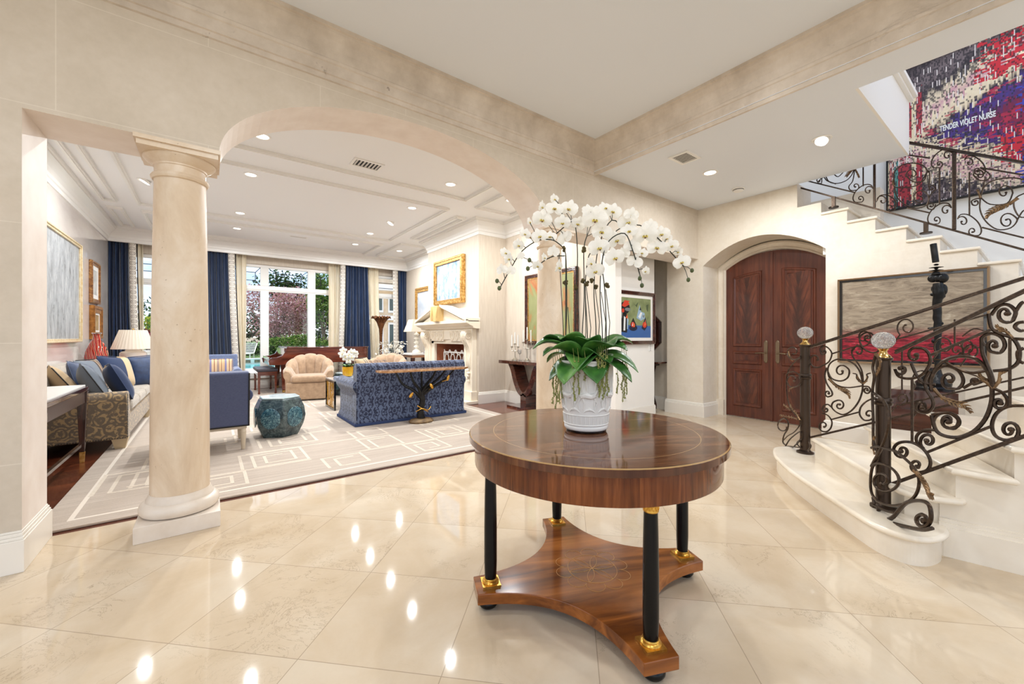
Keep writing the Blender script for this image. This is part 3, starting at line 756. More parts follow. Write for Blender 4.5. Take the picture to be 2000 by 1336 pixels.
# ---------------------------------------------------------------- columns
def column(x, label):
    y = 3.37
    t = thing('stone_column', label, 'column', (x, y, 0))
    p = MB(); p.box(-0.205, 0.205, -0.205, 0.205, 0, 0.098); p.build('plinth', M_colbase, t, bevel=0.003)
    bs = MB(); bs.lathe([(0.17, 0.098), (0.192, 0.105), (0.203, 0.122), (0.205, 0.14), (0.200, 0.16), (0.186, 0.175), (0.172, 0.18), (0.171, 0.19), (0.166, 0.20), (0.158, 0.215), (0.155, 0.225)], 48)
    bs.build('base_torus', M_colbase, t)
    s = MB(); prof = []
    for i in range(15):
        u = i/14; prof.append((0.152 - 0.021*(u**1.7) , 0.225 + 1.985*u))
    s.lathe(prof, 48); s.build('shaft', M_col, t)
    c = MB()
    c.lathe([(0.131, 2.19), (0.14, 2.192), (0.148, 2.202), (0.149, 2.212), (0.143, 2.222), (0.134, 2.226), (0.131, 2.232), (0.131, 2.27), (0.137, 2.274), (0.138, 2.282), (0.15, 2.292), (0.175, 2.31), (0.184, 2.322), (0.184, 2.331)], 48)
    c.box(-0.193, 0.193, -0.193, 0.193, 2.331, 2.362); c.box(-0.205, 0.205, -0.205, 0.205, 2.362, 2.387)
    c.build('capital', M_col, t)
column(-0.143, 'whole travertine column standing left of the big arch beside the flat bay')
column(3.07, 'travertine column right of the arch half hidden behind the white orchids')
# ---------------------------------------------------------------- ceiling fittings
def downlight(p, label, group, energy, tilt=None, r=0.062, lamp=True):
    t = thing('downlight', label, 'ceiling light', tuple(p), 0, group)
    k = MB(); k.lathe([(r+0.022, 0.0), (r+0.022, -0.004), (r+0.016, -0.008), (r+0.003, -0.007), (r, -0.002)], 28); k.build('trim_ring', M_trimw, t)
    l = MB()
    if tilt:
        M = Matrix.Translation((0, 0, -0.014)) @ Matrix.Rotation(tilt, 4, 'Y')
        gm = MB(); gm.lathe([(r*0.98, 0.014), (r*0.98, -0.012), (r*0.9, -0.014)], 24, M=M); gm.build('gimbal', M_trimw, t)
        l.lathe([(r*0.86, -0.0142), (r*0.5, -0.016), (0.0005, -0.0165)], 24, M=M)
    else:
        l.lathe([(r, -0.0025), (r*0.4, -0.0045), (0.0005, -0.005)], 24)
    l.build('lens', M_emit, t)
    if lamp:
        d = bpy.data.lights.new('downlight_lamp', 'AREA'); d.shape = 'DISK'; d.size = 0.06; d.energy = energy; d.color = (0.94, 0.975, 1.0)
        q = bpy.data.objects.new('downlight_lamp', d); COL.objects.link(q); q.location = (p[0], p[1], p[2]-0.05)
EF, EL = 11, 29
G1 = 'recessed lights in the foyer soffit'; G2 = 'recessed lights in the living room ceiling'
downlight(onZ(1387, 337, ZS), 'round recessed light in the soffit between vent and smoke detector', G1, EF)
downlight(onZ(1605, 271, ZS), 'tilted recessed light in the soffit nearest the stair opening', G1, EF, 0.5)
LR = [((512, 266), 'recessed light cut by the left end of the arch soffit', 0), ((490, 341), 'recessed light just right of the column capital', 0),
      ((469, 416), 'recessed light above the second blue curtain', 0), ((880, 360), 'recessed light right of the ceiling vent', 0),
      ((805, 406), 'recessed light near the right end of the middle ceiling panel', 0), ((763, 434), 'tilted recessed spotlight in the middle ceiling panel', 0.5),
      ((723, 456), 'small far recessed light at the back of the middle panel', 0), ((463, 446), 'farthest left recessed light close to the window crown', 0),
      ((694, 477), 'recessed light in the panel nearest the windows', 0), ((283, 352), 'tilted recessed spotlight seen left of the column capital', 0.5),
      ((997, 391), 'recessed light in the small panel beside the right of the arch', 0), ((780, 490), 'recessed light in the small panel by the alcove', 0)]
for (px, py), lab, tl in LR: downlight(onZ(px, py, ZL), lab + ' in the living room', G2, EL, tl or None)
# added fill lamps under the foyer tray and soffit, with no fittings
for i, (x, y, z) in enumerate(((0.0, 1.5, ZT), (2.4, 1.6, ZT), (0.0, -0.8, ZT), (2.2, -0.8, ZT), (-1.8, 0.4, ZT), (3.8, -0.6, ZS), (5.1, 1.9, ZS))):
    d = bpy.data.lights.new('fill_lamp', 'AREA'); d.shape = 'DISK'; d.size = 0.12; d.energy = EF*1.3; d.color = (0.94, 0.975, 1.0)
    q = bpy.data.objects.new('fill_lamp', d); COL.objects.link(q); q.location = (x, y, z-0.03)

def vent(p, w, l, rz, label):
    t = thing('ceiling_vent', label, 'vent', tuple(p), rz)
    f = MB()
    for a in ((-w/2-0.03, w/2+0.03, -l/2-0.03, -l/2), (-w/2-0.03, w/2+0.03, l/2, l/2+0.03), (-w/2-0.03, -w/2, -l/2, l/2), (w/2, w/2+0.03, -l/2, l/2)): f.box(*a, -0.012, 0)
    f.build('vent_frame', M_trimw, t)
    k = MB(); k.box(-w/2, w/2, -l/2, l/2, -0.002, 0); k.build('vent_backing', M_dark, t)
    n = 7
    for i in range(n):
        s = MB(); x = -w/2 + w*(i+0.5)/n
        s.box(x-w/n*0.24, x+w/n*0.24, -l/2, l/2, -0.007, -0.004)
        s.build('slat', M_grille, t)
vent(onZ(717, 321, ZL), 0.30, 0.18, 0, 'rectangular air vent in the living room ceiling seen through the arch')
vent(onZ(1337, 307, ZS), 0.22, 0.16, 0, 'small slotted air vent in the foyer soffit')
t = thing('ceiling_vent', 'thin slot vent in the living room ceiling close to the window wall', 'vent', tuple(onZ(583, 463, ZL)))
k = MB(); k.box(-0.17, 0.17, -0.06, 0.06, -0.004, 0); k.build('vent_frame', M_trimw, t)
k = MB(); k.box(-0.15, 0.15, -0.03, 0.03, -0.006, -0.003); k.build('vent_slot', M_grille, t)
t = thing('smoke_detector', 'round white smoke detector on the foyer soffit', 'smoke detector', tuple(onZ(1442, 368, ZS)))
k = MB(); k.lathe([(0.075, 0), (0.075, -0.014), (0.062, -0.02), (0.06, -0.034), (0.045, -0.042), (0.0005, -0.044)], 28); k.build('housing', M_trimw, t)
k = MB(); k.lathe([(0.0635, -0.020), (0.0635, -0.026)], 28); k.build('sensor_slot', M_dark, t)

# ---------------------------------------------------------------- daylight
w = bpy.data.worlds.new('sky'); SC.world = w; w.use_nodes = True
t = NT.__new__(NT); t.t = w.node_tree; t.t.nodes.clear()
tc = t.n('ShaderNodeTexCoord').outputs['Generated']; x, y, z = t.xyz(tc)
zz = t.math('MAXIMUM', z, 0.0)
sky = t.ramp(zz, [(0.0, (226,236,246)), (0.12, (178,208,242)), (0.4, (112,168,230)), (1.0, (84,140,214))])
pv = t.n('ShaderNodeVectorMath', {0: tc, 1: (1,1,2.6)}, operation='MULTIPLY').outputs[0]
cl = t.ramp(t.noise(pv, 2.6, 7, 0.58, 0.3), [(0.43, (0,0,0)), (0.60, (255,255,255))])
col = t.mix(cl, sky, (1.15,1.15,1.15,1))
col = t.mix(t.math('LESS_THAN', z, 0.0), col, lin((176,170,158)))
bg = t.n('ShaderNodeBackground', {0: col, 1: 1.5})
t.n('ShaderNodeOutputWorld', {0: bg.outputs[0]})
d = bpy.data.lights.new('sun', 'SUN'); d.energy = 3.2; d.angle = 0.02; d.color = (1.0, 0.95, 0.86)
q = bpy.data.objects.new('sun', d); COL.objects.link(q)
v = Vector((0.12, -0.34, -0.93)); q.rotation_euler = v.to_track_quat('-Z', 'Y').to_euler(); q.location = (0, 12, 12)

# ---------------------------------------------------------------- camera
cam = bpy.data.cameras.new('camera'); co = bpy.data.objects.new('camera', cam); COL.objects.link(co)
co.location = (0, 0, HC); co.rotation_euler = (PI/2, 0, -YAW)
cam.sensor_width = 36.0; cam.lens = 36.0*FP/2000.0
cam.shift_y = (HZ - 668.0)/2000.0 * 1.0
cam.clip_start = 0.05; cam.clip_end = 300
SC.camera = co
SC.view_settings.view_transform = 'Standard'; SC.view_settings.look = 'None'; SC.view_settings.gamma = 1.0; SC.view_settings.use_curve_mapping = False
SC.view_settings.exposure = 0.25
SC.cycles.max_bounces = 8; SC.cycles.diffuse_bounces = 4; SC.cycles.glossy_bounces = 4; SC.cycles.transmission_bounces = 6; SC.cycles.transparent_max_bounces = 8
SC.cycles.caustics_reflective = False; SC.cycles.caustics_refractive = False; SC.cycles.sample_clamp_indirect = 6.0
# ---------------------------------------------------------------- round table
TC = (1.462, 1.305); TH_ = math.radians(-23.5)
t = thing('center_table', 'round walnut table with black columns and gilt capitals in the middle of the marble floor', 'table', (TC[0], TC[1], 0), TH_)
b = MB(); b.lathe([(0.0005, 0.728), (0.575, 0.728), (0.583, 0.732), (0.583, 0.757), (0.579, 0.762), (0.0005, 0.7625)], 96); b.build('tabletop', M_top, t)
def mk_bandwood(name, c0, c1, c2, seg):
    m, tt = newmat(name); tc = tt.n('ShaderNodeTexCoord').outputs['Object']; x, y, z = tt.xyz(tc)
    a = tt.math('MULTIPLY', tt.math('ARCTAN2', y, x), seg/(2*PI))
    cell = tt.math('FLOOR', a); wn = tt.n('ShaderNodeTexWhiteNoise', {'W': cell}, noise_dimensions='1D').outputs[0]
    v = tt.n('ShaderNodeCombineXYZ', {0: tt.math('MULTIPLY', a, 5.0), 1: tt.math('MULTIPLY', z, 2.0), 2: tt.math('MULTIPLY', wn, 9.0)}).outputs[0]
    n = tt.noise(v, 1.6, 6, 0.6, 0.3)
    base = tt.ramp(tt.math('ADD', tt.math('MULTIPLY', n, 0.8), tt.math('MULTIPLY', wn, 0.22)), [(0.3, c0), (0.55, c1), (0.8, c2)])
    tt.bsdf(base, 0.12, 0, spec=0.35, coat=0.1); return m
M_apron = mk_bandwood('walnut_apron', (62,30,15), (112,60,30), (156,92,50), 22)
b = MB(); b.lathe([(0.53, 0.62), (0.555, 0.62), (0.557, 0.624), (0.557, 0.728), (0.53, 0.728)], 96); b.build('apron', M_apron, t)
# lower shelf: four concave sides with cut corners
sh = []
RC, CW = 0.56, 0.068
for q in range(4):
    a = q*PI/2; ca, sa = math.cos(a), math.sin(a)
    p0 = (RC*ca + CW*sa, RC*sa - CW*ca); p1 = (RC*ca - CW*sa, RC*sa + CW*ca)
    sh += [p0, p1]
    a2 = (q+1)*PI/2; q0 = (RC*math.cos(a2) + CW*math.sin(a2), RC*math.sin(a2) - CW*math.cos(a2))
    m = ((p1[0]+q0[0])/2, (p1[1]+q0[1])/2); L = math.hypot(*m); ctl = (m[0]*(1-0.42*1.0), m[1]*(1-0.42*1.0)); ctl = (m[0] - m[0]/L*0.30, m[1] - m[1]/L*0.30)
    for i in range(1, 20):
        s = i/20; sh.append(((1-s)**2*p1[0] + 2*s*(1-s)*ctl[0] + s*s*q0[0], (1-s)**2*p1[1] + 2*s*(1-s)*ctl[1] + s*s*q0[1]))
b = MB(); b.prism(sh, 0.05, 0.098); sf = b.build('shelf', M_wal_sh, t, bevel=0.003)
# string inlay rosette
b = MB(); zi = 0.0985
def arc2(cx, cy, r, a0, a1, n=28): return [(cx+r*math.cos(a0+(a1-a0)*i/n), cy+r*math.sin(a0+(a1-a0)*i/n), zi) for i in range(n+1)]
b.tube(arc2(0, 0, 0.115, 0, 2*PI, 60), 0.0012, 4)
for i in range(6):
    a = i*PI/3
    b.tube(arc2(0.115*math.cos(a), 0.115*math.sin(a), 0.115, a+PI-PI/3, a+PI+PI/3, 20), 0.0010, 4)
for i in range(10):
    a = i*PI/5
    b.tube(arc2(0.135*math.cos(a), 0.135*math.sin(a), 0.042, a-PI*0.62, a+PI*0.62, 18), 0.0010, 4)
b.build('rosette_inlay', M_inlay, sf)
LR_ = 0.492
for q in range(4):
    a = q*PI/2; lx, ly = LR_*math.cos(a), LR_*math.sin(a)
    b = MB(); b.lathe([(0.026, 0.125), (0.0285, 0.2), (0.0285, 0.35), (0.0265, 0.5), (0.0245, 0.582)], 28, (lx, ly, 0))
    lg = b.build('leg', M_ebony, t)
    b = MB(); M = Matrix.Translation((lx, ly, 0)) @ Matrix.Rotation(a, 4, 'Z')
    b.box(-0.04, 0.04, -0.04, 0.04, 0.098, 0.107, M=M); b.lathe([(0.036, 0.107), (0.037, 0.112), (0.033, 0.117), (0.03, 0.119), (0.031, 0.123), (0.028, 0.127)], 28, (lx, ly, 0)); b.build('gilt_base', M_gold, lg)
    b = MB(); b.lathe([(0.026, 0.578), (0.028, 0.582), (0.027, 0.586), (0.0275, 0.602), (0.03, 0.606), (0.03, 0.612)], 28, (lx, ly, 0))
    for i in range(14):
        aa = 2*PI*i/14; b.ball((lx+0.0275*math.cos(aa), ly+0.0275*math.sin(aa), 0.594), (0.003, 0.003, 0.008), n=6)
    b.box(-0.036, 0.036, -0.036, 0.036, 0.612, 0.621, M=M); b.build('gilt_capital', M_gold, lg)
    b = MB(); fx, fy = 0.503*math.cos(a), 0.503*math.sin(a)
    b.lathe([(0.02, 0.0), (0.036, 0.004), (0.044, 0.015), (0.045, 0.024), (0.041, 0.036), (0.030, 0.044), (0.028, 0.051)], 28, (fx, fy, 0)); b.build('bun_foot', M_ebony, t)

# ---------------------------------------------------------------- orchids in the relief planter
VC = Vector((1.43, 1.315, 0.763))
pot = thing('potted_orchid', 'white phalaenopsis orchids in a white relief planter on the round table', 'orchid', tuple(VC), 0)
b = MB(); b.lathe([(0.092, 0), (0.094, 0.004), (0.094, 0.011), (0.09, 0.013)], 48); b.build('planter_stand', M_black, pot)
def pr_(z): return 0.1 + 0.027*((z-0.012)/0.318)
prof = [(0.0005, 0.012), (0.098, 0.012), (0.102, 0.018), (0.1025, 0.028), (0.1, 0.032), (pr_(.04), 0.04), (pr_(.2), 0.2), (pr_(.30), 0.30), (pr_(.318), 0.318), (pr_(.322)+0.004, 0.322), (pr_(.33)+0.005, 0.330), (pr_(.33)-0.004, 0.332), (0.115, 0.31), (0.112, 0.27), (0.0005, 0.27)]
b = MB(); b.lathe(prof, 72); pl = b.build('planter', M_white, pot)
def wrap(a, z, o=0.0):
    r = pr_(z)+o; return Vector((r*math.cos(a), r*math.sin(a), z))
# relief: band of panels, horses, reeds
b = MB()
for i in range(36):
    a = 2*PI*i/36
    b.tube([wrap(a, 0.044, 0.001), wrap(a, 0.078, 0.001)], 0.0022, 5)
for z in (0.038, 0.083):
    b.tube([wrap(2*PI*i/60, z, 0.0005) for i in range(60)], 0.0028, 6, closed=True)
b.build('relief_band', M_white, pl)
b = MB()
for i in range(30):
    a = 2*PI*i/30 + R.uniform(-.06, .06); z0 = R.uniform(0.17, 0.20); z1 = R.uniform(0.25, 0.31); lean = R.uniform(-.18, .18)
    b.tube([wrap(a+lean*s*s, z0+(z1-z0)*s, 0.001) for s in (0, .33, .66, 1)], [0.002, 0.006, 0.006, 0.001], 6)
for i in range(10):
    a = 2*PI*i/10; b.tube([wrap(a+0.5*s, 0.098+0.016*math.sin(PI*s), 0.001) for s in (0, .25, .5, .75, 1)], [0.001, 0.005, 0.007, 0.005, 0.001], 6)
b.build('relief_foliage', M_white, pl)
for k, a0 in enumerate((-2.30, -1.30, -0.2, 0.9, 2.0, 3.1)):
    b = MB(); s = -1 if k % 2 else 1
    P = lambda u, z: wrap(a0 + u/0.115, z, 0.002)
    b.tube([P(-.035, .172), P(-.015, .178), (P(.01, .172)), P(.03, .178)], [0.011, 0.014, 0.013, 0.012], 8)
    b.tube([P(.028, .182), P(.040, .198), P(.048, .21)], [0.010, 0.007, 0.006], 7); b.tube([P(.048, .21), P(.062, .200)], [0.006, 0.003], 6)
    for u, du in ((-.036, -.012), (-.028, .010), (.024, .016), (.032, -.004)): b.tube([P(u, .168), P(u+du, .14), P(u+du*0.4, .112)], [0.006, 0.0035, 0.0025], 6)
    b.tube([P(-.044, .178), P(-.055, .165), P(-.056, .14)], [0.004, 0.004, 0.001], 6)
    b.build('relief_horse', M_white, pl)
b = MB()
for i in range(60):
    a = R.uniform(0, 2*PI); r = 0.1*math.sqrt(R.random()); b.ball((r*math.cos(a), r*math.sin(a), 0.312+R.uniform(0, .022)), R.uniform(.01, .02), n=6)
b.build('moss', M_moss, pot)
# leaves: broad arching straps
def leaf(mb, a, L, W, lift, droop, z0=0.325, r0=0.02, roll=0.0):
    d = Vector((math.cos(a), math.sin(a), 0)); s = Vector((-math.sin(a), math.cos(a), 0))
    nu, nv = 6, 10
    def fn(u, v):
        w = W*(math.sin(PI*min(1, v*0.93+0.07))**0.6)*(1-0.15*v)
        c = d*(r0+L*(v - 0.12*v*v*droop)) + Vector((0, 0, z0 + lift*math.sin(v*PI*0.55) - droop*L*0.75*v*v))
        x = (u-0.5)*2
        return c + s*(x*w/2) + Vector((0, 0, abs(x)**1.5*w*0.16 + roll*x*w))
    mb.grid(fn, nu, nv)
camdir = math.atan2(-VC.y, -VC.x)
LV = [(-1.15, .20, .085, .10, .55), (-0.62, .17, .09, .06, .9), (-0.25, .20, .10, .02, 1.25), (0.18, .19, .095, .05, 1.05), (0.45, .23, .11, .03, 1.25), (0.95, .24, .09, .10, .7), (1.35, .26, .085, .13, .65),
      (1.75, .22, .09, .14, .5), (2.4, .2, .09, .12, .6), (3.0, .2, .09, .12, .7), (-1.7, .22, .09, .13, .5), (-1.35, .25, .08, .06, 1.0), (-2.2, .2, .09, .12, .6), (-0.9, .26, .075, .03, 1.0), (1.15, .19, .085, .0, 1.1), (-0.05, .14, .08, .12, .3), (0.7, .17, .08, .13, .35), (2.0, .22, .085, .07, .9), (-0.55, .22, .09, .11, .35)]
for a, L, W, li, dr in LV:
    b = MB(); leaf(b, camdir - a, L*0.94, W*1.75, li, dr*0.6, roll=R.uniform(-.12, .12)); b.build('leaf', M_leafdk, pot, solid=0.003)
# hanging strands
rt = Vector((RT[0], RT[1], 0)); fw = Vector((FW[0], FW[1], 0))
D0 = VC.x*FW[0] + VC.y*FW[1]
def ovl(px, py, dd=0.0): return onD(px, py, D0+dd) - VC
ST = [(1081, 716, 790, -.02), (1086, 720, 800, .0), (1093, 706, 790, -.06), (1097, 706, 780, -.05), (1121, 706, 785, -.135), (1130, 706, 772, -.135), (1143, 706, 745, -.135), (1170, 690, 778, -.135), (1174, 690, 770, -.14), (1178, 692, 782, -.14), (1183, 695, 766, -.14), (1216, 706, 786, .02), (1220, 706, 780, .0), (1224, 706, 772, .03), (1206, 730, 770, .06), (1089, 710, 775, .04), (1167, 700, 750, -.13), (1187, 705, 775, -.13)]
for px, y0, y1, dd in ST:
    b = MB(); n = int((y1-y0)/3.2)
    for i in range(n):
        q = ovl(px + R.uniform(-1.6, 1.6) + 1.5*math.sin(i*0.5+px), y0 + (y1-y0)*i/n, dd+R.uniform(-.004, .004))
        b.ball(q, R.uniform(.0036, .0056), n=6)
    b.tube([ovl(px-2, y0-26, dd*0.6), ovl(px, y0-8, dd*.97), ovl(px, y0, dd), ovl(px, (y0+y1)/2, dd), ovl(px, y1, dd)], 0.0012, 4)
    b.build('trailing_strand', M_strand, pot)
# flower mesh (faces -Y locally)
def flower_mesh(kind):
    b = MB()
    def petal(a, L, W, cup, tip, mi=0, z0=0.0):
        ca, sa = math.cos(a), math.sin(a)
        def fn(u, v):
            x = (u-.5)*2; w = W*(math.sin(PI*(0.06+0.90*v))**tip)
            X = x*w/2; Y = 0.02*L + L*v
            dep = -cup*(v*v)*L + 0.10*abs(x)*W*v - z0
            return (X*ca - Y*sa, dep + 0.0, X*sa + Y*ca)
        b.grid(fn, 6, 6, mi)
    petal(PI/2-0.12, .5, .62, .10, .55); petal(-PI/2+0.12, .5, .62, .10, .55)
    petal(0, .5, .36, -.06, .75, z0=-.012); petal(PI*0.70, .46, .32, -.08, .75, z0=-.012); petal(-PI*0.70, .46, .32, -.08, .75, z0=-.012)
    b.ball((0, -.06, -.06), (.055, .09, .06), 1, 8); b.ball((-.075, -.05, -.06), (.04, .05, .055), 1, 8); b.ball((.075, -.05, -.06), (.04, .05, .055), 1, 8)
    b.ball((0, -.10, -.11), (.035, .05, .05), 2, 8); b.ball((-.05, -.085, -.03), (.02, .025, .025), 2, 6); b.ball((.05, -.085, -.03), (.02, .025, .025), 2, 6); b.ball((0, -.09, 0.0), (.03, .04, .035), 0, 8)
    return b.build('flower', [M_petal, M_lip, M_lipdk], None)
FLP = flower_mesh(0)
crop = lambda x, y: (940+x/4.545, 360+y/4.545)
STEMS = [ # stem polylines in photo pixels at depth offset, flowers, buds, ties
 dict(p=[(1106,722),(1105,660),(1107,600),(1106,520),(1103,490),(1090,475),(1075,468),(1050,470),(1020,490),(1000,520),(975,565)], dd=-.02,
      fl=[(515,460,88,.3),(610,465,75,-.2),(330,540,72,.5),(390,440,62,.2),(430,335,55,1.1),(215,610,70,.7),(185,760,66,2.6),(262,770,62,2.7),(240,660,70,.9)], bud=[(160,922),(140,858)], tie=[(750,870),(735,575)]),
 dict(p=[(1128,722),(1124,640),(1126,560),(1128,500),(1125,450),(1120,432),(1105,441),(1085,458)], dd=.03,
      fl=[(650,215,100,.1),(780,215,100,-.2),(540,310,112,.3),(540,200,70,.9),(720,340,88,.1),(860,350,84,-.3),(740,480,95,2.6),(650,130,60,.5)], bud=[], tie=[(840,915),(820,350)]),
 dict(p=[(1105,500),(1085,500),(1070,505),(1055,515),(1047,520)], dd=-.06, fl=[(500,725,64,.5),(640,600,72,2.5),(350,640,52,2.4),(690,735,82,1.0),(560,650,50,.8)], bud=[(427,673),(413,748)], tie=[]),
 dict(p=[(1138,722),(1137,660),(1141,580),(1140,500),(1142,475),(1146,462)], dd=.0, fl=[(1010,310,140,.0),(1070,420,112,-.1),(960,240,90,.4)], bud=[], tie=[(905,850),(908,580)]),
 dict(p=[(1146,722),(1147,650),(1143,560),(1150,500),(1166,485)], dd=-.05, fl=[(1045,560,118,.05),(1010,770,100,-.1),(975,700,70,.6)], bud=[], tie=[(935,885)]),
 dict(p=[(1163,726),(1164,640),(1160,560),(1170,480),(1195,430),(1222,452)], dd=.03, fl=[(1170,240,95,-.2),(1100,210,80,.3),(1300,335,112,-.15),(1310,415,92,-.2),(1200,495,104,-.1),(1330,270,80,2.8)], bud=[], tie=[(980,850),(1020,915)]),
 dict(p=[(1184,722),(1184,640),(1181,565),(1176,510),(1190,470),(1220,456),(1236,490),(1245,520),(1252,545)], dd=-.07, fl=[(1185,650,108,-.05),(1340,560,90,2.9),(1360,690,84,2.8),(1460,770,52,-1.2),(1430,610,60,-.6),(1260,620,70,2.7)], bud=[(1407,835),(1426,898)], tie=[(1115,895)]),
 dict(p=[(1178,722),(1176,640),(1172,570),(1178,500),(1205,450),(1250,440),(1290,470),(1312,495),(1335,520)], dd=.02, fl=[(1455,450,128,-.2),(1560,560,108,-.3),(1600,440,90,-.4),(1690,545,76,-.6),(1780,690,92,-.5),(1500,370,80,2.9),(1650,480,60,-.8),(1750,600,60,-1.0)], bud=[(1870,765),(1838,848)], tie=[]),
]
first = True
for sd in STEMS:
    dd = sd['dd']
    pts = smoothpath([ovl(px, py, dd + 0.05*math.sin(i*0.9)*(i > 5)) for i, (px, py) in enumerate(sd['p'])], 4)
    pts = [ovl(sd['p'][0][0], 735, dd*0.4)] + pts
    b = MB(); b.tube(pts, 0.0026, 6)
    st = b.build('flower_stem', M_stem, pot)
    b = MB(); p0 = pts[0]; p1 = pts[len(pts)//2]
    for fx, fy, sz, yaw in sd['fl']:
        q = ovl(*crop(fx, fy), dd-0.01); near = min(pts, key=lambda p: (p-q).length)
        b.tube([near, (near+q)/2 + Vector((0, 0, .008)), q], 0.0016, 5)
    for bx, by in sd['bud']:
        q = ovl(*crop(bx, by), dd); near = min(pts, key=lambda p: (p-q).length); b.tube([near, (near+q)/2+Vector((0,0,.006)), q], 0.0016, 5)
    if b.v: b.build('pedicels', M_stem, st)
    b = MB(); q0 = pts[0] + Vector((0.004, 0, 0)); b.tube([pts[0], ovl(sd['p'][1][0]+7, sd['p'][1][1]-10, dd), ovl(sd['p'][2][0]+2, sd['p'][2][1], dd)], 0.0018, 5); 
    b.build('support_stake', M_stem, st)
    for fx, fy, sz, yaw in sd['fl']:
        q = ovl(*crop(fx, fy), dd-0.03 + R.uniform(-.03, .02)); s = sz/4.545*(D0)/FP*1.62
        o = FLP if first else FLP.copy()
        if not first: COL.objects.link(o)
        first = False
        o.parent = st; o.location = q; o.scale = (s, s, s)
        o.rotation_euler = (R.uniform(-.25, .25), R.uniform(-.35, .35), -YAW + (-0.0) + yaw + R.uniform(-.15, .15))
    for bx, by in sd['bud']:
        b = MB(); b.ball(ovl(*crop(bx, by), dd), (.0095, .0095, .0115), n=10); b.build('bud', M_bud, st)
    for tx, ty in sd['tie']:
        b = MB(); c = ovl(*crop(tx, ty), dd)
        for i in range(7): b.ball(c + Vector((R.uniform(-.006, .006), R.uniform(-.006, .006), R.uniform(-.009, .009))), R.uniform(.006, .009), n=6)
        b.build('moss_tie', M_moss, st)

# ---------------------------------------------------------------- pictures
def picture(name, label, cat, p, rz, w, h, mats, fw_=0.05, dep=0.04, liner=None, mat_w=0.0, group=None, beads=False, offset=0.0):
    # p: centre on the wall plane; front faces local -Y
    M_fr, M_cv = mats
    t = thing(name, label, cat, p, rz, group)
    f = MB()
    for a in ((-w/2, w/2, h/2-fw_, h/2), (-w/2, w/2, -h/2, -h/2+fw_), (-w/2, -w/2+fw_, -h/2+fw_, h/2-fw_), (w/2-fw_, w/2, -h/2+fw_, h/2-fw_)):
        f.box(a[0], a[1], -dep, -offset, a[2], a[3])
    i = fw_*0.45
    for a in ((-w/2+i*0.2, w/2-i*0.2, h/2-i, h/2-i*0.2), (-w/2+i*0.2, w/2-i*0.2, -h/2+i*0.2, -h/2+i), (-w/2+i*0.2, -w/2+i, -h/2+i, h/2-i), (w/2-i, w/2-i*0.2, -h/2+i, h/2-i)):
        f.box(a[0], a[1], -dep-0.012, -dep, a[2], a[3])
    if beads:
        n = int((2*w+2*h)/0.035)
        for k in range(n):
            s = k/n*(2*w+2*h)
            if s < w: q = (-w/2+s, h/2)
            elif s < w+h: q = (w/2, h/2-(s-w))
            elif s < 2*w+h: q = (w/2-(s-w-h), -h/2)
            else: q = (-w/2, -h/2+(s-2*w-h))
            f.ball((q[0]*0.985, -dep*0.7, q[1]*0.985), 0.013, n=6)
    f.build('frame', M_fr, t, bevel=0.003)
    iw, ih = w/2-fw_, h/2-fw_
    if liner is not None:
        l = MB()
        for a in ((-iw, iw, ih-mat_w, ih), (-iw, iw, -ih, -ih+mat_w), (-iw, -iw+mat_w, -ih+mat_w, ih-mat_w), (iw-mat_w, iw, -ih+mat_w, ih-mat_w)): l.box(a[0], a[1], -dep*0.72, -offset-0.004, a[2], a[3])
        l.build('liner', liner, t)
        iw -= mat_w; ih -= mat_w
    c = MB(); c.box(-iw, iw, -dep*0.6, -offset-0.004, -ih, ih); cv = c.build('canvas', M_cv, t)
    return t, cv, iw, ih, -dep*0.6
FACE_NX = -PI/2    # hangs on a wall facing -X
FACE_PX = PI/2
def mk_seascape():
    m, t = newmat('taupe_and_crimson_oil'); tc = t.n('ShaderNodeTexCoord').outputs['Object']; x, y, z = t.xyz(tc)
    v = t.coord((1.6,1,7)); n = t.noise(v, 3.0, 8, 0.7, 1.2); n2 = t.noise(t.coord((2,1,12)), 5.0, 6, 0.7, 0.8)
    up = t.ramp(n, [(0.3,(104,90,74)),(0.48,(148,132,112)),(0.6,(168,152,130)),(0.75,(206,194,174))])
    lo = t.ramp(n2, [(0.34,(36,10,16)),(0.45,(110,16,32)),(0.54,(162,22,44)),(0.63,(184,48,66)),(0.74,(226,184,184))])
    e = t.math('ADD', z, t.math('MULTIPLY', t.math('SUBTRACT', n2, 0.5), 0.22))
    f = t.n('ShaderNodeMapRange', {0: e, 1: -0.20, 2: -0.08}).outputs[0]
    t.bsdf(t.mix(f, lo, up), 0.45, 0, bump=n, bstr=0.35, bdist=0.01); return m
yc, zc = (1.468+0.326)/2, (1.871+0.914)/2
M_bronzefr = plain('champagne_float_frame', (150,122,92), 0.35, 0.5)
picture('painting', 'wide taupe and crimson abstract painting on the wall under the upper stairs', 'painting', (XD, yc, zc), FACE_NX, 1.15, 0.965, (M_bronzefr, mk_seascape()), 0.018, 0.06, M_black, 0.022)
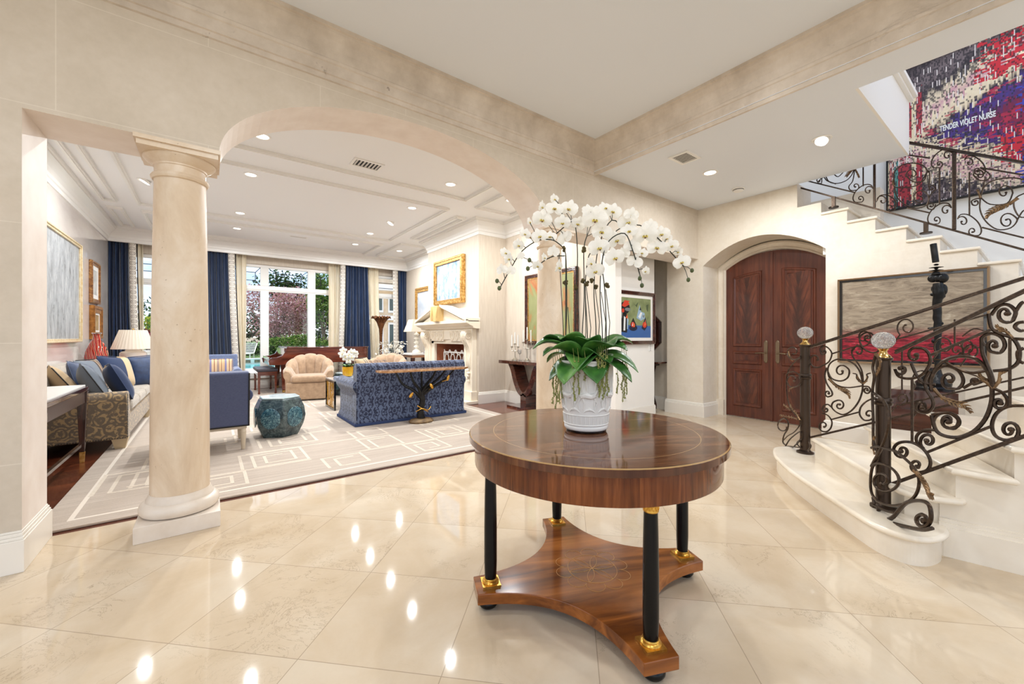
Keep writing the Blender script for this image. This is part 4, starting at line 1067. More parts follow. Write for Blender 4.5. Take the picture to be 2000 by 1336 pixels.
# ---- tall woven-look painting on the stair wall
def mk_tapestry():
    m, t = newmat('multicolour_pixel_painting'); tc = t.n('ShaderNodeTexCoord').outputs['Object']; x, y, z = t.xyz(tc)
    # chevrons of colour torn into fine horizontal and vertical dashes
    def cells(sx, sz, seed):
        v = t.n('ShaderNodeCombineXYZ', {0: t.math('FLOOR', t.math('MULTIPLY', x, sx)), 1: t.math('FLOOR', t.math('MULTIPLY', z, sz)), 2: seed}).outputs[0]
        return t.n('ShaderNodeTexWhiteNoise', {'Vector': v}, noise_dimensions='3D').outputs
    ca = cells(52, 15, 1.0); cb = cells(20, 60, 2.0); cc = cells(80, 46, 3.0)
    jz = t.math('ADD', t.math('MULTIPLY', t.math('SUBTRACT', ca[0], 0.5), 0.16), t.math('MULTIPLY', t.math('SUBTRACT', cb[0], 0.5), 0.08))
    jx = t.math('MULTIPLY', t.math('SUBTRACT', cb[0], 0.5), 0.16)
    ax = t.math('ABSOLUTE', t.math('ADD', x, t.math('ADD', jx, -0.10))); zz = t.math('ADD', z, jz)
    # mirrored about a line in the lower third: chevron bands
    d = t.math('ADD', t.math('MULTIPLY', ax, 0.55), t.math('ABSOLUTE', t.math('ADD', zz, 0.06)))
    base = t.ramp(t.math('DIVIDE', d, 1.45), [(0.0,(150,24,62)),(0.12,(120,22,58)),(0.2,(84,36,96)),(0.27,(70,48,128)),(0.32,(48,28,46)),(0.37,(228,206,172)),(0.45,(242,224,190)),(0.52,(206,150,160)),(0.6,(232,212,180)),(0.68,(60,48,50)),(0.8,(120,104,104)),(1.0,(52,40,44))])
    up = t.math('MULTIPLY', t.math('LESS_THAN', ax, t.math('ADD', 0.40, jx)), t.math('MULTIPLY', t.math('GREATER_THAN', zz, 0.42), t.math('LESS_THAN', zz, 0.86)))
    red = t.math('MAXIMUM', up, t.math('MULTIPLY', t.math('LESS_THAN', t.math('ABSOLUTE', t.math('ADD', x, t.math('ADD', jx, -0.12))), 0.30), t.math('LESS_THAN', t.math('ABSOLUTE', t.math('ADD', zz, 0.42)), 0.17)))
    base = t.mix(t.math('MULTIPLY', red, t.math('LESS_THAN', cb[0], 0.8)), base, lin((208,38,50)))
    rn = t.math('GREATER_THAN', t.noise(t.coord((2.0,1,4.5)), 1.7, 4, 0.7), 0.57)
    base = t.mix(t.math('MULTIPLY', t.math('MULTIPLY', rn, t.math('LESS_THAN', d, 0.62)), 0.8), base, lin((188,34,66)))
    bl = t.math('MULTIPLY', t.math('LESS_THAN', t.math('ABSOLUTE', t.math('ADD', x, t.math('ADD', jx, -0.13))), 0.10), t.math('LESS_THAN', t.math('ABSOLUTE', t.math('SUBTRACT', t.math('ABSOLUTE', t.math('ADD', zz, 0.30)), 0.42)), 0.17))
    base = t.mix(bl, base, lin((62,66,172)))
    # striped side panels of muted colour columns
    st = t.math('MULTIPLY', t.math('GREATER_THAN', t.math('ABSOLUTE', x), 0.78), t.math('LESS_THAN', t.math('ABSOLUTE', t.math('SUBTRACT', t.math('ABSOLUTE', t.math('ADD', zz, 0.15)), 0.42)), 0.26))
    w1 = t.n('ShaderNodeTexWhiteNoise', {'W': t.math('FLOOR', t.math('MULTIPLY', x, 24.0))}, noise_dimensions='1D').outputs[0]
    pal = t.ramp(w1, [(0.0,(170,52,60)),(0.18,(214,120,110)),(0.34,(86,132,176)),(0.5,(232,214,176)),(0.62,(96,150,140)),(0.76,(72,50,52)),(0.88,(226,190,90))], 'CONSTANT')
    base = t.mix(st, base, pal)
    # dashes
    dark = t.math('GREATER_THAN', cc[0], t.math('ADD', 0.62, t.math('MULTIPLY', t.math('LESS_THAN', d, 0.75), 0.2)))
    lite = t.math('GREATER_THAN', ca[0], 0.88)
    thin = t.math('LESS_THAN', t.math('FRACT', t.math('MULTIPLY', x, 52.0)), 0.42)
    base = t.mix(t.math('MULTIPLY', dark, 0.75), base, lin((34,24,30)))
    base = t.mix(t.math('MULTIPLY', t.math('MULTIPLY', lite, thin), 0.9), base, lin((240,230,222)))
    t.bsdf(base, 0.5); return m
ax0, ax1, az0, az1 = -0.95, 1.275, 2.86, 4.66
pt, cv, iw, ih, yf = picture('painting', 'large red violet and cream pixelated painting lettered in white high on the stair wall', 'painting', (7.198, (ax0+ax1)/2, (az0+az1)/2), FACE_NX, ax1-ax0, az1-az0, (M_dark, mk_tapestry()), 0.016, 0.06)
cu = bpy.data.curves.new('lettering', 'FONT'); cu.body = 'TENDER VIOLET NURSE'; cu.size = 0.092; cu.offset = 0.0028; cu.extrude = 0.0015; cu.align_x = 'LEFT'
to = bpy.data.objects.new('lettering', cu); COL.objects.link(to)
bpy.context.view_layer.update()
dg = bpy.context.evaluated_depsgraph_get(); me = bpy.data.meshes.new_from_object(to.evaluated_get(dg)); me.materials.clear(); me.materials.append(M_trimw)
bpy.data.objects.remove(to)
lo = bpy.data.objects.new('lettering', me); COL.objects.link(lo); lo.parent = cv
a = onX(1835, 257, 7.15); c2 = onX(1945, 228, 7.15)
W0 = max(v.co.x for v in me.vertices) - min(v.co.x for v in me.vertices); sx = (a.y-c2.y)/W0
lo.scale = (sx, 1, 1); lo.rotation_euler = (PI/2, 0, 0)
lo.location = (-(a.y-(ax0+ax1)/2), yf-0.003, a.z-(az0+az1)/2)
# ---- still life with flowers in a mahogany frame: painted shapes on canvas
t_, cv, iw, ih, yf = picture('painting', 'colourful still life in a dark wood frame on the white alcove wall behind the orchids', 'painting', (5.05, 3.714, 1.49), 0, 1.03, 0.79, (M_darkwoodx, noisy('olive_painted_ground', [(0.3,(108,118,78)),(0.6,(140,150,104)),(0.75,(96,108,70))], 7, 4, 0.5)), 0.055, 0.04, plain('white_linen_liner', (236,232,224), 0.8), 0.045)
cols = {k: plain('paint_'+k, c, 0.5) for k, c in dict(blue=(58,98,158), navy=(30,34,58), black=(22,22,24), red=(206,62,38), orange=(226,104,60), white=(226,228,226), sky=(150,176,196), grey=(120,124,124), olive=(74,86,58)).items()}
def paint(cname, poly, lay):
    b = MB(); b.prism(poly, yf-0.0006*lay-0.0004, yf-0.0001, 'y'); b.build('painted_shape', cols[cname], cv)
def ell(cx, cz, rx, rz, n=14, a=0): return [(cx+rx*math.cos(2*PI*i/n)*math.cos(a)-rz*math.sin(2*PI*i/n)*math.sin(a), cz+rx*math.cos(2*PI*i/n)*math.sin(a)+rz*math.sin(2*PI*i/n)*math.cos(a)) for i in range(n)]
paint('blue', [(-iw, -ih), (iw, -ih), (iw, -ih+0.18), (-iw, -ih+0.19)], 1)
paint('black', [(-.30, -.21), (-.17, -.22), (-.13, -.06), (-.18, .06), (-.26, .06), (-.32, -.05)], 2)
paint('white', [(-.25, -.19), (-.21, -.19), (-.20, .0), (-.24, .02)], 3); paint('grey', [(-.33, -.02), (-.28, -.01), (-.27, .1), (-.33, .02)], 3); paint('sky', [(-.17, -.17), (-.15, -.17), (-.13, -.03), (-.17, .03)], 3)
paint('black', ell(-.22, .14, .12, .09), 2); paint('red', [(-.29, .17), (-.22, .25), (-.10, .245), (-.14, .22), (-.10, .20), (-.17, .17), (-.22, .15)], 3); paint('grey', ell(-.15, .12, .07, .025), 4); paint('red', ell(-.26, .1, .03, .03), 4); paint('orange', [(-.2, .0), (-.15, -.02), (-.16, .05)], 4); paint('olive', [(-.38, .22), (-.33, .2), (-.31, .12), (-.37, .15)], 3)
paint('navy', ell(-.02, -.15, .10, .045), 2); paint('black', [(-.09, -.10), (-.02, .0), (.05, -.1), (.0, -.16)], 3); paint('red', ell(-.03, -.10, .045, .04), 4); paint('white', [(-.05, -.12), (-.03, -.12), (-.03, -.06)], 5); paint('orange', ell(.0, -.11, .02, .03), 5)
paint('navy', [(.18, -.15), (.26, -.19), (.33, -.12), (.28, .02)], 2); paint('red', ell(.26, -.10, .05, .045), 3); paint('orange', [(.24, -.12), (.29, -.1), (.28, -.02)], 4)
paint('sky', [(.06, .0), (.10, .11), (.14, .2), (.17, .1), (.26, .08), (.27, .0), (.17, -.04)], 2); paint('white', [(.10, .02), (.16, .09), (.20, .08), (.15, -.01)], 3); paint('navy', [(.13, .12), (.15, .17), (.18, .12)], 3); paint('grey', [(.20, .04), (.26, .05), (.24, .0)], 3)
paint('olive', [(.0, .21), (.07, .16), (.1, .24), (.04, .19)], 2); paint('olive', [(.30, .2), (.36, .22), (.34, .1), (.31, .14)], 2)
# ---- portrait on the living-room right wall, seen past the column
M_port = noisy('green_and_ochre_portrait', [(0.3,(96,52,34)),(0.42,(176,110,66)),(0.52,(138,142,92)),(0.64,(150,150,104)),(0.8,(88,92,96))], 2.6, 6, 0.5, dist=1.4, stretch=(1,1,0.6))
picture('painting', 'dark framed green and ochre portrait above the candlesticks seen past the orchid-side column', 'painting', (4.489, 4.90, 1.68), FACE_NX, 1.24, 1.2, (M_darkwoodx, M_port), 0.06, 0.045, M_goldfr, 0.02)

# switch and outlet
t = thing('light_switch', 'white four-gang switch plate under the still life painting', 'switch', (5.49, 3.714, 1.045))
b = MB(); b.box(-.05, .05, -.006, 0, -.06, .06); b.build('switch_plate', M_trimw, t, bevel=0.002)
for i in range(4):
    b = MB(); b.box(-.012, .012, -.012, -.006, -.05+.028*i-.008+.005, -.05+.028*i+.008+.005); b.build('rocker', M_grille, t)
t = thing('wall_outlet', 'small cream outlet low on the white alcove wall', 'outlet', (4.88, 3.714, 0.33))
b = MB(); b.box(-.035, .035, -.006, 0, -.055, .055); b.build('outlet_plate', M_trimw, t, bevel=0.002)
for z in (-.022, .022):
    b = MB(); b.ball((0, -.007, z), (.014, .003, .016), n=10); b.build('socket', M_grille, t)
# hall: octagonal mirror above a console
t = thing('octagonal_mirror', 'dark octagonal mirror on the hall wall past the white alcove', 'mirror', (6.068, 4.31, 1.285), FACE_NX)
oc = lambda r: [(r*math.cos(PI/8+i*PI/4), r*math.sin(PI/8+i*PI/4)) for i in range(8)]
b = MB(); A, B = oc(0.46), oc(0.37); vs = [(p[0], y, p[1]) for y, L_ in ((0, A), (-.03, A), (-.045, oc(.43)), (-.03, B), (-.012, B)) for p in L_]
b.add(vs, [(j*8+i, j*8+(i+1) % 8, (j+1)*8+(i+1) % 8, (j+1)*8+i) for j in range(4) for i in range(8)]); b.build('mirror_frame', M_darkwood, t)
b = MB(); b.prism(oc(.375), -.014, -.004, 'y'); b.build('mirror_glass', M_pane, t)
t = thing('console_table', 'dark wood console under the octagonal mirror in the hall', 'console', (6.065, 3.95, 0), FACE_NX)
b = MB(); b.box(-.62, .20, -.30, -.012, .775, .80); b.build('tabletop', M_darkwoodx, t, bevel=0.004)
b = MB(); b.box(-.5, .04, -.2, -.02, .73, .775); b.build('apron', M_darkwoodx, t)
for x in (-.46, -.02):
    b = MB(); b.tube(smoothpath([(x, -.05, .74), (x, -.10, .62), (x, -.16, .45), (x, -.11, .22), (x, -.05, .08), (x, -.05, .0)], 4), 0.022, 8); b.build('leg', M_darkwood, t)
# ---------------------------------------------------------------- lower stair (curved flight)
M_tread = noisy('polished_stair_marble', [(0.25,(222,207,184)),(0.5,(235,223,204)),(0.75,(241,232,217))], 3.0, 7, 0.16, dist=0.4, nrough=0.62)
M_riser = noisy('cream_stair_marble', [(0.3,(226,213,193)),(0.7,(238,229,214))], 3.5, 6, 0.28)
st = thing('staircase', 'curving cream marble staircase with bullnose bottom step at the right', 'staircase', (3.9, 0.2, 0))
def nose_slab(name, outline, z1, th=0.034, parent=st, back=None):
    # slab whose edge is rounded (bullnose)
    n = len(outline)
    b = MB(); c = Vector((sum(p[0] for p in outline)/n, sum(p[1] for p in outline)/n))
    rows = []
    for k in range(7):
        a = -PI/2 + PI*k/6; o = th/2*(math.cos(a)-1); z = z1 - th/2 + th/2*math.sin(a)
        rows.append([inset(outline, i, -o) + (z,) for i in range(n)])
    vs = [p for r in rows for p in r]
    b.add(vs, [(j*n+i, j*n+(i+1) % n, (j+1)*n+(i+1) % n, (j+1)*n+i) for j in range(6) for i in range(n)], 0, True)
    b.add(rows[0], [tuple(reversed(range(n)))]); b.add(rows[-1], [tuple(range(n))])
    return b.build(name, M_tread, parent, world=True)
def inset(poly, i, d):
    n = len(poly); p0 = Vector(poly[i-1]); p = Vector(poly[i]); p1 = Vector(poly[(i+1) % n])
    e0 = (p-p0); e1 = (p1-p)
    if e0.length < 1e-6: e0 = e1
    if e1.length < 1e-6: e1 = e0
    e0.normalize(); e1.normalize()
    nn = Vector((-(e0.y+e1.y), e0.x+e1.x))
    if nn.length < 1e-6: nn = Vector((-e0.y, e0.x))
    nn.normalize(); k = d/max(0.4, nn.dot(Vector((-e0.y, e0.x))))
    return (p.x+nn.x*k, p.y+nn.y*k)
# step one: traced nosing (counter-clockwise), wraps round behind
front = [(4.42, 1.50), (4.30, 1.555), (4.204, 1.536), (4.08, 1.49), (3.927, 1.412), (3.647, 1.219), (3.381, 0.991), (3.177, 0.80), (3.046, 0.677), (2.962, 0.585), (2.925, 0.50), (2.927, 0.42), (2.98, 0.357), (3.07, 0.322), (3.17, 0.312), (3.27, 0.335)]
poly1 = [tuple(p[:2]) for p in [Vector(q+(0,)) for q in front]] + [(3.34, 0.36), (4.42, 1.2)]
sm = [(p.x, p.y) for p in smoothpath([(q[0], q[1], 0) for q in front], 4)] + [(3.34, 0.38), (4.42, 1.2)]
def ccw(p): 
    A = sum(p[i-1][0]*p[i][1]-p[i][0]*p[i-1][1] for i in range(len(p))); return p if A > 0 else list(reversed(p))
sm = ccw(sm)
nose_slab('tread', sm, 0.162)
b = MB(); ins = [inset(sm, i, 0.03) for i in range(len(sm))]; b.prism(ins, 0.0, 0.13); b.build('riser', M_riser, st, world=True)
# following steps: near end / far end of each nosing line
near = [None, (3.185, 0.515), (3.225, 0.312), (3.235, 0.109), (3.24, -0.095), (3.24, -0.30), (3.24, -0.51), (3.24, -0.72), (3.24, -0.93)]
far = [None, (4.21, 1.238), (4.265, 0.90), (4.28, 0.545), (4.285, 0.19), (4.285, -0.15), (4.285, -0.45), (4.285, -0.72), (4.285, -0.95)]
for k in range(1, 8):
    z = 0.162*(k+1)
    n0, f0 = near[k], far[k]; n1, f1 = near[k+1], far[k+1]
    dx, dy = (f0[0]-n0[0], f0[1]-n0[1]); L = math.hypot(dx, dy); nx, ny = (-dy/L, dx/L)  # towards the front of the step
    if ny < 0: nx, ny = -nx, -ny
    if k == 1:
        pl = [(3.32, 0.245), (3.235, 0.27), (3.18, 0.36), (3.155, 0.45), (3.185, 0.52), (4.15, 1.20), (4.19, 1.235), (4.25, 1.23), (4.285, 1.17), (4.285, 0.80), (3.40, 0.10)]
    else:
        pl = [(n1[0]-0.0, n1[1]-0.03), (n0[0]-0.0, n0[1]-0.03), (n0[0], n0[1]), (f0[0], f0[1]), (f0[0]+0.02, f0[1]-0.03), (f1[0]+0.02, f1[1]-0.05)]
    pl = ccw(pl)
    nose_slab('tread', pl, z)
    b = MB(); ins = [inset(pl, i, 0.026) for i in range(len(pl))]; ins = [(max(p[0], 3.264+0.20*max(0, .34-p[1])), p[1]) for p in ins]; b.prism(ins, max(0, z-0.20), z-0.033); b.build('riser', M_riser, st, world=True)
# closed side of the flight with its base mould
PXs = lambda y: 3.258 + 0.20*max(0, .34-y)
b = MB(); ys = [0.36, 0.30] + [0.30-0.05*i for i in range(1, 30)]
for i in range(len(ys)-1):
    ya, yb_ = ys[i], ys[i+1]; ym = (ya+yb_)/2
    kk = 1 if ym > 0.30 else 2
    for q in range(2, 8):
        if ym < near[q][1] - 0.005: kk = q
    zt = 0.162*(kk+1) - 0.033
    b.add([(PXs(ya), ya, 0), (PXs(yb_), yb_, 0), (PXs(yb_), yb_, zt), (PXs(ya), ya, zt)], [(0,1,2,3)])
side = [(PXs(y), y) for y in (0.36, 0.34, -1.1)]
b.build('side_panel', M_riser, st, world=True)
b = MB()
for o, z0, z1 in ((0.034, 0, 0.16), (0.022, 0.16, 0.182), (0.011, 0.182, 0.2)):
    n = len(side)
    b.add([(x-o-0.001, y, z) for z in (z0, z1) for x, y in side] + [(x, y, z1) for x, y in side], [(i, i+1, n+i+1, n+i) for i in range(n-1)] + [(n+i, n+i+1, 2*n+i+1, 2*n+i) for i in range(n-1)])
b.build('base_mould', M_riser, st, world=True)

# ---------------------------------------------------------------- upper flight along the door wall
ust = thing('upper_stair_flight', 'upper flight of cream stone steps climbing over the double door', 'staircase', (6.3, 0.5, 0.3))
for k in range(-9, 4):
    y0, z = stairY(k), stairZ(k)
    b = MB(); b.box(XD-0.022, 7.2, y0-0.022, y0+0.2485, z-0.03, z); b.build('tread', M_tread, ust, world=True, bevel=0.01)
    b = MB(); b.box(6.0, 7.2, y0+0.002, y0+0.2485, z-0.5, z-0.03); b.box(XD+0.002, 6.0, y0+0.001, y0+0.02, z-0.158, z-0.03); b.build('riser', M_trimw, ust, world=True)

# ---------------------------------------------------------------- wrought iron railings, traced on their own upright planes
CR = {'A': (1500, 600, 2.57), 'B': (1560, 300, 4.545), 'C': (1500, 640, 5.136), 'D': (1660, 800, 5.136), 'E': (1640, 500, 2.672), 'F': (1780, 540, 6.073), 'P': (0, 0, 1)}
def px(c, p): o = CR[c]; return (o[0]+p[0]/o[2], o[1]+p[1]/o[2])
def curl(p, c, turns, r1=0.22):
    # spiral from point p round centre c
    r0 = math.hypot(p[0]-c[0], p[1]-c[1]); a0 = math.atan2(p[1]-c[1], p[0]-c[0]); out = []
    n = int(abs(turns)*18)
    for i in range(1, n+1):
        s = i/n; r = r0*(1-s*(1-r1)); a = a0 + turns*2*PI*s
        out.append((c[0]+r*math.cos(a), c[1]+r*math.sin(a)))
    return out
class Rail:
    def __init__(s, proj, parent): s.pj = proj; s.par = parent
    def path(s, c, pts, r, start=None, end=None, name='scroll', mat=None, leaf=False, k=4, taper=True):
        sp = [(p.x, p.y) for p in smoothpath([(q[0], q[1], 0) for q in pts], k)] if len(pts) > 2 else pts
        if start: sp = list(reversed(curl(sp[0], start[0], start[1], start[2] if len(start) > 2 else 0.2))) + sp
        if end: sp = sp + curl(sp[-1], end[0], end[1], end[2] if len(end) > 2 else 0.2)
        P = [s.pj(*px(c, q)) for q in sp]
        rr = r
        if leaf: rr = [r*(0.35+1.2*math.sin(PI*min(1, (i/(len(P)-1))*0.9+0.1))) for i in range(len(P))]
        b = MB(); b.tube(P, rr, 6)
        if start: b.ball(P[0], r*1.7, n=8)
        if end: b.ball(P[-1], r*1.7, n=8)
        return b.build(name, mat or M_iron, s.par, world=True)
    def leafs(s, c, pts, r, name='acanthus_leaf'):
        # acanthus spray: a tapering midrib with barbed side lobes
        P = [s.pj(*px(c, q)) for q in [(p.x, p.y) for p in smoothpath([(q[0], q[1], 0) for q in pts], 3)]]
        b = MB(); n = len(P); b.tube(P, [r*(1.6-1.3*i/(n-1)) for i in range(n)], 6)
        for i in range(1, n-1):
            t = (P[i+1]-P[i-1]).normalized(); nrm = (s.pj(*px(c, (pts[0][0], pts[0][1]+10))) - s.pj(*px(c, pts[0]))).normalized(); sd = nrm - t*nrm.dot(t)
            for sg in (1, -1):
                L = r*2.6*math.sin(PI*i/n)+r*0.8
                b.tube([P[i], P[i] + sd*sg*L*0.7 + t*L*0.5, P[i] + sd*sg*L + t*L*1.2], [r*0.9, r*0.8, r*0.2], 5)
        return b.build(name, M_ironlt, s.par, world=True)
    def rbar(s, c, a, bb, w, h, name, mat=None):
        b = MB(); b.bar(s.pj(*px(c, a)), s.pj(*px(c, bb)), w, h); return b.build(name, mat or M_iron, s.par, world=True, bevel=min(w, h)*0.2)
M_newel = plain('dark_bronze_post', (70,57,47), 0.3, 0.7)
def newel(t, p, z0, z1, r):
    b = MB(); b.lathe([(r*1.75, z0), (r*1.75, z0+0.012), (r*1.3, z0+0.02), (r, z0+0.03), (r, z0+0.68*(z1-z0)), (r*1.22, z0+0.685*(z1-z0)), (r*1.28, z0+0.70*(z1-z0)), (r*1.05, z0+0.705*(z1-z0)), (r*1.05, z0+0.712*(z1-z0)), (r*1.28, z0+0.715*(z1-z0)), (r*1.22, z0+0.73*(z1-z0)), (r, z0+0.735*(z1-z0)), (r, z1-0.02), (r*1.2, z1-0.015), (r*1.32, z1-0.006), (r*1.2, z1)], 24, (p.x, p.y, 0))
    nb = b.build('newel_post', M_newel, t, world=True)
    b = MB(); b.lathe([(r*1.15, z1), (r*0.95, z1+0.012), (r*0.62, z1+0.022), (r*0.5, z1+0.038), (r*0.7, z1+0.05), (r*0.9, z1+0.054)], 24, (p.x, p.y, 0)); b.build('finial_collar', M_brass, nb, world=True)
    b = MB(); b.ball((p.x, p.y, z1+0.054+r*1.36), (r*1.6, r*1.6, r*1.45), n=24); b.build('crystal_finial', M_crystal, nb, world=True)
def perp(p0):
    # upright plane through p0, square to the bottom treads
    n = Vector((0.59, -0.807, 0.0))
    def f(a, b_):
        v = Vector(ray(a, b_)); o = Vector((0, 0, HC)); tt = (Vector((p0.x, p0.y, 0)) - Vector((0, 0, 0))).dot(n)/v.dot(n); return o + v*tt
    return f
# ---- near rail
N1 = Vector((3.285, 0.600, 0.162))
near_t = thing('stair_railing', 'nearest wrought iron stair railing with the larger crystal ball on its post', 'railing', (N1.x, N1.y, 0.162), 0, 'wrought iron stair railings')
newel(near_t, N1, 0.162, 1.078, 0.036)
XN = 3.292
rn = Rail(lambda a, b_: onX(a, b_, XN), near_t)
q0, q1 = onX(1748, 690, XN), onX(2000, 571, XN); dv = (q1-q0); q2 = q0 + dv*1.7
b = MB(); b.bar(q0, q2, 0.034, 0.012); b.bar(q0+Vector((0,0,.012)), q2+Vector((0,0,.012)), 0.022, 0.012); b.build('handrail', M_iron, near_t, world=True, bevel=0.003)
q0, q1 = onX(1740, 946, XN), onX(2000, 852, XN); b = MB(); b.bar(q0, q0+(q1-q0)*1.7, 0.016, 0.018); b.build('bottom_rail', M_iron, near_t, world=True)
rn.rbar('E', (475, 517), (792, 383), 0.012, 0.014, 'middle_rail'); rn.rbar('E', (455, 1025), (800, 885), 0.012, 0.014, 'middle_rail')
rn.rbar('E', (378, 640), (378, 970), 0.012, 0.012, 'baluster'); rn.rbar('E', (888, 430), (888, 790), 0.012, 0.012, 'baluster')
r = 0.0082
rn.path('D', [(460,450),(440,390),(480,340),(560,322),(650,340),(740,400),(800,490),(805,560),(770,610),(700,630)], r, ((525,415),-0.95), ((670,560),1.0))
rn.path('D', [(740,390),(680,340),(665,280),(700,230),(770,205),(850,205)], r, ((785,315),1.2), None)
rn.path('D', [(860,200),(838,120),(880,55),(960,32),(1050,50),(1097,110),(1080,165),(1000,188)], r, None, ((985,110),0.9))
rn.path('E', [(480,830),(500,905),(545,938),(620,945),(700,915),(760,850),(790,770),(795,690),(780,620),(740,560),(690,530),(620,525),(550,545),(500,590),(475,650),(480,700)], r*1.15)
rn.path('E', [(480,830),(520,820),(580,825),(620,860),(600,900),(560,895)], r, None, ((560,865),0.8))
rn.path('E', [(470,600),(445,650),(455,700),(485,750),(485,790),(455,818),(415,812)], r, None, ((430,785),0.9))
rn.path('E', [(288,590),(310,630),(370,640),(430,620),(468,570),(470,520),(440,485),(390,478)], r, ((322,590),-0.9), ((393,520),-0.8))
rn.path('E', [(375,560),(400,620),(440,660),(500,670)], r)
rn.path('E', [(962,782),(880,786),(820,820),(795,880),(810,935),(860,960),(920,950)], r, None, ((885,910),-1.2))
rn.path('E', [(800,690),(850,715),(876,755),(862,790),(825,795)], r, None, ((832,765),0.8))
rn.path('E', [(778,300),(785,350),(800,385),(850,410),(905,432),(938,490),(930,555),(880,590),(800,600)], r)
rn.path('E', [(790,310),(830,262),(880,255),(918,290),(905,335)], r, None, ((865,300),0.9))
rn.path('E', [(918,290),(945,250),(962,240)], r); rn.path('E', [(905,432),(962,435)], r)
rn.path('E', [(758,470),(740,430),(790,405),(845,425),(862,470),(835,505),(790,500)], r, None, ((805,465),0.8))
rn.path('E', [(742,430),(745,500),(770,570),(797,640),(798,690)], r*1.1)
rn.path('E', [(962,560),(935,545),(930,500),(962,480)], r); rn.path('E', [(962,345),(930,350),(915,370),(940,390),(962,385)], r)
rn.path('E', [(480,640),(505,595),(560,575),(620,600),(645,650),(620,690),(560,690)], r, None, ((575,645),0.9))
rn.path('E', [(540,545),(600,580),(680,610),(760,600)], r); rn.path('E', [(645,690),(700,660),(740,655),(700,670)], r, None, ((705,650),0.6))
rn.leafs('E', [(490,690),(530,735),(590,765),(650,780),(690,820)], 0.006); rn.leafs('E', [(798,690),(770,660),(740,640),(728,605)], 0.006); rn.leafs('E', [(800,690),(830,655),(835,620),(860,600)], 0.006); rn.leafs('E', [(905,432),(870,395),(835,385),(820,362)], 0.005)
# the same ironwork goes on up the flight
q0, q1 = onX(1748, 690, XN), onX(2000, 571, XN); sl = (q1.z-q0.z)/(q1.y-q0.y)
for ch in list(near_t.children):
    if ch.name.split('.')[0] in ('scroll', 'acanthus_leaf', 'middle_rail', 'baluster'):
        c = ch.copy(); COL.objects.link(c); c.parent = near_t; c.location = (0, -0.53, -0.53*sl)
pn = Rail(perp(N1 + Vector((-0.034, 0.046, 0))), near_t); r = 0.0078
pn.path('D', [(215,385),(270,370),(330,385),(460,420),(560,500),(640,580),(690,680),(690,780),(650,870),(560,940),(450,965),(330,945),(240,880),(207,780),(215,620),(250,545),(330,545),(420,590),(480,660),(490,730),(450,790),(370,822),(290,800)], r, None, ((325,710),0.95,0.35), 'vine_scroll')
pn.path('A', [(530,432),(580,470),(606,540),(600,620),(570,705),(535,770),(520,800)], r*1.15, None, None, 'vine_scroll')
pn.path('A', [(541,235),(526,300),(533,350),(524,430),(528,560),(528,650),(535,720)], r*0.9, None, None, 'vine_scroll')
pn.path('D', [(205,1030),(240,960),(230,880)], r, None, None, 'vine_scroll')
pn.path('D', [(200,1020),(230,1085),(350,1118),(520,1165),(720,1205),(825,1190)], r*1.3, None, None, 'base_scroll')
pn.path('D', [(350,1110),(430,1080),(500,1000),(560,940),(640,915),(740,920),(800,970),(815,1080),(790,1150),(730,1175)], r*1.25, None, ((730,1100),0.9,0.3), 'base_scroll')
pn.path('D', [(205,1030),(225,960),(300,990),(370,1020),(470,1040)], r, None, ((340,1010),0.5,0.4), 'base_scroll')
pn.leafs('D', [(650,610),(710,680),(760,760),(790,840),(830,868)], 0.007); pn.leafs('A', [(541,235),(562,265),(560,300),(540,345)], 0.006); pn.leafs('A', [(535,650),(525,690),(535,740)], 0.005)
# ---- far rail
N2 = Vector((4.285, 1.307, 0.162))
far_t = thing('stair_railing', 'far wrought iron stair railing with the smaller crystal ball in front of the double door', 'railing', (N2.x, N2.y, 0.162), 0, 'wrought iron stair railings')
newel(far_t, N2, 0.162, 1.135, 0.038)
XF = 4.285
rf = Rail(lambda a, b_: onX(a, b_, XF), far_t); r = 0.0065
q0, q1 = onX(1581, 679, XF), onX(2000, 545, XF); b = MB(); b.bar(q0, q0+(q1-q0)*1.5, 0.04, 0.014); b.bar(q0+Vector((0,0,.012)), q0+(q1-q0)*1.5+Vector((0,0,.012)), 0.026, 0.012); b.build('handrail', M_iron, far_t, world=True, bevel=0.003)
q0, q1 = onX(1579, 855, XF), onX(2000, 757, XF); b = MB(); b.bar(q0, q0+(q1-q0)*1.5, 0.014, 0.016); b.build('bottom_rail', M_iron, far_t, world=True)
rf.rbar('C', (640,262), (905,182), 0.010, 0.012, 'middle_rail'); rf.rbar('C', (640,920), (920,845), 0.010, 0.012, 'middle_rail')
rf.rbar('P', (1730,668), (1930,614), 0.010, 0.012, 'middle_rail'); rf.rbar('P', (1760,790), (2000,737), 0.010, 0.012, 'middle_rail')
rf.path('C', [(950,560),(925,450),(870,370),(780,322),(690,318),(622,360),(600,430),(620,510),(700,580),(800,600),(900,590),(960,580)], r)
rf.path('C', [(600,440),(640,510),(730,535),(800,500),(815,430),(780,390)], r, None, ((733,438),-0.9))
rf.path('C', [(590,400),(570,480),(590,560),(640,640),(640,680),(600,695)], r, None, ((603,658),0.8))
rf.path('C', [(950,560),(945,640),(910,740),(840,830),(760,872),(690,850),(640,800),(652,750),(700,728)], r, None, ((715,780),1.1))
rf.path('C', [(640,800),(600,770),(560,785),(545,820)], r, None, ((580,820),-0.8))
rf.path('C', [(540,860),(600,880),(640,940),(630,1005),(590,1042),(545,1040)], r, None, ((560,985),0.9))
rf.path('C', [(545,182),(600,200),(640,260),(612,340),(545,382)], r, None, ((480,320),0.9))
rf.path('C', [(545,182),(525,220),(540,265)], r, None, ((558,240),-0.8))
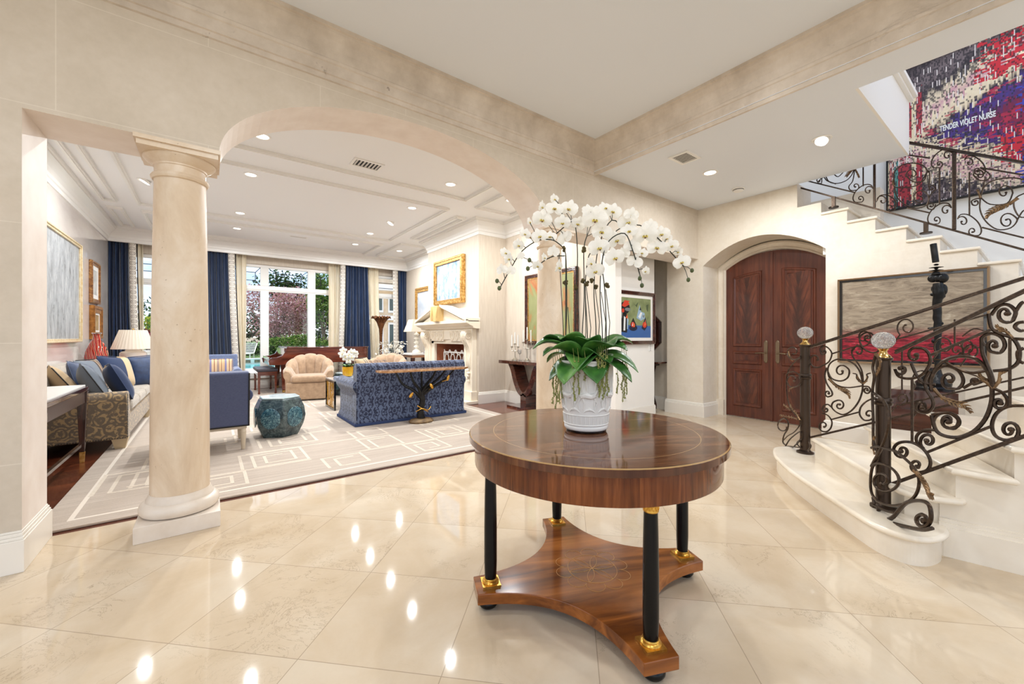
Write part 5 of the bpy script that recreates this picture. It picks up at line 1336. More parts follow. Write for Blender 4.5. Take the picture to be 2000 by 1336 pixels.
rf.path('C', [(1040,715),(980,745),(930,800),(920,870),(960,925),(1010,930)], r, None, ((1010,870),-1.0))
rf.path('C', [(960,590),(1005,592),(1028,625),(1010,655)], r, None, ((990,625),0.9))
rf.path('C', [(840,230),(850,290),(910,370),(945,450),(955,560)], r, ((905,240),0.9), None)
rf.path('C', [(955,560),(1000,500),(990,470),(1030,455)], r*0.8); rf.path('C', [(945,560),(890,510),(890,470),(850,458)], r*0.8)
rf.path('C', [(920,140),(925,90),(980,50),(1040,60),(1065,110),(1020,140)], r, None, ((1000,100),0.9))
rf.path('C', [(920,140),(960,210),(1040,250),(1110,230),(1115,170)], r, None, ((1085,180),-0.7))
rf.leafs('C', [(610,510),(680,580),(750,620),(800,655),(820,710)], 0.007); rf.leafs('C', [(955,560),(915,530),(890,480)], 0.005); rf.leafs('C', [(955,560),(985,530),(992,475)], 0.005)
for c0, rr_, sg in (((350,372),44,1), ((125,425),40,-1), ((545,470),46,1), ((610,490),34,-1), ((660,470),36,-1), ((430,640),44,1), ((690,500),40,1), ((325,745),30,-1), ((425,790),34,1)):
    p0 = (c0[0]-rr_*0.8, c0[1]+rr_*0.9)
    rf.path('E', [(p0[0]-30, p0[1]+40), p0], r*0.8, None, (c0, sg*1.3, 0.25), 'scroll')
rf.rbar('E', (325,480), (325,700), 0.010, 0.010, 'baluster'); rf.rbar('E', (600,330), (600,460), 0.010, 0.010, 'baluster')
rf.path('E', [(440,560),(520,540),(640,600),(760,640),(800,640)], r*0.8); rf.path('E', [(640,420),(700,380),(760,400),(740,470),(690,480)], r*0.8)
rp = Rail(perp(N2 + Vector((-0.03, 0.04, 0))), far_t); r = 0.0052
rp.path('C', [(330,285),(260,350),(205,430),(185,540),(192,680),(222,800),(280,880),(322,930),(310,990),(260,1050),(200,1085),(155,1130)], r, ((255,245),1.2), None, 'vine_scroll')
rp.path('C', [(185,470),(220,445),(285,450),(328,510),(310,575),(250,600)], r, None, ((250,525),0.9), 'vine_scroll')
rp.path('C', [(165,910),(200,940),(200,1010),(160,1080),(150,1150),(180,1180)], r*1.3, ((160,990),-0.7,0.4), None, 'vine_scroll')
rp.path('C', [(250,1255),(150,1225),(140,1205),(200,1190),(330,1205)], r*1.2, None, None, 'base_scroll'); rp.path('C', [(175,1190),(220,1120),(290,1060),(325,1050),(320,1130),(250,1200)], r*1.2, None, None, 'base_scroll')
rp.path('C', [(410,1150),(430,1190),(400,1235)], r*1.2, None, None, 'base_scroll'); rp.path('C', [(330,1120),(290,1160),(330,1210)], r*1.2, None, None, 'base_scroll')
rp.leafs('C', [(322,930),(290,870),(240,820),(225,770)], 0.006); rp.leafs('C', [(300,920),(240,900),(160,890),(115,880)], 0.005); rp.leafs('C', [(230,830),(190,800),(150,770)], 0.005); rp.leafs('C', [(205,240),(220,290),(250,325)], 0.005); rp.leafs('C', [(260,595),(220,615),(210,640)], 0.004)
# ---- upper rail
XU = 6.06
up_t = thing('stair_railing', 'long wrought iron railing climbing along the upper stairs above the door', 'railing', (XU, 0.5, 2.2), 0, 'wrought iron stair railings')
ru = Rail(lambda a, b_: onX(a, b_, XU), up_t); r = 0.0058
def ext(c, a, b_, w, h, name, k0=-0.2, k1=1.4):
    A, B = ru.pj(*px(c, a)), ru.pj(*px(c, b_)); m = MB(); m.bar(A+(B-A)*k0, A+(B-A)*k1, w, h); m.build(name, M_iron, up_t, world=True)
ext('P', (1770,278), (2000,318), 0.045, 0.022, 'handrail', -1.1, 1.6)
ext('B', (0,300), (2000,855), 0.016, 0.018, 'bottom_rail', -0.1, 1.3)
for a, b_ in (((65,240),(495,345)), ((960,482),(1160,525)), ((1625,655),(2000,748)), ((1610,125),(2000,190)), ((940,8),(1165,40))): ru.rbar('B', a, b_, 0.012, 0.014, 'middle_rail')
for a, b_, w in (((672,-130),(672,482),0.022), ((1380,-15),(1380,678),0.03)): ru.rbar('B', a, b_, w, w, 'rail_post')
for a, b_ in (((572,110),(572,290)), ((1250,130),(1250,452)), ((1515,165),(1515,552))): ru.rbar('B', a, b_, 0.012, 0.012, 'baluster')
for x0, y0, y1 in ((1130, 612, 708), (310, 385, 480)):
    A, B = ru.pj(*px('B', (x0, y0))), ru.pj(*px('B', (x0, y1))); m = MB(); m.bar(A, B, 0.036, 0.036, up=(1,0,0)); m.lathe([(0.05, B.z-0.004), (0.05, B.z+0.01), (0.025, B.z+0.014)], 20, (XU, B.y, 0)); m.build('rail_foot', M_iron, up_t, world=True)
def pair(dx, dy, s=1, fl=1):
    T = lambda x, y: (dx+fl*x*s, dy+y*s)
    ru.path('B', [T(85,-45), T(60,-78), T(0,-75), T(-65,-25), T(-93,35), T(-75,75), T(-15,75)], r, (T(45,-25), -0.95 if fl > 0 else 0.95), (T(-28,45), -0.95 if fl > 0 else 0.95))
pair(575, 355); pair(1255, 535, 1.18); pair(1510, 635, 1.2, -1); pair(1275, 45, 1.05); pair(1560, 105, 1.05, -1); pair(-105, 175, 1)
ru.path('B', [(852,280),(848,170),(920,100),(1020,85),(1110,110),(1150,170)], r); ru.path('B', [(855,300),(960,300),(1070,270),(1150,150),(1163,230),(1150,300)], r, None, None)
ru.path('B', [(1140,150),(1110,240),(1020,250),(955,200)], r, None, ((1010,185),0.9)); ru.path('B', [(850,290),(870,380),(940,450),(1040,485),(1130,460),(1155,400)], r, None, ((1075,395),-1.2))
ru.path('B', [(1155,400),(1180,350),(1215,320)], r, None, ((1180,310),-1.0)); ru.path('B', [(690,430),(720,375),(790,370),(860,420),(855,490)], r, ((742,418),1.0), ((815,475),0.9)); ru.path('B', [(1215,450),(1195,495),(1150,490)], r, None, ((1175,462),1.0))
ru.path('B', [(1660,205),(1640,280),(1615,390)], r); ru.path('B', [(1610,125),(1680,170),(1700,200),(1670,235),(1600,235),(1550,190)], r, None, ((1605,190),1.0))
ru.path('B', [(1615,390),(1650,290),(1750,232),(1900,215),(2040,240)], r); ru.path('B', [(1615,390),(1700,450),(1850,440),(1900,350)], r, None, ((1825,345),-1.0)); ru.path('B', [(1612,400),(1610,500),(1660,600),(1760,672),(1880,660),(1940,590),(1900,545)], r, None, ((1850,600),-1.2))
ru.path('B', [(1615,400),(1580,400),(1535,420),(1540,450)], r, None, ((1570,430),-0.8)); ru.path('B', [(2040,340),(1930,390),(1910,470),(1960,560),(2040,560)], r); ru.path('B', [(1940,590),(1990,510),(2040,500)], r)
ru.path('B', [(240,200),(270,250),(340,265),(420,240),(470,190),(495,130),(480,240),(445,290),(460,325),(510,325)], r, None, ((505,290),-0.9)); ru.path('B', [(310,180),(350,205),(400,160)], r); ru.path('B', [(165,260),(200,265),(205,225)], r, None, ((180,240),-0.9)); ru.path('B', [(165,255),(220,210),(250,240),(330,270)], r)
ru.leafs('B', [(1945,395),(1860,450),(1780,480),(1700,520),(1665,575)], 0.010); ru.leafs('B', [(495,130),(455,160),(420,205)], 0.008); ru.leafs('B', [(495,130),(520,175),(535,210)], 0.007); ru.leafs('B', [(1615,395),(1600,350),(1590,330)], 0.007); ru.leafs('B', [(850,290),(835,260),(840,230)], 0.006)

# ---------------------------------------------------------------- sculpture on its pedestal
t = thing('pedestal', 'dark brown mahogany pedestal block behind the stair railings under the sculpture', 'pedestal', (5.40, 0.672, 0), 0)
b = MB(); b.box(-.24, .24, -.215, .215, 0, .715); b.build('plinth_block', M_darkwoodx, t, bevel=0.004)
t = thing('sculpture', 'tall black bronze totem sculpture with a tilted rod standing on the mahogany pedestal', 'sculpture', (5.42, 0.64, 0.715))
def sp(px_, py_): return onX(1600+px_/3.18, 440+py_/3.18, 5.42)
def sball(mb, x, y, rx, rz): p = sp(x, y); k = (sp(x+10, y)-p).length/10; mb.ball(p, (rx*k*1.1, rx*k*1.22, rz*k*1.15), n=16)
b = MB(); b.tube([sp(708, 115), sp(724, 230)], 0.024, 14); b.build('rod', M_bronze, t, world=True, bevel=0.003)
b = MB()
for y, rr_ in ((245, .02), (262, .05), (268, .015), (280, .05), (292, .03)):
    p = sp(727, y); b.lathe([(0.01, -.008), (rr_, 0), (0.01, .008)], 18, tuple(p))
b.build('spiked_collar', M_bronze, t, world=True)
b = MB()
for x, y, rx, rz in ((705, 330, 28, 32), (768, 328, 32, 38), (738, 330, 30, 30), (725, 300, 24, 18)): sball(b, x, y, rx, rz)
b.build('head', M_bronze, t, world=True)
b = MB(); pts = [(738, 360, 34), (742, 400, 44), (745, 440, 40), (735, 460, 33), (730, 500, 31), (735, 540, 29), (732, 580, 30), (738, 600, 27), (735, 640, 30), (737, 700, 24), (735, 760, 22), (735, 820, 21), (735, 880, 20), (735, 930, 24)]
k = (sp(740, 500)-sp(750, 500)).length/10
b.tube([sp(x, y) for x, y, w in pts], [w*k for x, y, w in pts], 12); b.build('column_body', M_bronze, t, world=True)
b = MB()
for x, y, rx, rz in ((712, 395, 16, 26), (775, 400, 20, 44), (762, 440, 20, 18), (705, 430, 14, 14), (715, 520, 12, 16), (755, 610, 16, 14), (700, 640, 24, 10), (760, 650, 18, 12), (712, 720, 14, 18), (750, 770, 12, 20), (722, 840, 12, 20)): sball(b, x, y, rx, rz)
b.build('carved_lobes', M_bronze, t, world=True)
p = Vector((5.42, 0.64, 0.715)); b = MB(); b.lathe([(.14, 0), (.14, .015), (.12, .03), (.125, .06), (.09, .10), (.06, .15), (.05, .20)], 24, (0, 0, 0), sx=0.8, sy=1.0); b.build('base', M_bronze, t)
# ---------------------------------------------------------------- curtains
def wave_cloth(xa0, xa1, xb0, xb1, y, z0, z1, folds, amp, mb, uvs=None, nz=10, jit=0.3):
    n = folds*8
    ph = [R.uniform(-jit, jit) for _ in range(folds+2)]
    def fn(u, v):
        x0 = xa0 + (xb0-xa0)*(1-v)**1.5; x1 = xa1 + (xb1-xa1)*(1-v)**1.5
        k = int(u*folds); p = ph[k]*(1-(u*folds-k)) + ph[k+1]*(u*folds-k)
        a = 2*PI*u*folds + p
        return Vector((x0 + (x1-x0)*u + 0.012*math.sin(a*0.5+3*v), y + amp*math.sin(a)*(0.75+0.35*(1-v)) + 0.01*math.sin(5*v+u*9), z0 + (z1-z0)*v))
    mb.grid(fn, n, nz)
YC = 10.96
xa = lambda p, y=YC: onY(p, 600, y).x
def curtain(label, body, trim, folds=7, extra=None):
    (t0, t1, b0, b1) = body
    cx_ = (xa(t0)+xa(t1))/2
    t = thing('curtain', label, 'curtain', (cx_, YC, 0), 0, 'navy drapes on the window wall')
    m = MB(); wave_cloth(xa(t0), xa(t1), xa(b0), xa(b1), YC, 0.03, 3.2, folds, 0.045, m); m.build('drape', M_navy, t, world=True, solid=0.004)
    if trim:
        (u0, u1, v0, v1) = trim
        m = MB(); n = 4
        def fn(u, v):
            x0 = xa(u0)+(xa(v0)-xa(u0))*(1-v)**1.5; x1 = xa(u1)+(xa(v1)-xa(u1))*(1-v)**1.5
            return Vector((x0+(x1-x0)*u, YC-0.055+0.03*math.sin(u*PI)*-1+0.008*math.sin(v*9), 0.03+3.17*v))
        m.grid(fn, n, 24); o = m.build('embroidered_trim', M_trimband, t, world=True, solid=0.004)
        uv = o.data.uv_layers.new(name='uv')
        for poly in o.data.polygons:
            for li, vi in zip(poly.loop_indices, poly.vertices):
                uv.data[li].uv = ((vi % (n+1))/n, (vi // (n+1))/24)
        m = MB(); e = (u1, v1)
        m.tube([Vector((xa(e[0])+(xa(e[1])-xa(e[0]))*(1-v)**1.5 + 0.015*(1 if u1 > t0 and u0 >= t1-3 else 1), YC-0.035, 0.03+3.17*v)) for v in [i/12 for i in range(13)]], 0.009, 6); m.build('edge_cord', M_dark, t, world=True)
curtain('blue drape in the far left corner of the living room behind the cream lamp', (210, 252, 210, 262), (252, 266, 262, 277))
curtain('blue drape just right of the near column behind the blue armchairs', (396, 445, 396, 457), (445, 458, 457, 470), 8)
curtain('wide blue drape right of the big window behind the piano', (674, 718, 668, 726), (664, 674, 658, 668), 8)
curtain('blue drape in the right corner next to the fireplace alcove', (776, 806, 778, 806), (766, 776, 768, 778), 6)
def sheer(label, a, b, fl=4):
    t = thing('sheer_curtain', label, 'sheer curtain', ((xa(a[0], 11.08)+xa(a[1], 11.08))/2, 11.08, 0), 0, 'ivory sheers on the window wall')
    m = MB(); q = lambda p: onY(p, 600, 11.08).x
    wave_cloth(q(a[0]), q(a[1]), q(b[0]), q(b[1]), 11.08, 0.03, 3.2, fl, 0.025, m); m.build('sheer', M_sheer, t, world=True)
sheer('ivory sheer beside the far left window', (266, 279), (272, 280), 2)
sheer('ivory sheer at the left side of the big window', (459, 481), (466, 478), 4)
sheer('ivory sheer at the right side of the big window', (641, 664), (641, 662), 4)
sheer('ivory sheer left of the narrow right window', (719, 739), (727, 741), 4)

# ---------------------------------------------------------------- garden
gy = lambda px_, py_, D: onD(px_, py_, D)
gb = MB(); gb.box(-30, 40, 11.45, 19.0, -0.3, -0.06); gb.box(-30, 40, 19.0, 27.5, -0.3, -0.14)
M_paving = noisy('pale_paving', [(0.3,(206,198,184)),(0.7,(226,220,208))], 3, 4, 0.8)
M_lawn = noisy('lawn', [(0.3,(70,104,44)),(0.7,(112,146,66))], 8, 5, 0.95)
struct(gb.build('terrace', M_paving))
gb = MB(); gb.box(-60, 80, 27.5, 140, -0.5, -0.1); struct(gb.build('garden_ground', M_lawn))
M_water = plain('pool_water', (86,192,196), 0.08, spec=0.6)
tpool = thing('swimming_pool', 'turquoise pool behind the big window with a low stone wall', 'pool', (2.2, 21.6, -0.14))
m = MB(); m.box(-.6, 5.0, 19.6, 23.6, -0.139, -0.115); m.build('water', M_water, tpool, world=True)
m = MB(); m.box(-.9, 5.3, 19.2, 19.6, -0.139, -0.07); m.box(-.9, 5.3, 23.6, 24.1, -0.139, 0.16); m.box(-.9, -.6, 19.6, 23.6, -0.139, -0.07); m.box(5.0, 5.3, 19.6, 23.6, -0.139, -0.07); m.build('coping', M_paving, tpool, world=True, bevel=0.01)
m = MB()
for i in range(14): m.box(-.58+i*0.4, -.34+i*0.4, 23.585, 23.6, -0.05, 0.09)
m.build('tile_band', noisy('pool_tiles', [(0.3,(70,60,48)),(0.7,(150,130,96))], 6, 3), tpool, world=True)
tl = thing('garden_lounger', 'white slatted garden lounger beyond the pool seen through the big window', 'lounger', (gy(486, 690, 26).x, gy(486, 690, 26).y, -0.14), -.3)
m = MB(); m.bar((-.35, -.25, .35), (-.35, .55, .95), .05, .04, up=(1,0,0)); m.bar((.35, -.25, .35), (.35, .55, .95), .05, .04, up=(1,0,0))
for i in range(9): s = i/8; m.box(-.36, .36, -.25+.8*s-.035, -.25+.8*s+.035, .36+.6*s-.01, .36+.6*s+.02)
m.build('backrest', M_trimw, tl)
m = MB(); m.box(-.36, .36, -1.2, -.2, .30, .35); m.build('seat', M_trimw, tl)
for x in (-.32, .32):
    for y in (-1.1, -.2): m = MB(); m.box(x-.03, x+.03, y-.03, y+.03, 0, .3); m.build('leg', M_trimw, tl)
LEAF = {}
def leafmat(n, *cs):
    m, t = newmat(n); oi = t.n('ShaderNodeNewGeometry').outputs['Random Per Island']
    col = t.ramp(oi, [(i/(len(cs)-1), c) for i, c in enumerate(cs)])
    d = t.n('ShaderNodeBsdfDiffuse', {0: col}); tr = t.n('ShaderNodeBsdfTranslucent', {0: col})
    mx = t.n('ShaderNodeMixShader', {0: 0.35, 1: d.outputs[0], 2: tr.outputs[0]}); t.n('ShaderNodeOutputMaterial', {0: mx.outputs[0]}); return m
ML_pink = leafmat('pink_blossom_leaves', (120,74,70),(196,140,142),(212,166,170),(226,190,196),(150,128,80),(206,158,164),(92,76,52))
ML_dark = leafmat('dark_garden_leaves', (20,40,18),(38,66,30),(62,92,44),(30,52,30),(90,116,62))
ML_mid = leafmat('mid_garden_leaves', (44,80,30),(86,124,50),(124,154,70),(60,98,40),(160,180,96))
ML_yel = leafmat('lime_garden_leaves', (110,140,40),(190,196,70),(214,214,90),(96,130,50))
ML_red = leafmat('cordyline_leaves', (96,30,40),(150,56,66),(176,86,92),(80,40,36))
M_bark = noisy('bark', [(0.3,(70,56,44)),(0.7,(120,102,84))], 8, 4, 0.9, stretch=(3,3,0.5))
def foliage(name, label, c, rad, n, size, ml, trunk=0.05, cat='shrub', group=None, lobes=7, trunkh=None):
    x, y, z = c
    t = thing(name, label, cat, (x, y, -0.1), 0, group)
    rr = random.Random(hash(label) % 9999 if False else sum(map(ord, label)))
    L = [(0, 0, 0, 1.0)] + [(rr.uniform(-.75, .75), rr.uniform(-.5, .5), rr.uniform(-.6, .7), rr.uniform(.35, .6)) for _ in range(lobes)]
    m = MB()
    for i in range(n):
        l = L[rr.randrange(len(L))]
        while True:
            p = Vector((rr.uniform(-1, 1), rr.uniform(-1, 1), rr.uniform(-1, 1)))
            if 0.35 < p.length < 1: break
        q = Vector(((l[0]+p.x*l[3])*rad[0], (l[1]+p.y*l[3])*rad[1], (l[2]+p.z*l[3])*rad[2] + z + 0.1))
        if q.z < 0.03: q.z = rr.uniform(0.03, 0.3)
        u = Vector((rr.gauss(0, 1), rr.gauss(0, 1), rr.gauss(0, 1))).normalized(); w = u.orthogonal().normalized()*size*rr.uniform(.5, 1.2); u = u*size*rr.uniform(.8, 1.6)
        m.add([q-u*.5, q+w*.45, q+u*.5, q-w*.45], [(0,1,2,3)])
    m.build('foliage', ml, t, recalc=False)
    m = MB()
    for i in range(5):
        a = rr.uniform(0, 6.28); e = Vector((rad[0]*.6*math.cos(a), rad[1]*.6*math.sin(a), z+0.1+rad[2]*rr.uniform(-.2, .6)))
        m.tube(smoothpath([(0, 0, 0), (e.x*.15, e.y*.15, z*.5), (e.x*.55, e.y*.55, z*.8+.1), tuple(e)], 3), [trunk*(1-.07*k) for k in range(10)], 6)
    m.build('trunk', M_bark, t)
foliage('flowering_tree', 'large pink flowering tree filling the big window beyond the pool', tuple(gy(535, 620, 30)), (2.9, 1.5, 2.05), 6500, 0.15, ML_pink, 0.09, 'tree', lobes=10)
foliage('garden_tree', 'dark green tree behind the pink blossom at the top of the big window', tuple(gy(596, 585, 37)), (3.4, 1.5, 3.3), 4600, 0.25, ML_dark, 0.16, 'tree', lobes=10)
foliage('garden_tree', 'loose light green tree seen in the right pane of the big window', tuple(gy(632, 590, 30)), (1.15, .8, 2.2), 1500, 0.2, ML_mid, 0.06, 'tree')
foliage('garden_shrub', 'bright green shrub under the pink tree above the piano lid', tuple(gy(590, 671, 27.5)), (2.3, .6, .75), 2200, 0.13, ML_mid, 0.03)
foliage('garden_shrub', 'dense green hedge in the lower right pane of the big window', tuple(gy(634, 650, 30.5)), (1.2, .6, 1.35), 1800, 0.12, ML_dark, 0.03)
foliage('garden_shrub', 'dark clipped hedge behind the white lounger', tuple(gy(490, 688, 28.6)), (2.0, .4, .7), 1800, 0.09, ML_dark, 0.03)
foliage('garden_shrub', 'lime green bush in the left window beside the near column', tuple(gy(290, 636, 20)), (.85, .7, .55), 1300, 0.10, ML_yel, 0.03)
foliage('garden_shrub', 'green bush low in the left window behind the red plant', tuple(gy(275, 648, 19)), (1.1, .6, .7), 1300, 0.09, ML_mid, 0.03)
foliage('garden_shrub', 'red leaved plant above the pale planter in the left window', tuple(gy(291, 662, 16)), (.42, .3, .38), 420, 0.14, ML_red, 0.02, lobes=3)
foliage('garden_tree', 'far green treetops along the bottom of the sky behind the pool garden', tuple(gy(430, 642, 46)), (14, 2, 2.9), 4200, 0.32, ML_dark, 0.2, 'tree', lobes=22)
# palm in the left window
tp = thing('palm_tree', 'small palm against the sky in the left window', 'palm', (gy(274, 600, 26).x, gy(274, 600, 26).y, -0.1))
cz = gy(274, 592, 26).z+0.1
m = MB(); m.tube([(0, 0, 0), (.1, 0, cz*.6), (0, 0, cz)], [.12, .09, .07], 8); m.build('trunk', M_bark, tp)
for i in range(11):
    a = 2*PI*i/11 + R.uniform(-.2, .2); m = MB(); L = R.uniform(.8, 1.15)
    sp_ = [Vector((math.cos(a)*L*s, math.sin(a)*L*s, cz + .55*s - 1.0*s*s)) for s in [k/8 for k in range(9)]]
    m.tube(sp_, .012, 4)
    for k in range(1, 9):
        d = (sp_[k]-sp_[k-1]).normalized(); sd = d.cross(Vector((0, 0, 1))).normalized()
        for g in (1, -1):
            b0 = sp_[k]; m.add([b0, b0+d*.12+sd*g*.18*(1-k/12)+Vector((0,0,-.12)), b0+d*.03], [(0,1,2)])
    m.build('frond', ML_dark, tp, recalc=False)
tpl = thing('garden_planter', 'pale rectangular planter under the red plant in the left window', 'planter', (gy(291, 690, 16).x, gy(291, 690, 16).y, -0.1))
m = MB(); m.box(-.45, .45, -.3, .3, 0, .72); m.box(-.5, .5, -.35, .35, .72, .8); m.build('planter_box', M_paving, tpl, bevel=0.01)
# house wing seen through the narrow right window
th = thing('house_wing', 'cream wing of the house with white windows seen through the narrow right window', 'building', (7.3, 18.5, -0.1))
m = MB(); m.box(-1.6, 4, 0, 4, 0, 6); m.build('wall', noisy('cream_stucco', [(0.3,(214,188,152)),(0.7,(232,210,180))], 4, 4, 0.8), th)
m = MB(); m.box(-1.9, 4, -.5, .0, 3.45, 3.7); m.box(-1.75, 4, -.25, 0, 2.1, 2.3); m.build('cornice', M_trimw, th)
for x in (-1.2, -.25, .7, 1.65):
    for z0, z1 in ((.3, 2.0), (2.45, 3.3)):
        m = MB(); m.box(x-.36, x+.36, -.06, 0, z0, z1); w_ = m.build('window_frame', M_trimw, th, bevel=.01)
        for sx_ in (-.17, .17): m = MB(); m.box(x+sx_-.13, x+sx_+.13, -.07, -.05, z0+.1, z1-.1); m.build('pane', plain('dark_window_glass', (70,84,82), 0.05) if 'dark_window_glass' not in MATS else MATS['dark_window_glass'], w_)
tq = thing('garden_column', 'round pale garden column between the pink tree and the dark tree', 'column', tuple(onZ(597, 700, -0.1)))
p_ = gy(597, 640, 33); tq.location = (p_.x, p_.y, -0.1); THM[tq] = Matrix.Translation((p_.x, p_.y, -0.1))
m = MB(); m.lathe([(.30, 0), (.30, .2), (.22, .25), (.2, 3.0), (.28, 3.1), (.28, 3.25)], 20); m.build('shaft', M_paving, tq)

# ---------------------------------------------------------------- fireplace
fp = thing('fireplace', 'white carved stone fireplace with a broken pediment and gilt keystone', 'fireplace', (BRX, 7.22, 0), FACE_NX)
# local: x along the breast (+x towards the camera side), front = -y
m = MB(); m.box(-1.05, 1.05, -.265, 0, 0, .055); m.build('hearth', M_cream, fp, bevel=0.006)
OW, OH = 0.62, 1.07
for s in (-1, 1):
    m = MB()
    x0, x1 = sorted((s*OW, s*(OW+.14))); m.box(x0, x1, -.06, -.002, .055, OH+.08)
    x0, x1 = sorted((s*(OW+.14), s*(OW+.36))); m.box(x0, x1, -.10, -.002, .055, 1.36)
    x0, x1 = sorted((s*(OW+.12), s*(OW+.38))); m.box(x0, x1, -.13, -.002, .055, .22)
    m.build('jamb', M_cream, fp, bevel=0.005)
    c = MB(); xc = s*(OW+.25)
    def scr(y): return y
    prof = smoothpath([(0, -.10, .62), (0, -.13, .70), (0, -.135, .80), (0, -.125, .92), (0, -.15, 1.02), (0, -.20, 1.12), (0, -.235, 1.22), (0, -.22, 1.30), (0, -.16, 1.335)], 3)
    pr2 = [(p.y, p.z) for p in prof] + [(-.10, 1.335), (-.10, .62)]
    c.prism(pr2, xc-.075, xc+.075, 'x')
    for sx_ in (-1, 1):
        c.tube([Vector((xc+sx_*.078, -.165+.055*math.cos(a), 1.235+.055*math.sin(a))) for a in [i*PI/6 for i in range(13)]], .014, 6)
        c.tube([Vector((xc+sx_*.078, -.165+.02*math.cos(a), 1.235+.02*math.sin(a))) for a in [i*PI/4 for i in range(9)]], .012, 6)
    for i in range(3): c.tube([Vector((xc+(i-1)*.04, p.y-.004, p.z)) for p in prof], .010, 5)
    for i in range(5): c.ball((xc+R.uniform(-.02, .02), -.12, .60-.05*i), (.045-.006*i, .03, .034), n=8)
    c.build('carved_corbel', M_cream, fp)
m = MB(); m.box(-OW-.14, OW+.14, -.06, -.002, OH, OH+.1); m.box(-OW-.02, OW+.02, -.075, -.06, OH, OH+.03); m.box(-OW-.14, OW+.14, -.09, -.002, OH+.085, 1.36); m.build('lintel', M_cream, fp, bevel=0.004)
for s, nm in ((-1, 0), (1, 0)):
    m = MB(); xc = s*.40
    m.box(xc-.27, xc+.27, -.10, -.088, 1.125, 1.34)
    for k in range(-1, 2):
        x_ = xc + k*.17
        for sg in (1, -1):
            pts = [(x_+sg*.0, 1.14), (x_+sg*.05, 1.17), (x_+sg*.075, 1.23), (x_+sg*.04, 1.29), (x_-sg*.01, 1.27), (x_+sg*.02, 1.23)]
            m.tube([(p.x, -.104, p.y) for p in smoothpath([(a, b_, 0) for a, b_ in pts], 3)], .013, 6)
            m.tube([(x_+sg*.02, -.104, 1.31), (x_+sg*.08, -.106, 1.325), (x_+sg*.085, -.104, 1.20)], .010, 5)
    m.build('frieze_carving', M_cream, fp)
sh_ = [(-.09, 1.36), (-.15, 1.375), (-.15, 1.40), (-.22, 1.425), (-.26, 1.45), (-.30, 1.46), (-.30, 1.485), (-.002, 1.485)]
m = MB(); WL = 1.10; m.prism([(y, z) for y, z in sh_] + [(-.002, 1.36)], -WL, WL, 'x'); m.build('mantel_shelf', M_cream, fp)
m = MB(); m.box(-WL, WL, -.30, -.25, 1.485, 1.515); m.add([(-.9, -.22, 1.50), (.9, -.22, 1.50), (0, -.22, 1.78), (-.9, -.002, 1.5), (.9, -.002, 1.5), (0, -.002, 1.78)], [(0,1,2), (3,5,4), (0,2,5,3), (1,4,5,2)])
for s in (-1, 1):
    m.add([(s*1.10, -.30, 1.50), (s*.12, -.30, 1.775), (s*.12, -.30, 1.83), (s*1.10, -.30, 1.545), (s*1.10, -.002, 1.50), (s*.12, -.002, 1.775), (s*.12, -.002, 1.83), (s*1.10, -.002, 1.545)], [(0,1,2,3), (4,7,6,5), (0,4,5,1), (3,2,6,7), (1,5,6,2), (0,3,7,4)])
    m.add([(s*1.04, -.32, 1.515), (s*.12, -.32, 1.80), (s*.12, -.32, 1.835), (s*1.04, -.32, 1.55), (s*1.04, -.30, 1.515), (s*.12, -.30, 1.80), (s*.12, -.30, 1.835), (s*1.04, -.30, 1.55)], [(0,1,2,3), (4,7,6,5), (0,4,5,1), (3,2,6,7), (1,5,6,2), (0,3,7,4)])
m.build('pediment', M_cream, fp)
m = MB(); m.add([(-.09, -.36, 1.51), (.09, -.36, 1.51), (.125, -.37, 1.81), (-.125, -.37, 1.81), (-.09, -.2, 1.51), (.09, -.2, 1.51), (.125, -.2, 1.81), (-.125, -.2, 1.81)], [(0,1,2,3), (4,7,6,5), (0,4,5,1), (1,5,6,2), (2,6,7,3), (3,7,4,0)])
m.tube([(-.10, -.37, 1.52), (-.10, -.39, 1.60), (-.115, -.375, 1.72), (-.125, -.37, 1.80)], .02, 8); m.tube([(.10, -.37, 1.52), (.10, -.39, 1.60), (.115, -.375, 1.72), (.125, -.37, 1.80)], .02, 8)
m.build('keystone', plain('honey_stone_keystone', (222,190,130), 0.45), fp, bevel=0.004)
M_brick = noisy('terracotta_firebrick', [(0.3,(120,66,42)),(0.7,(160,96,64))], 5, 4, 0.8)
m = MB(); m.add([(-OW, 0, .055), (OW, 0, .055), (.45, .5, .055), (-.45, .5, .055), (-OW, 0, OH), (OW, 0, OH), (.45, .5, OH), (-.45, .5, OH)], [(0,1,2,3), (4,7,6,5), (1,5,6,2), (2,6,7,3), (3,7,4,0)]); m.build('firebox', M_brick, fp)
fs = thing('fire_screen', 'white openwork fire screen in the fireplace opening', 'fire screen', (BRX+.10, 7.20, 0.055), FACE_NX)
m = MB(); W2, H2 = .50, .84
for a, b_ in (((-W2, 0), (W2, 0)), ((W2, 0), (W2, H2)), ((W2, H2), (-W2, H2)), ((-W2, H2), (-W2, 0))): m.bar((a[0], 0, a[1]), (b_[0], 0, b_[1]), .028, .02, up=(0,1,0))
m.build('frame', M_trimw, fs)
m = MB()
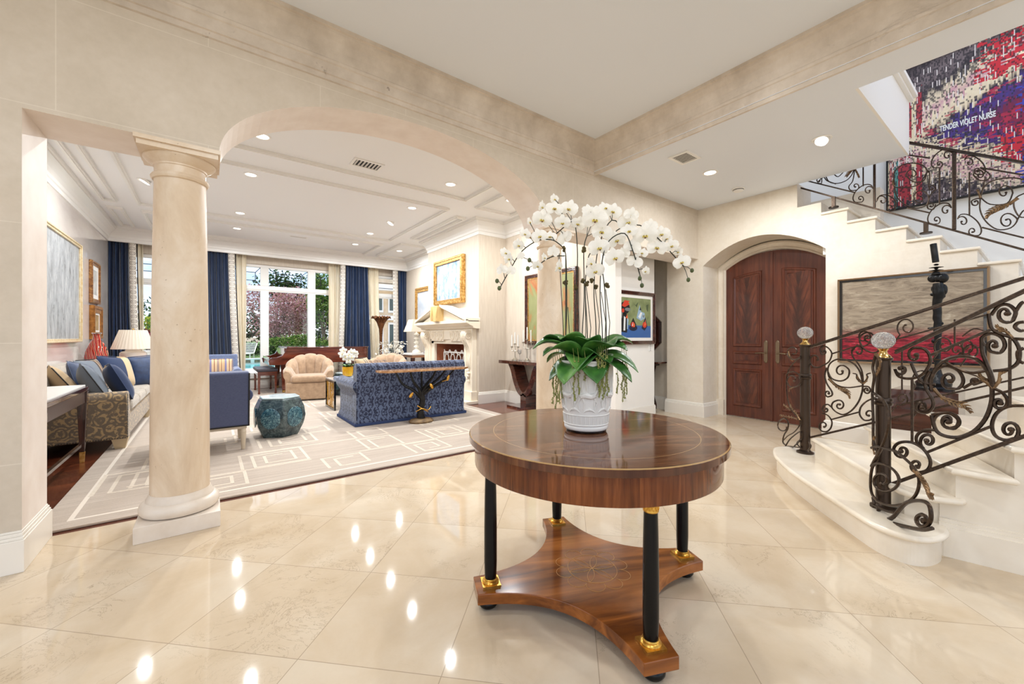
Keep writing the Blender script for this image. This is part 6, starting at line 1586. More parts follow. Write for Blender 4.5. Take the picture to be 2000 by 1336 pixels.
for i in range(4):
    x_ = -W2 + .125 + .25*i
    for z_ in (.08, .36, .64):
        q = [(x_-.08, z_), (x_-.08, z_+.10), (x_-.04, z_+.16), (x_+.04, z_+.16), (x_+.08, z_+.10), (x_+.08, z_)]
        for k in range(5): m.bar((q[k][0], 0, q[k][1]), (q[k+1][0], 0, q[k+1][1]), .018, .014, up=(0,1,0))
        m.bar((x_-.125, 0, z_+.05), (x_-.08, 0, z_+.05), .018, .014, up=(0,1,0)); m.bar((x_+.08, 0, z_+.05), (x_+.125, 0, z_+.05), .018, .014, up=(0,1,0))
        m.bar((x_-.04, 0, z_+.16), (x_-.12, 0, z_+.25), .018, .014, up=(0,1,0)); m.bar((x_+.04, 0, z_+.16), (x_+.12, 0, z_+.25), .018, .014, up=(0,1,0))
m.build('openwork', M_trimw, fs)
M_sea = noisy('pastel_water_garden', [(0.3,(96,124,158)),(0.42,(136,164,196)),(0.5,(178,192,212)),(0.58,(206,204,212)),(0.66,(226,214,150)),(0.74,(196,210,190))], 5, 8, 0.55, stretch=(1.6,1,0.8), nrough=0.72, bstr=0.3)
picture('painting', 'gilt framed pastel blue landscape hanging over the fireplace', 'painting', (BRX-.001, 7.24, 2.325), FACE_NX, 1.2, .92, (M_goldfr, M_sea), .095, .075, beads=True)
picture('painting', 'tall gilt framed misty painting in the alcove left of the fireplace', 'painting', (4.499, 9.62, 1.90), FACE_NX, 1.25, 1.22, (M_goldfr, noisy('misty_grey_blue', [(0.3,(150,164,178)),(0.5,(196,200,206)),(0.7,(212,196,190))], 2.2, 5, 0.6)), .12, .05)
# left wall
M_silver = noisy('silvery_scratched_canvas', [(0.28,(40,38,36)),(0.36,(120,120,118)),(0.5,(156,158,160)),(0.68,(184,184,182))], 5.0, 10, 0.5, dist=0.7, stretch=(2.4,1,0.8), nrough=0.75)
picture('painting', 'very large silvery grey abstract in a pale gilt frame above the long sofa', 'painting', (-1.549, 7.62, 1.845), FACE_PX, 1.98, 1.43, (noisy('white_gold_frame', [(0.3,(216,190,140)),(0.7,(240,226,196))], 20, 3, 0.3, 0.35), M_silver), .05, .05)
picture('painting', 'small gilt framed picture with a white mount, upper one left of the corner drape', 'painting', (-1.549, 9.66, 2.12), FACE_PX, .62, .70, (wood('brown_gilt_wood', (92,54,26),(140,92,48),(196,150,84), 'x', 3, .3, .3, 8), noisy('faded_print', [(0.3,(150,150,150)),(0.7,(220,216,208))], 6, 4, 0.6)), .075, .035, M_trimw, .07)
picture('painting', 'small deep gold framed picture, lower one above the red glass vase', 'painting', (-1.549, 9.70, 1.45), FACE_PX, .66, .56, (noisy('antique_gold_wood', [(0.3,(120,74,28)),(0.7,(178,120,56))], 20, 4, 0.4, 0.3), noisy('dim_small_print', [(0.3,(120,90,60)),(0.7,(190,160,110))], 6, 4, 0.6)), .12, .055, M_trimw, .03)

# ---------------------------------------------------------------- left side: console, sofa, cushions
ct = thing('console_table', 'dark wood console with a pale glass top behind the near pier', 'console', (-1.22, 4.95, 0))
m = MB(); m.box(-.29, .29, -.67, .67, .685, .725); m.build('tabletop', M_darkwoodx, ct, bevel=.006)
m = MB(); m.box(-.27, .27, -.65, .65, .725, .742); m.build('glass_top', plain('pale_glass_top', (236,234,230), 0.25), ct, bevel=.003)
m = MB()
for a in ((-.26, .26, -.63, -.60), (-.26, .26, .60, .63), (.25, .275, -.6, .6), (-.275, -.25, -.6, .6)): m.box(a[0], a[1], a[2], a[3], .575, .685)
m.build('apron', plain('brushed_pewter_apron', (92,76,72), 0.3, 0.4), ct)
for x_ in (-.255, .255):
    for y_ in (-.63, .63):
        m = MB(); m.taper((x_*.99, y_, .10), (.036, .036), (x_, y_, .685), (.075, .075)); lg = m.build('leg', M_darkwood, ct, bevel=.004)
        m = MB(); m.taper((x_*.985, y_, 0), (.030, .030), (x_*.99, y_, .10), (.037, .037)); m.build('brass_ferrule', M_goldfr, lg)
m = MB(); m.box(.235, .26, -.6, .6, .16, .185); m.box(-.26, -.235, -.6, .6, .16, .185); m.build('stretcher', M_darkwood, ct)
tp_ = thing('paper_sheet', 'curled white sheet lying on the dark console by the pier', 'paper', (-1.2, 4.62, .7425), .2)
m = MB(); m.grid(lambda u, v: Vector(((u-.5)*.34, (v-.5)*.24, .003+.02*max(0, u-.7)**2*8)), 10, 3); m.build('sheet', M_trimw, tp_, solid=.0015)

def arm_box(mb, x0, x1, y0, y1, z0, z1, r):
    # upholstered arm with a rolled top running along x
    n = 10; yc_ = (y0+y1)/2
    prof = [(y0+.02, z0)] + [(yc_ - r*math.cos(PI*i/n - .35)*1.05, z1-r+r*math.sin(max(0, min(PI, PI*i/n)))) for i in range(n+1)] + [(y1-.0, z0)]
    mb.prism(prof, x0, x1, 'x', smooth=True)
def cushion(mb, w, h, d, c=(0,0,0), M=None, p=2.6, n=16):
    # knife-edge cushion, lies in XZ, thick along Y
    for sg in (-1, 1):
        def fn(u, v, sg=sg):
            a, b_ = 2*u-1, 2*v-1
            k = 1 - 0.10*(1-abs(b_)**2)*abs(a)**3*0 ; e = (1-abs(a)**p)*(1-abs(b_)**p)
            sx_ = a*(1-0.06*(1-b_*b_)*abs(a)); sz_ = b_*(1-0.06*(1-a*a)*abs(b_))
            return Vector((c[0]+sx_*w/2, c[1]+sg*d/2*max(0, e)**.5, c[2]+sz_*h/2))
        mb.grid(fn, n, n, M=M)
ls = thing('sofa', 'long taupe brocade sofa with rolled arms and nailhead trim along the left wall', 'sofa', (-1.08, 7.02, 0.0175))
m = MB(); m.box(-.42, .385, -1.14, 1.14, .11, .36); m.build('base', M_sofa, ls, bevel=.02)
for s in (-1, 1):
    m = MB(); y0, y1 = sorted((s*.96, s*1.16)); arm_box(m, -.42, .395, y0, y1, .11, .61, .105); a_ = m.build('arm', M_sofa, ls, bevel=.01)
    m = MB()
    for i in range(26): m.ball((.397, s*1.15 if s < 0 else s*.97, .13+.018*i), .0065, n=5); 
    for i in range(40): m.ball((-.40+.02*i, s*1.163, .125), .0065, n=5)
    m.build('nailhead_trim', M_dark, a_)
m = MB(); m.box(-.46, -.20, -1.14, 1.14, .11, .80); m.tube([(-.36, -1.14, .78), (-.36, 1.14, .78)], .085, 14); m.build('back', M_sofaplain, ls, bevel=.03)
for i, y_ in enumerate((-.62, 0, .62)):
    m = MB(); m.box(-.22, .41, y_-.305, y_+.305, .365, .50); m.build('seat_cushion', M_sofaplain, ls, bevel=.05, seg=4)
for x_ in (-.36, .33):
    for y_ in (-1.05, 1.05): m = MB(); m.taper((x_, y_, 0.0), (.08, .08), (x_, y_, .11), (.13, .13)); m.build('foot', plain('limed_oak_foot', (206,186,152), 0.5) if 'limed_oak_foot' not in MATS else MATS['limed_oak_foot'], ls)
def pillow(label, c, w, h, d, rz, tilt, mat, cat='pillow', roll=0.0, group=None):
    t = thing('throw_pillow', label, cat, c, rz, group)
    M = Matrix.Rotation(-tilt, 4, 'X') @ Matrix.Rotation(roll, 4, 'Y')
    m = MB(); cushion(m, w, h, d); o = m.build('cover', mat, t); o.matrix_local = M
    m = MB(); P = [Vector((math.copysign(min(1, abs(1.28*math.cos(a))), math.cos(a))*w/2*.985, 0, math.copysign(min(1, abs(1.28*math.sin(a))), math.sin(a))*h/2*.985)) for a in [2*PI*i/48 for i in range(48)]]
    m.tube(P, .006, 5, closed=True); e = m.build('piping', M_dark if mat is M_p_grey or mat is M_p_tan else M_p_tan if False else mat, t); e.matrix_local = M
    return t
# pillows on the long sofa: face +X, leaning to the back and near arm
pillow('navy silk pillow with a tan panel, front one leaning on the near sofa arm', (-.80, 6.22, .70), .46, .44, .17, 1.85, .42, M_p_navy_tan, roll=.12)
pillow('grey pillow with brown stripes leaning on the near sofa arm', (-.99, 6.14, .70), .44, .42, .16, 1.9, .45, M_p_grey, roll=.3)
pillow('tan pillow with dark stripes seen over the dark console', (-1.21, 6.16, .69), .44, .42, .16, 2.0, .5, M_p_tan, roll=.35)
pillow('navy pillow with a piped edge behind the grey striped pillow', (-1.13, 6.62, .72), .46, .40, .16, 1.4, .35, M_navyp, roll=.2)
pillow('grey striped pillow at the far end of the long sofa under the red vase', (-1.18, 7.30, .72), .44, .42, .15, 1.25, .35, M_p_grey)
pillow('navy and tan pillow on the far end of the sofa beside the grey one', (-1.0, 7.68, .73), .46, .44, .17, 1.0, .35, M_p_navy_tan, roll=.1)
pillow('plump navy pillow next to the near column at the far end of the sofa', (-.72, 7.98, .72), .46, .44, .20, .45, .3, M_navyp, roll=-.08)
et = thing('end_table', 'red brown end table carrying the cream lamp in the left corner', 'end table', (-1.05, 8.95, .0175))
m = MB(); m.box(-.42, .42, -.32, .32, .66, .70); m.build('tabletop', wood('cherry_red_wood', (128,44,22),(168,66,36),(196,92,56), 'x', 2, .15, .8, 8), et, bevel=.006)
for x_ in (-.38, .38):
    for y_ in (-.28, .28): m = MB(); m.taper((x_, y_, 0), (.03, .03), (x_, y_, .66), (.05, .05)); m.build('leg', M_darkwood, et)
pl_ = onD(238, 688, 7.05)
lt_ = thing('table_lamp', 'cream urn lamp with a pleated cone shade by the left corner drape', 'lamp', (-.97, 8.9, .7185))
m = MB(); m.lathe([(.085, 0), (.10, .01), (.12, .05), (.155, .14), (.168, .20), (.162, .235), (.14, .255), (.10, .262), (.095, .285), (.03, .29), (.012, .30), (.012, .42)], 32); m.build('urn_base', noisy('cream_crackle_glaze', [(0.3,(226,214,200)),(0.7,(240,234,226))], 8, 4, 0.15, coat=.6), lt_)
m = MB(); n = 72
def shade(mb, r0, z0, r1, z1, n=72, pl=.004, c=(0,0,0)):
    rows = []
    for k in range(5):
        s = k/4; r_ = r0+(r1-r0)*s; rows += [(c[0]+(r_+(pl if i % 2 else 0))*math.cos(2*PI*i/n), c[1]+(r_+(pl if i % 2 else 0))*math.sin(2*PI*i/n), c[2]+z0+(z1-z0)*s) for i in range(n)]
    mb.add(rows, [(k*n+i, k*n+(i+1) % n, (k+1)*n+(i+1) % n, (k+1)*n+i) for k in range(4) for i in range(n)])
shade(m, .265, .295, .165, .60); m.build('lamp_shade', M_shade, lt_)
m = MB(); m.lathe([(.012, .58), (.012, .605), (.018, .61), (.012, .625), (.0005, .63)], 12); m.tube([(-.165, 0, .598), (.165, 0, .598)], .003, 5); m.build('finial', M_brass, lt_)
rv = thing('glass_vase', 'tall red swirled art glass bottle on the end table left of the lamp', 'vase', (-1.36, 8.72, .7185))
m = MB(); m.lathe([(.07, 0), (.10, .015), (.13, .09), (.138, .17), (.125, .27), (.09, .37), (.05, .45), (.038, .50), (.045, .535), (.055, .55), (.05, .552)], 32); m.build('body', M_redglass, rv)
m = MB(); m.tube([Vector((.05*math.cos(a), .05*math.sin(a), .545)) for a in [2*PI*i/20 for i in range(20)]], .008, 6, closed=True); m.build('lip', M_pane, rv)

# ---------------------------------------------------------------- blue armchairs
def armchair(name, label, loc, rz, wood_legs=True, mat=M_bluefab, w=.73, d=.72, backh=.83):
    # local front = +Y
    t = thing(name, label, 'armchair', loc, rz)
    m = MB(); m.box(-w/2, w/2, -d/2+.07, d/2-.02, .26, .38); m.build('seat_frame', mat, t, bevel=.02)
    m = MB(); M = Matrix.Translation((0, -d/2, .255)) @ Matrix.Rotation(.10, 4, 'X')
    m.box(-w/2, w/2, 0, .12, 0, backh-.26, M=M); bk = m.build('back', mat, t, bevel=.022, seg=3)
    m = MB(); 
    for x_ in (-w/2+.004, w/2-.004): m.tube([M @ Vector((x_, -.002, .0)), M @ Vector((x_, -.002, backh-.27))], .007, 6)
    m.tube([M @ Vector((-w/2, -.002, .004)), M @ Vector((w/2, -.002, .004))], .007, 6); m.build('piping', M_dark, bk)
    m = MB(); m.box(-w/2+.10, w/2-.10, -d/2+.14, d/2, .38, .50); m.build('seat_cushion', M_bluefab2 if mat is M_bluefab else mat, t, bevel=.04, seg=4)
    for s in (-1, 1):
        m = MB(); xs_ = s*(w/2-.045)
        m.box(min(xs_-.05, xs_+.05), max(xs_-.05, xs_+.05), -d/2+.12, d/2-.03, .27, .56); m.tube([(s*(w/2-.03), -d/2+.12, .56), (s*(w/2-.03), d/2-.03, .555)], .075, 14); m.build('arm', mat, t, bevel=.01)
    m = MB(); m.box(-w/2+.02, w/2-.02, -d/2+.04, d/2-.05, .222, .26); m.build('base_rail', plain('limed_wood', (206,192,170), 0.45) if 'limed_wood' not in MATS else MATS['limed_wood'], t)
    for x_ in (-w/2+.05, w/2-.05):
        for y_ in (-d/2+.06, d/2-.07):
            m = MB(); m.lathe([(.014, 0), (.018, .01), (.027, .18), (.029, .19), (.025, .197), (.025, .225)], 12, (x_, y_, 0)); m.build('leg', MATS['limed_wood'], t)
    return t
armchair('armchair', 'slate blue armchair seen from behind with pale tapered legs right of the near column', (-.02, 5.42, .0175), 0)
armchair('armchair', 'blue armchair facing the hall with a striped cushion in front of the second drape', (.02, 9.05, .0175), PI, mat=M_bluefab2, w=.86, backh=.86)
pillow('striped lumbar cushion on the far blue armchair', (.10, 8.98, .66), .52, .30, .14, 0, .22, M_p_stripe)
# ---------------------------------------------------------------- garden stool
def stool(label, loc, r, h, rz, n=6):
    t = thing('garden_stool', label, 'garden stool', loc, rz)
    m = MB(); prof = [(r*.70, 0), (r*.74, .02), (r*.92, h*.28), (r*1.0, h*.5), (r*.95, h*.72), (r*.80, h*.93), (r*.76, h*.96)]
    vs = []; 
    for rr_, z_ in prof: vs += [(rr_*math.cos(2*PI*i/n), rr_*math.sin(2*PI*i/n), z_) for i in range(n)]
    m.add(vs, [(k*n+i, k*n+(i+1) % n, (k+1)*n+(i+1) % n, (k+1)*n+i) for k in range(len(prof)-1) for i in range(n)]); m.add(vs[:n], [tuple(reversed(range(n)))]); m.build('body', M_celadon, t, bevel=.012, seg=3)
    m = MB(); m.prism([(r*.77*math.cos(2*PI*i/n), r*.77*math.sin(2*PI*i/n)) for i in range(n)], h*.96, h); m.build('top', noisy('worn_celadon_top', [(0.3,(150,180,186)),(0.7,(216,230,230))], 12, 4, 0.2, coat=.6) if 'worn_celadon_top' not in MATS else MATS['worn_celadon_top'], t, bevel=.01)
    for i in range(n):
        a = 2*PI*(i+.5)/n; ap = r*math.cos(PI/n)
        M = Matrix.Rotation(a, 4, 'Z') @ Matrix.Translation((ap*.985, 0, h*.50)) 
        m = MB(); m.ball((0, 0, 0), (.014, r*.36, h*.26), n=20, M=M); m.build('medallion', M_medal, t)
        m = MB()
        for k in range(7):
            y_ = (k-3)*r*.12; m.ball((-.05, y_, h*.335), (.012, .018, .02), n=6, M=M)
        m.build('relief_border', M_celadon, t)
    return t
stool('large teal glazed garden stool with a round medallion on the rug', (.695, 5.64, .0175), .30, .47, math.radians(32))
stool('small teal garden stool half hidden behind the glass side table', (2.24, 8.75, .0175), .23, .46, 0)
# ---------------------------------------------------------------- tan channel-back chairs
def barrel(label, loc, rz):
    t = thing('barrel_armchair', label, 'armchair', loc, rz)   # front = -Y
    m = MB(); n = 30
    def bodyr(a): return (.40, .40)
    # base
    base = [(-.37, -.36), (.37, -.36)] + [(.40*math.cos(a), .06+.36*math.sin(a)) for a in [PI*i/16 for i in range(17)]]
    m.prism(base, 0.02, .34); m.build('base', M_tan, t, bevel=.02)
    m = MB(); m.box(-.30, .30, -.40, .20, .34, .47); m.build('seat_cushion', M_tan, t, bevel=.05, seg=4)
    # fluted shell: U-shaped plan swept by an inside-over-outside section
    K = 9; rad = .335; st_ = .36; Lp = 2*st_ + PI*rad
    def plan(u):
        d = u*Lp
        if d < st_: return Vector((1, 0, 0)), Vector((0, -st_+d, 0)), 0.0
        if d > Lp-st_: return Vector((-1, 0, 0)), Vector((0, -(d-(Lp-st_)), 0)), 0.0
        a = (d-st_)/rad; return Vector((math.cos(a), math.sin(a), 0)), Vector((0, 0, 0)), math.sin(a)
    def fn(u, v):
        dr, o_, s = plan(u); e = min(1, u/.10, (1-u)/.10); h = .55 + .045*e + .235*s**.8
        f = abs(math.sin(PI*K*u))**.5; bl = .030*f
        sec = [(-.07, .36), (-.075, .46), (-.045, h-.09), (.0, h-.015), (.05, h), (.088, h-.03), (.085, h-.10), (.06, .40), (.05, .03)]
        q = v*(len(sec)-1); k = min(int(q), len(sec)-2); w_ = q-k
        rr_ = sec[k][0]*(1-w_)+sec[k+1][0]*w_; z_ = sec[k][1]*(1-w_)+sec[k+1][1]*w_
        if v < .40: rr_ -= bl
        elif v < .72: z_ += bl*.9; rr_ += bl*.3
        return o_ + dr*(rad+rr_) + Vector((0, .05, z_))
    m = MB(); m.grid(fn, K*12, 24); 
    for u in (0.0, 1.0): m.add([fn(u, v/24) for v in range(25)], [tuple(range(25))])
    m.build('fluted_back', M_tan, t)
    return t
barrel('tan channel backed barrel chair facing the hall in front of the piano', (1.58, 8.66, .0175), -.22)
barrel('second tan barrel chair mostly hidden behind the blue damask loveseat', (2.78, 7.95, .0175), -.75)
th_ = thing('throw_blanket', 'brown throw draped over the arm of the hidden tan chair', 'throw', (2.47, 7.78, .62))
m = MB(); m.grid(lambda u, v: Vector(((u-.5)*.5, -.10+.26*math.cos(PI*v) , .14*math.sin(PI*v)+ .015*math.sin(u*18+v*3) - .20*abs(v-.5)**2*2)), 24, 10); m.build('cloth', noisy('brown_striped_throw', [(0.35,(84,66,56)),(0.5,(150,122,96)),(0.65,(110,88,72))], 3, 3, 0.85, stretch=(8,1,1)), th_, solid=.02)
# ---------------------------------------------------------------- damask loveseat
dl = thing('loveseat', 'blue damask loveseat seen from behind with rolled arms and a skirt', 'loveseat', (2.385, 5.95, .0175))
m = MB(); W2 = .82
prof = [(-.475, .0), (-.445, .10), (-.455, .35), (-.475, .62), (-.485, .74), (-.47, .80), (-.425, .835), (-.36, .83), (-.31, .79), (-.30, .72), (-.27, .45), (-.27, 0.05)]
m.prism(prof, -W2, W2, 'x', smooth=True); m.build('back', M_damask, dl, bevel=.012)
m = MB(); m.box(-.70, .70, -.30, .42, .10, .34); m.build('base', M_damask, dl, bevel=.02)
for x_ in (-.35, .35): m = MB(); m.box(x_-.345, x_+.345, -.28, .45, .34, .49); m.build('seat_cushion', M_damask, dl, bevel=.05, seg=4)
for s in (-1, 1):
    m = MB(); n = 12
    prof = [(s*.70, .05), (s*.70, .50)] + [(s*(.775 + .085*math.cos(PI - PI*1.15*i/n)), .525+.085*math.sin(PI*1.15*i/n)) for i in range(n+1)] + [(s*.80, .40), (s*.80, .12), (s*.845, .0)]
    m.prism(prof, -.44, .46, 'y', smooth=True); m.build('arm', M_damask, dl, bevel=.01)
m = MB()
for a, b_ in (((-W2-.02, -.475), (W2+.02, -.475)), ((-W2-.02, -.475), (-W2-.02, .46)), ((W2+.02, -.475), (W2+.02, .46))): m.bar((a[0], a[1], .02), (b_[0], b_[1], .02), .012, .035)
m.build('skirt_band', plain('navy_skirt_band', (48,64,104), 0.8), dl)
pillow('brown and tan cushion against the inner left side of the blue loveseat', (1.86, 6.15, .70), .44, .40, .16, .9, .25, M_p_tan)
# ---------------------------------------------------------------- sofa table on a bronze tree
stb = thing('sofa_table', 'narrow burl console on a bronze tree trunk behind the blue loveseat', 'console', (2.40, 5.27, .0175))
M_burl = noisy('golden_burl_top', [(0.3,(132,88,54)),(0.5,(186,138,94)),(0.7,(216,176,132))], 9, 7, 0.16, dist=2.0, coat=.8)
m = MB(); m.prism([(-.62, -.03), (-.52, -.125), (.60, -.125), (.72, -.03), (.72, .12), (-.62, .12)], .715, .745); m.build('tabletop', M_burl, stb, bevel=.004)
m = MB(); m.lathe([(.17, 0), (.18, .02), (.15, .045), (.10, .055)], 16, (-.02, 0, 0), sy=.75); m.build('rocky_base', noisy('gilded_rock', [(0.3,(96,74,48)),(0.7,(150,122,84))], 16, 4, 0.6, bstr=.6), stb)
m = MB(); rr = random.Random(4)
m.tube(smoothpath([(-.02, 0, .04), (-.03, .0, .16), (.0, .0, .30), (-.02, .0, .42)], 4), [.06, .055, .05, .047, .045, .042, .04, .04, .04, .038, .036, .036, .035], 9)
for e in ((-.38, .02, .715), (-.2, -.04, .715), (.0, .03, .715), (.18, -.05, .715), (.36, .0, .715), (.52, .03, .715)):
    z0 = .30+rr.uniform(0, .12); m.tube(smoothpath([(-.02, 0, z0), (e[0]*.35, e[1]*.5+rr.uniform(-.02, .02), z0+.12), (e[0]*.75, e[1], z0+.22), e], 4), [.026-.0012*i for i in range(13)], 7)
m.build('tree_trunk', M_bronze, stb)
for i, (x_, z_, a) in enumerate(((-.20, .40, .7), (.10, .50, -.5), (.36, .60, .3))):
    m = MB(); M = Matrix.Translation((x_, -.08, z_)) @ Matrix.Rotation(a, 4, 'Y'); m.ball((0, 0, 0), (.022, .012, .045), n=8, M=M); m.tube([(x_*.8, -.03, z_-.05), (x_, -.08, z_-.03)], .005, 5); m.build('gilt_leaf', M_gold, stb)
m = MB(); m.tube(smoothpath([(-.12, -.05, .16), (-.05, -.09, .20), (.05, -.07, .17), (.10, -.05, .21)], 3), .007, 5); m.tube(smoothpath([(-.10, -.05, .24), (-.03, -.08, .19), (.06, -.05, .14)], 3), .007, 5); m.build('gilt_twigs', M_gold, stb)
# ---------------------------------------------------------------- low grille table, vase
gt = thing('side_table', 'low black table with a gilt openwork end beside the loveseat arm', 'table', (1.98, 7.2, .0175))
m = MB(); m.box(-.36, .36, -.30, .30, .47, .49); m.build('glass_top', plain('grey_glass_top', (150,156,162), 0.05, coat=1.0), gt, bevel=.003)
for s in (-1, 1):
    m = MB(); x_ = s*.35
    for y_ in (-.285, .285): m.box(x_-.014, x_+.014, y_-.016, y_+.016, 0, .47)
    m.box(x_-.014, x_+.014, -.27, .27, 0.0, .03); m.box(x_-.014, x_+.014, -.27, .27, .44, .47); f_ = m.build('end_frame', M_black, gt)
    m = MB(); rr = random.Random(9)
    for i in range(9):
        y_ = -.24+.06*i; m.tube(smoothpath([(x_, y_, .03), (x_, y_+rr.uniform(-.04, .04), .15), (x_, y_+rr.uniform(-.05, .05), .30), (x_, y_+rr.uniform(-.03, .03), .44)], 3), .005, 5)
    for i in range(26): m.ball((x_, rr.uniform(-.25, .25), rr.uniform(.06, .42)), (.008, .02, .014), n=6)
    m.build('gilt_openwork', M_gold, f_)
bk_ = thing('book', 'thin grey book lying under the yellow vase on the low table', 'book', (1.86, 7.22, .506))
m = MB(); m.box(-.15, .15, -.11, .11, 0, .004); m.box(-.15, .15, -.11, .11, .024, .028); m.box(-.15, -.146, -.11, .11, .004, .024); m.build('cover', plain('grey_book_cover', (132,140,158), 0.5), bk_)
m = MB(); m.box(-.145, .145, -.105, .105, .004, .024); m.build('pages', M_trimw, bk_)
yv = thing('potted_orchid', 'small white orchid in a golden yellow glass vase on the low table', 'orchid', (1.90, 7.18, .534))
m = MB(); m.lathe([(.05, 0), (.075, .01), (.085, .06), (.088, .13), (.09, .165), (.084, .165), (.08, .06), (.0005, .04)], 24); m.build('vase', noisy('amber_glass', [(0.3,(206,140,10)),(0.7,(238,190,40))], 5, 3, 0.06, coat=1.0), yv)
def petals(parent, c, s, n=1, mat=M_petal):
    m = MB()
    for k in range(5):
        a = 2*PI*k/5; M = Matrix.Translation(c) @ Matrix.Rotation(-YAW*0+R.uniform(-.4, .4), 4, 'Z') @ Matrix.Rotation(a, 4, 'Y')
        m.ball((0, 0, s*.55), (s*.42, s*.10, s*.55), n=10, M=M)
    m.ball((c[0], c[1]-s*.15, c[2]), (s*.16, s*.16, s*.16), 1, n=6)
    m.build('flower', [mat, M_lip], parent)
m = MB()
for e in ((-.06, -.02, .36), (.02, -.03, .34), (.09, 0, .40)): m.tube(smoothpath([(0, 0, .05), (e[0]*.3, e[1], .22), e], 4), .004, 5)
m.build('stem', M_stem, yv)
for i in range(6): m = MB(); leaf(m, i*1.05, .12, .05, .08, .3, .14); m.build('leaf', M_leafdk, yv, solid=.002)
for c in ((-.10, -.03, .38), (-.05, -.04, .33), (0, -.05, .36), (.05, -.05, .32), (.0, -.04, .28), (.10, -.02, .40), (-.08, -.02, .44), (.13, 0, .37), (.05, -.03, .41)): petals(yv, c, .062)
# silver-leaved arrangement behind the loveseat
sa = thing('end_table', 'mirrored end table behind the loveseat carrying white flowers', 'end table', (3.30, 8.85, .0175))
m = MB(); m.box(-.25, .25, -.25, .25, .56, .59); m.build('tabletop', M_pane, sa, bevel=.004)
for x_ in (-.22, .22):
    for y_ in (-.22, .22): m = MB(); m.box(x_-.015, x_+.015, y_-.015, y_+.015, 0, .56); m.build('leg', M_steel, sa)
sv = thing('flower_arrangement', 'silvery leaves and white blossoms in a clear vase seen above the loveseat', 'flowers', (3.27, 8.80, .6085))
m = MB(); m.lathe([(.045, 0), (.055, .01), (.05, .12), (.06, .2), (.056, .2), (.046, .12), (.045, .02), (.0005, .015)], 20); m.build('vase', M_crystal, sv)
rr = random.Random(21); ML_sil = leafmat('silver_leaves', (150,146,128), (206,202,188), (232,228,218), (120,112,92))
m = MB()
for i in range(16):
    a = rr.uniform(0, 6.28); r_ = rr.uniform(.1, .36); m.tube(smoothpath([(0, 0, .1), (r_*.3*math.cos(a), r_*.3*math.sin(a), .28), (r_*math.cos(a), r_*math.sin(a), rr.uniform(.25, .55))], 3), .003, 4)
m.build('stems', M_stem, sv)
m = MB()
for i in range(220):
    a = rr.uniform(0, 6.28); r_ = .34*math.sqrt(rr.random()); q = Vector((r_*math.cos(a), r_*math.sin(a), rr.uniform(.2, .5))); u = Vector((rr.gauss(0, 1), rr.gauss(0, 1), rr.gauss(0, 1))).normalized()*.05; w_ = u.orthogonal().normalized()*.016
    m.add([q-u*.5, q+w_, q+u*.5, q-w_], [(0,1,2,3)])
m.build('leaves', ML_sil, sv, recalc=False)
for c in ((-.1, -.2, .40), (.05, -.24, .30), (.14, -.18, .36), (-.16, -.12, .30), (.2, -.1, .26)): petals(sv, c, .05)
# ---------------------------------------------------------------- piano and bench
pn_ = thing('grand_piano', 'polished mahogany grand piano with closed lid in front of the big window', 'piano', (1.95, 10.35, .0175))
# keyboard faces -X; long straight side faces the camera
rim = [(-.62, -.66), (.95, -.66)] + [(.95+.16*math.sin(a), -.66+.16-.16*math.cos(a)) for a in [PI/2*i/6 for i in range(7)]] + [(1.10, -.2), (.98, .08), (.70, .30), (.40, .46), (.10, .60), (-.2, .64), (-.62, .64)]
m = MB(); m.prism(rim, .62, .945); m.build('case', M_mahogx, pn_, bevel=.006)
m = MB(); m.prism([(x_*1.012, y_*1.02) for x_, y_ in rim], .945, .968); m.prism([(-.62, -.66), (-.40, -.66), (-.40, .64), (-.62, .64)], .968, .975); m.build('lid', M_mahogx, pn_, bevel=.005)
for y0, y1 in ((-.66, -.58), (.56, .64)):
    m = MB(); m.prism([(-.66, .60), (-.94, .60), (-.96, .70), (-.90, .755), (-.80, .76), (-.70, .80), (-.64, .90), (-.62, .968), (-.60, .6)], y0, y1, 'y'); m.build('key_cheek', M_mahogx, pn_, bevel=.006)
m = MB(); m.box(-.93, -.6, -.58, .56, .60, .66); m.box(-.66, -.62, -.58, .56, .66, .95); m.build('keybed', M_mahogx, pn_)
m = MB(); m.box(-.92, -.72, -.57, .55, .66, .70); kb = m.build('white_keys', plain('ivory_keys', (240,238,228), 0.15), pn_)
m = MB()
for i in range(52):
    if i % 7 in (0, 1, 3, 4, 5): m.box(-.87, -.72, -.56+.0213*(i+1)-.006, -.56+.0213*(i+1)+.006, .70, .712)
m.build('black_keys', M_black, pn_)
m = MB(); m.bar((-.93, -.58, .735), (-.93, .56, .735), .02, .05); m.build('key_slip', M_mahogx, pn_)
for x_, y_ in ((-.66, -.50), (-.66, .50), (.85, -.05)):
    m = MB(); m.taper((x_, y_, .06), (.06, .06), (x_, y_, .62), (.12, .12)); lg = m.build('leg', M_mahogx, pn_, bevel=.005); m = MB(); m.lathe([(.02, 0), (.03, .01), (.03, .05), (.02, .06)], 12, (x_, y_, 0)); m.build('caster', M_brass, lg)
m = MB(); m.box(-.48, -.40, -.12, .12, .10, .62); m.box(-.54, -.36, -.16, .16, .07, .13); m.build('pedal_lyre', M_mahogx, pn_)
bn = thing('piano_bench', 'dark wood piano bench with a black padded seat left of the tan chair', 'bench', (.99, 10.28, .0175))
m = MB(); m.box(-.19, .19, -.48, .48, .46, .53); m.build('seat_pad', plain('dark_leather', (58,54,62), 0.4), bn, bevel=.025, seg=3)
m = MB(); m.box(-.175, .175, -.46, .46, .385, .46); m.build('apron', M_mahogx, bn)
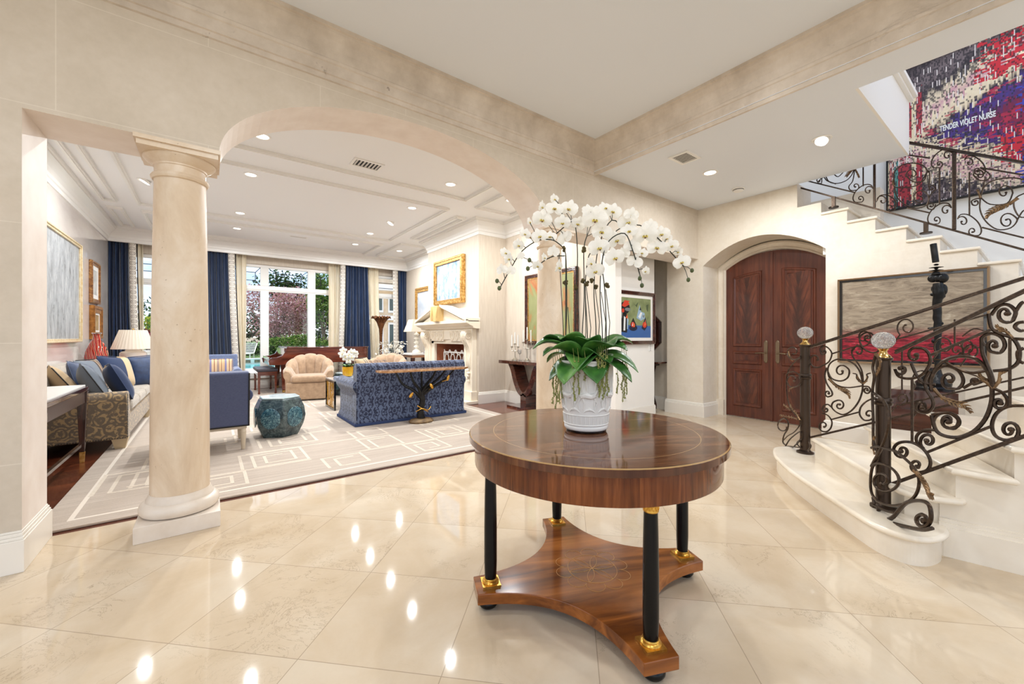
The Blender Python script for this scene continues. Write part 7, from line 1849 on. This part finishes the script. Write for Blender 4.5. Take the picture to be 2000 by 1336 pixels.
for x_ in (-.15, .15):
    for y_ in (-.43, .43): m = MB(); m.taper((x_, y_, 0), (.03, .03), (x_, y_, .39), (.05, .05)); m.lathe([(.02, 0), (.024, .02), (.018, .04)], 8, (x_, y_, 0)); m.build('leg', M_mahogx, bn)
# ---------------------------------------------------------------- palm torchiere, zigzag lamp and its table
tr = thing('floor_lamp', 'bronze palm tree torchiere standing by the narrow right window', 'floor lamp', (3.44, 10.0, .0175))
M_palmb = noisy('brown_bronze_palm', [(0.3,(74,44,24)),(0.7,(130,84,50))], 30, 4, 0.4, 0.6)
m = MB(); m.lathe([(.16, 0), (.16, .02), (.08, .04), (.035, .06), (.03, .8), (.035, 1.2), (.05, 1.4), (.09, 1.52), (.10, 1.56)], 18); m.build('trunk', M_palmb, tr)
for i in range(18):
    a = 2*PI*i/18; s = 1+.25*(i % 2); m = MB()
    P = [Vector((math.cos(a)*q*s, math.sin(a)*q*s, 1.50+z_)) for q, z_ in ((.03, -.06), (.07, .08), (.12, .17), (.17, .19), (.19, .15))]
    m.tube(P, [.012, .03, .035, .028, .008], 6); m.build('frond', M_palmb, tr)
lt2 = thing('end_table', 'white edged end table with dark panels left of the fireplace', 'end table', (4.12, 9.3, .0175))
m = MB(); m.box(-.30, .30, -.32, .32, .76, .80); m.build('tabletop', M_trimw, lt2, bevel=.004); 
m = MB(); m.box(-.28, .28, -.30, .30, .70, .76); m.build('apron', plain('copper_tint_mirror', (196,150,120), 0.15, 0.5), lt2)
for x_, y_ in ((-.26, -.28), (.26, -.28), (-.26, .28), (.26, .28)): m = MB(); m.taper((x_, y_, 0), (.04, .04), (x_, y_, .70), (.08, .08)); m.build('leg', M_darkwood, lt2)
zl = thing('table_lamp', 'stacked zigzag white lamp with a square tapered shade left of the fireplace', 'lamp', (4.10, 9.35, .8185))
m = MB(); m.lathe([(.10, 0), (.11, .02), (.10, .05), (.055, .08)] + [v for i in range(4) for v in ((.03, .10+.1*i), (.075, .15+.1*i))] + [(.03, .50), (.012, .52), (.012, .62)], 24); m.build('stacked_base', plain('ivory_lacquer', (236,230,216), 0.25), zl)
m = MB(); m.add([(-.24, -.24, .52), (.24, -.24, .52), (.24, .24, .52), (-.24, .24, .52), (-.15, -.15, .82), (.15, -.15, .82), (.15, .15, .82), (-.15, .15, .82)], [(0,1,5,4), (1,2,6,5), (2,3,7,6), (3,0,4,7)]); m.build('lamp_shade', M_shade, zl)
gp = thing('figurine', 'gilt figure on a clear stand beside the zigzag lamp', 'figurine', (4.22, 9.12, .8185))
m = MB(); m.lathe([(.05, 0), (.05, .02), (.03, .03), (.03, .22), (.05, .24)], 16); m.build('stand', M_crystal, gp)
m = MB(); m.lathe([(.03, .24), (.05, .28), (.03, .36), (.02, .40), (.03, .44), (.0005, .47)], 14); m.build('figure', M_gold, gp)
# ---------------------------------------------------------------- console by the right column with candelabra
cc = thing('console_table', 'dark rosewood console on a swept pedestal leg partly behind the right column', 'console', (4.485, 5.25, 0), FACE_NX)
m = MB(); m.box(-.62, .62, -.36, -.003, .745, .80); m.build('tabletop', M_darkwoodx, cc, bevel=.004)
for s in (-1, 1):
    m = MB(); P = smoothpath([(s*.42, 0, .745), (s*.34, 0, .62), (s*.27, 0, .44), (s*.17, 0, .28), (s*.06, 0, .21)], 4)
    pr = [(p.x, p.z) for p in P]; lo_ = [(p[0]-s*.10, p[1]+.04 if p[1] < .7 else p[1]) for p in pr]
    m.prism(pr + list(reversed(lo_)), -.30, -.06, 'y'); m.build('swept_leg', M_darkwoodx, cc)
m = MB(); m.box(-.07, .07, -.30, -.06, .03, .24); m.build('stem', M_darkwoodx, cc); m = MB(); m.box(-.40, .40, -.34, -.03, 0, .03); m.build('foot_plate', M_darkwoodx, cc)
def candelabra(label, c, h, arm):
    t = thing('candelabra', label, 'candelabra', c, 0)
    m = MB(); m.lathe([(.06, 0), (.06, .01), (.04, .02), (.012, .05), (.009, h*.6), (.016, h*.62), (.009, h*.66), (.009, h)], 16); m.build('stem', M_steel, t)
    for k, dy in enumerate((-arm, 0, arm)):
        hh = h+.03 if dy == 0 else h-.02
        m = MB()
        if dy: m.tube(smoothpath([(0, 0, h*.66), (0, dy*.5, h*.60), (0, dy, h*.68), (0, dy, hh)], 4), .006, 6)
        m.lathe([(.02, hh-.02), (.026, hh), (.014, hh+.006)], 12, (0, dy, 0)); m.build('arm', M_steel, t)
        m = MB(); m.lathe([(.010, hh), (.009, hh+.20), (.0005, hh+.205)], 12, (0, dy, 0)); m.build('candle', M_trimw, t)
candelabra('silver three branched candelabra left on the rosewood console', (4.30, 5.62, .80), .26, .09)
candelabra('taller silver candelabra on the console right beside the column', (4.30, 5.28, .80), .34, .10)
t = thing('glass_goblet', 'small clear goblet standing between the two candelabra', 'goblet', (4.28, 5.46, .80))
m = MB(); m.lathe([(.035, 0), (.035, .006), (.006, .012), (.006, .10), (.03, .13), (.036, .19), (.033, .19), (.027, .135), (.0005, .12)], 18); m.build('goblet', M_crystal, t)
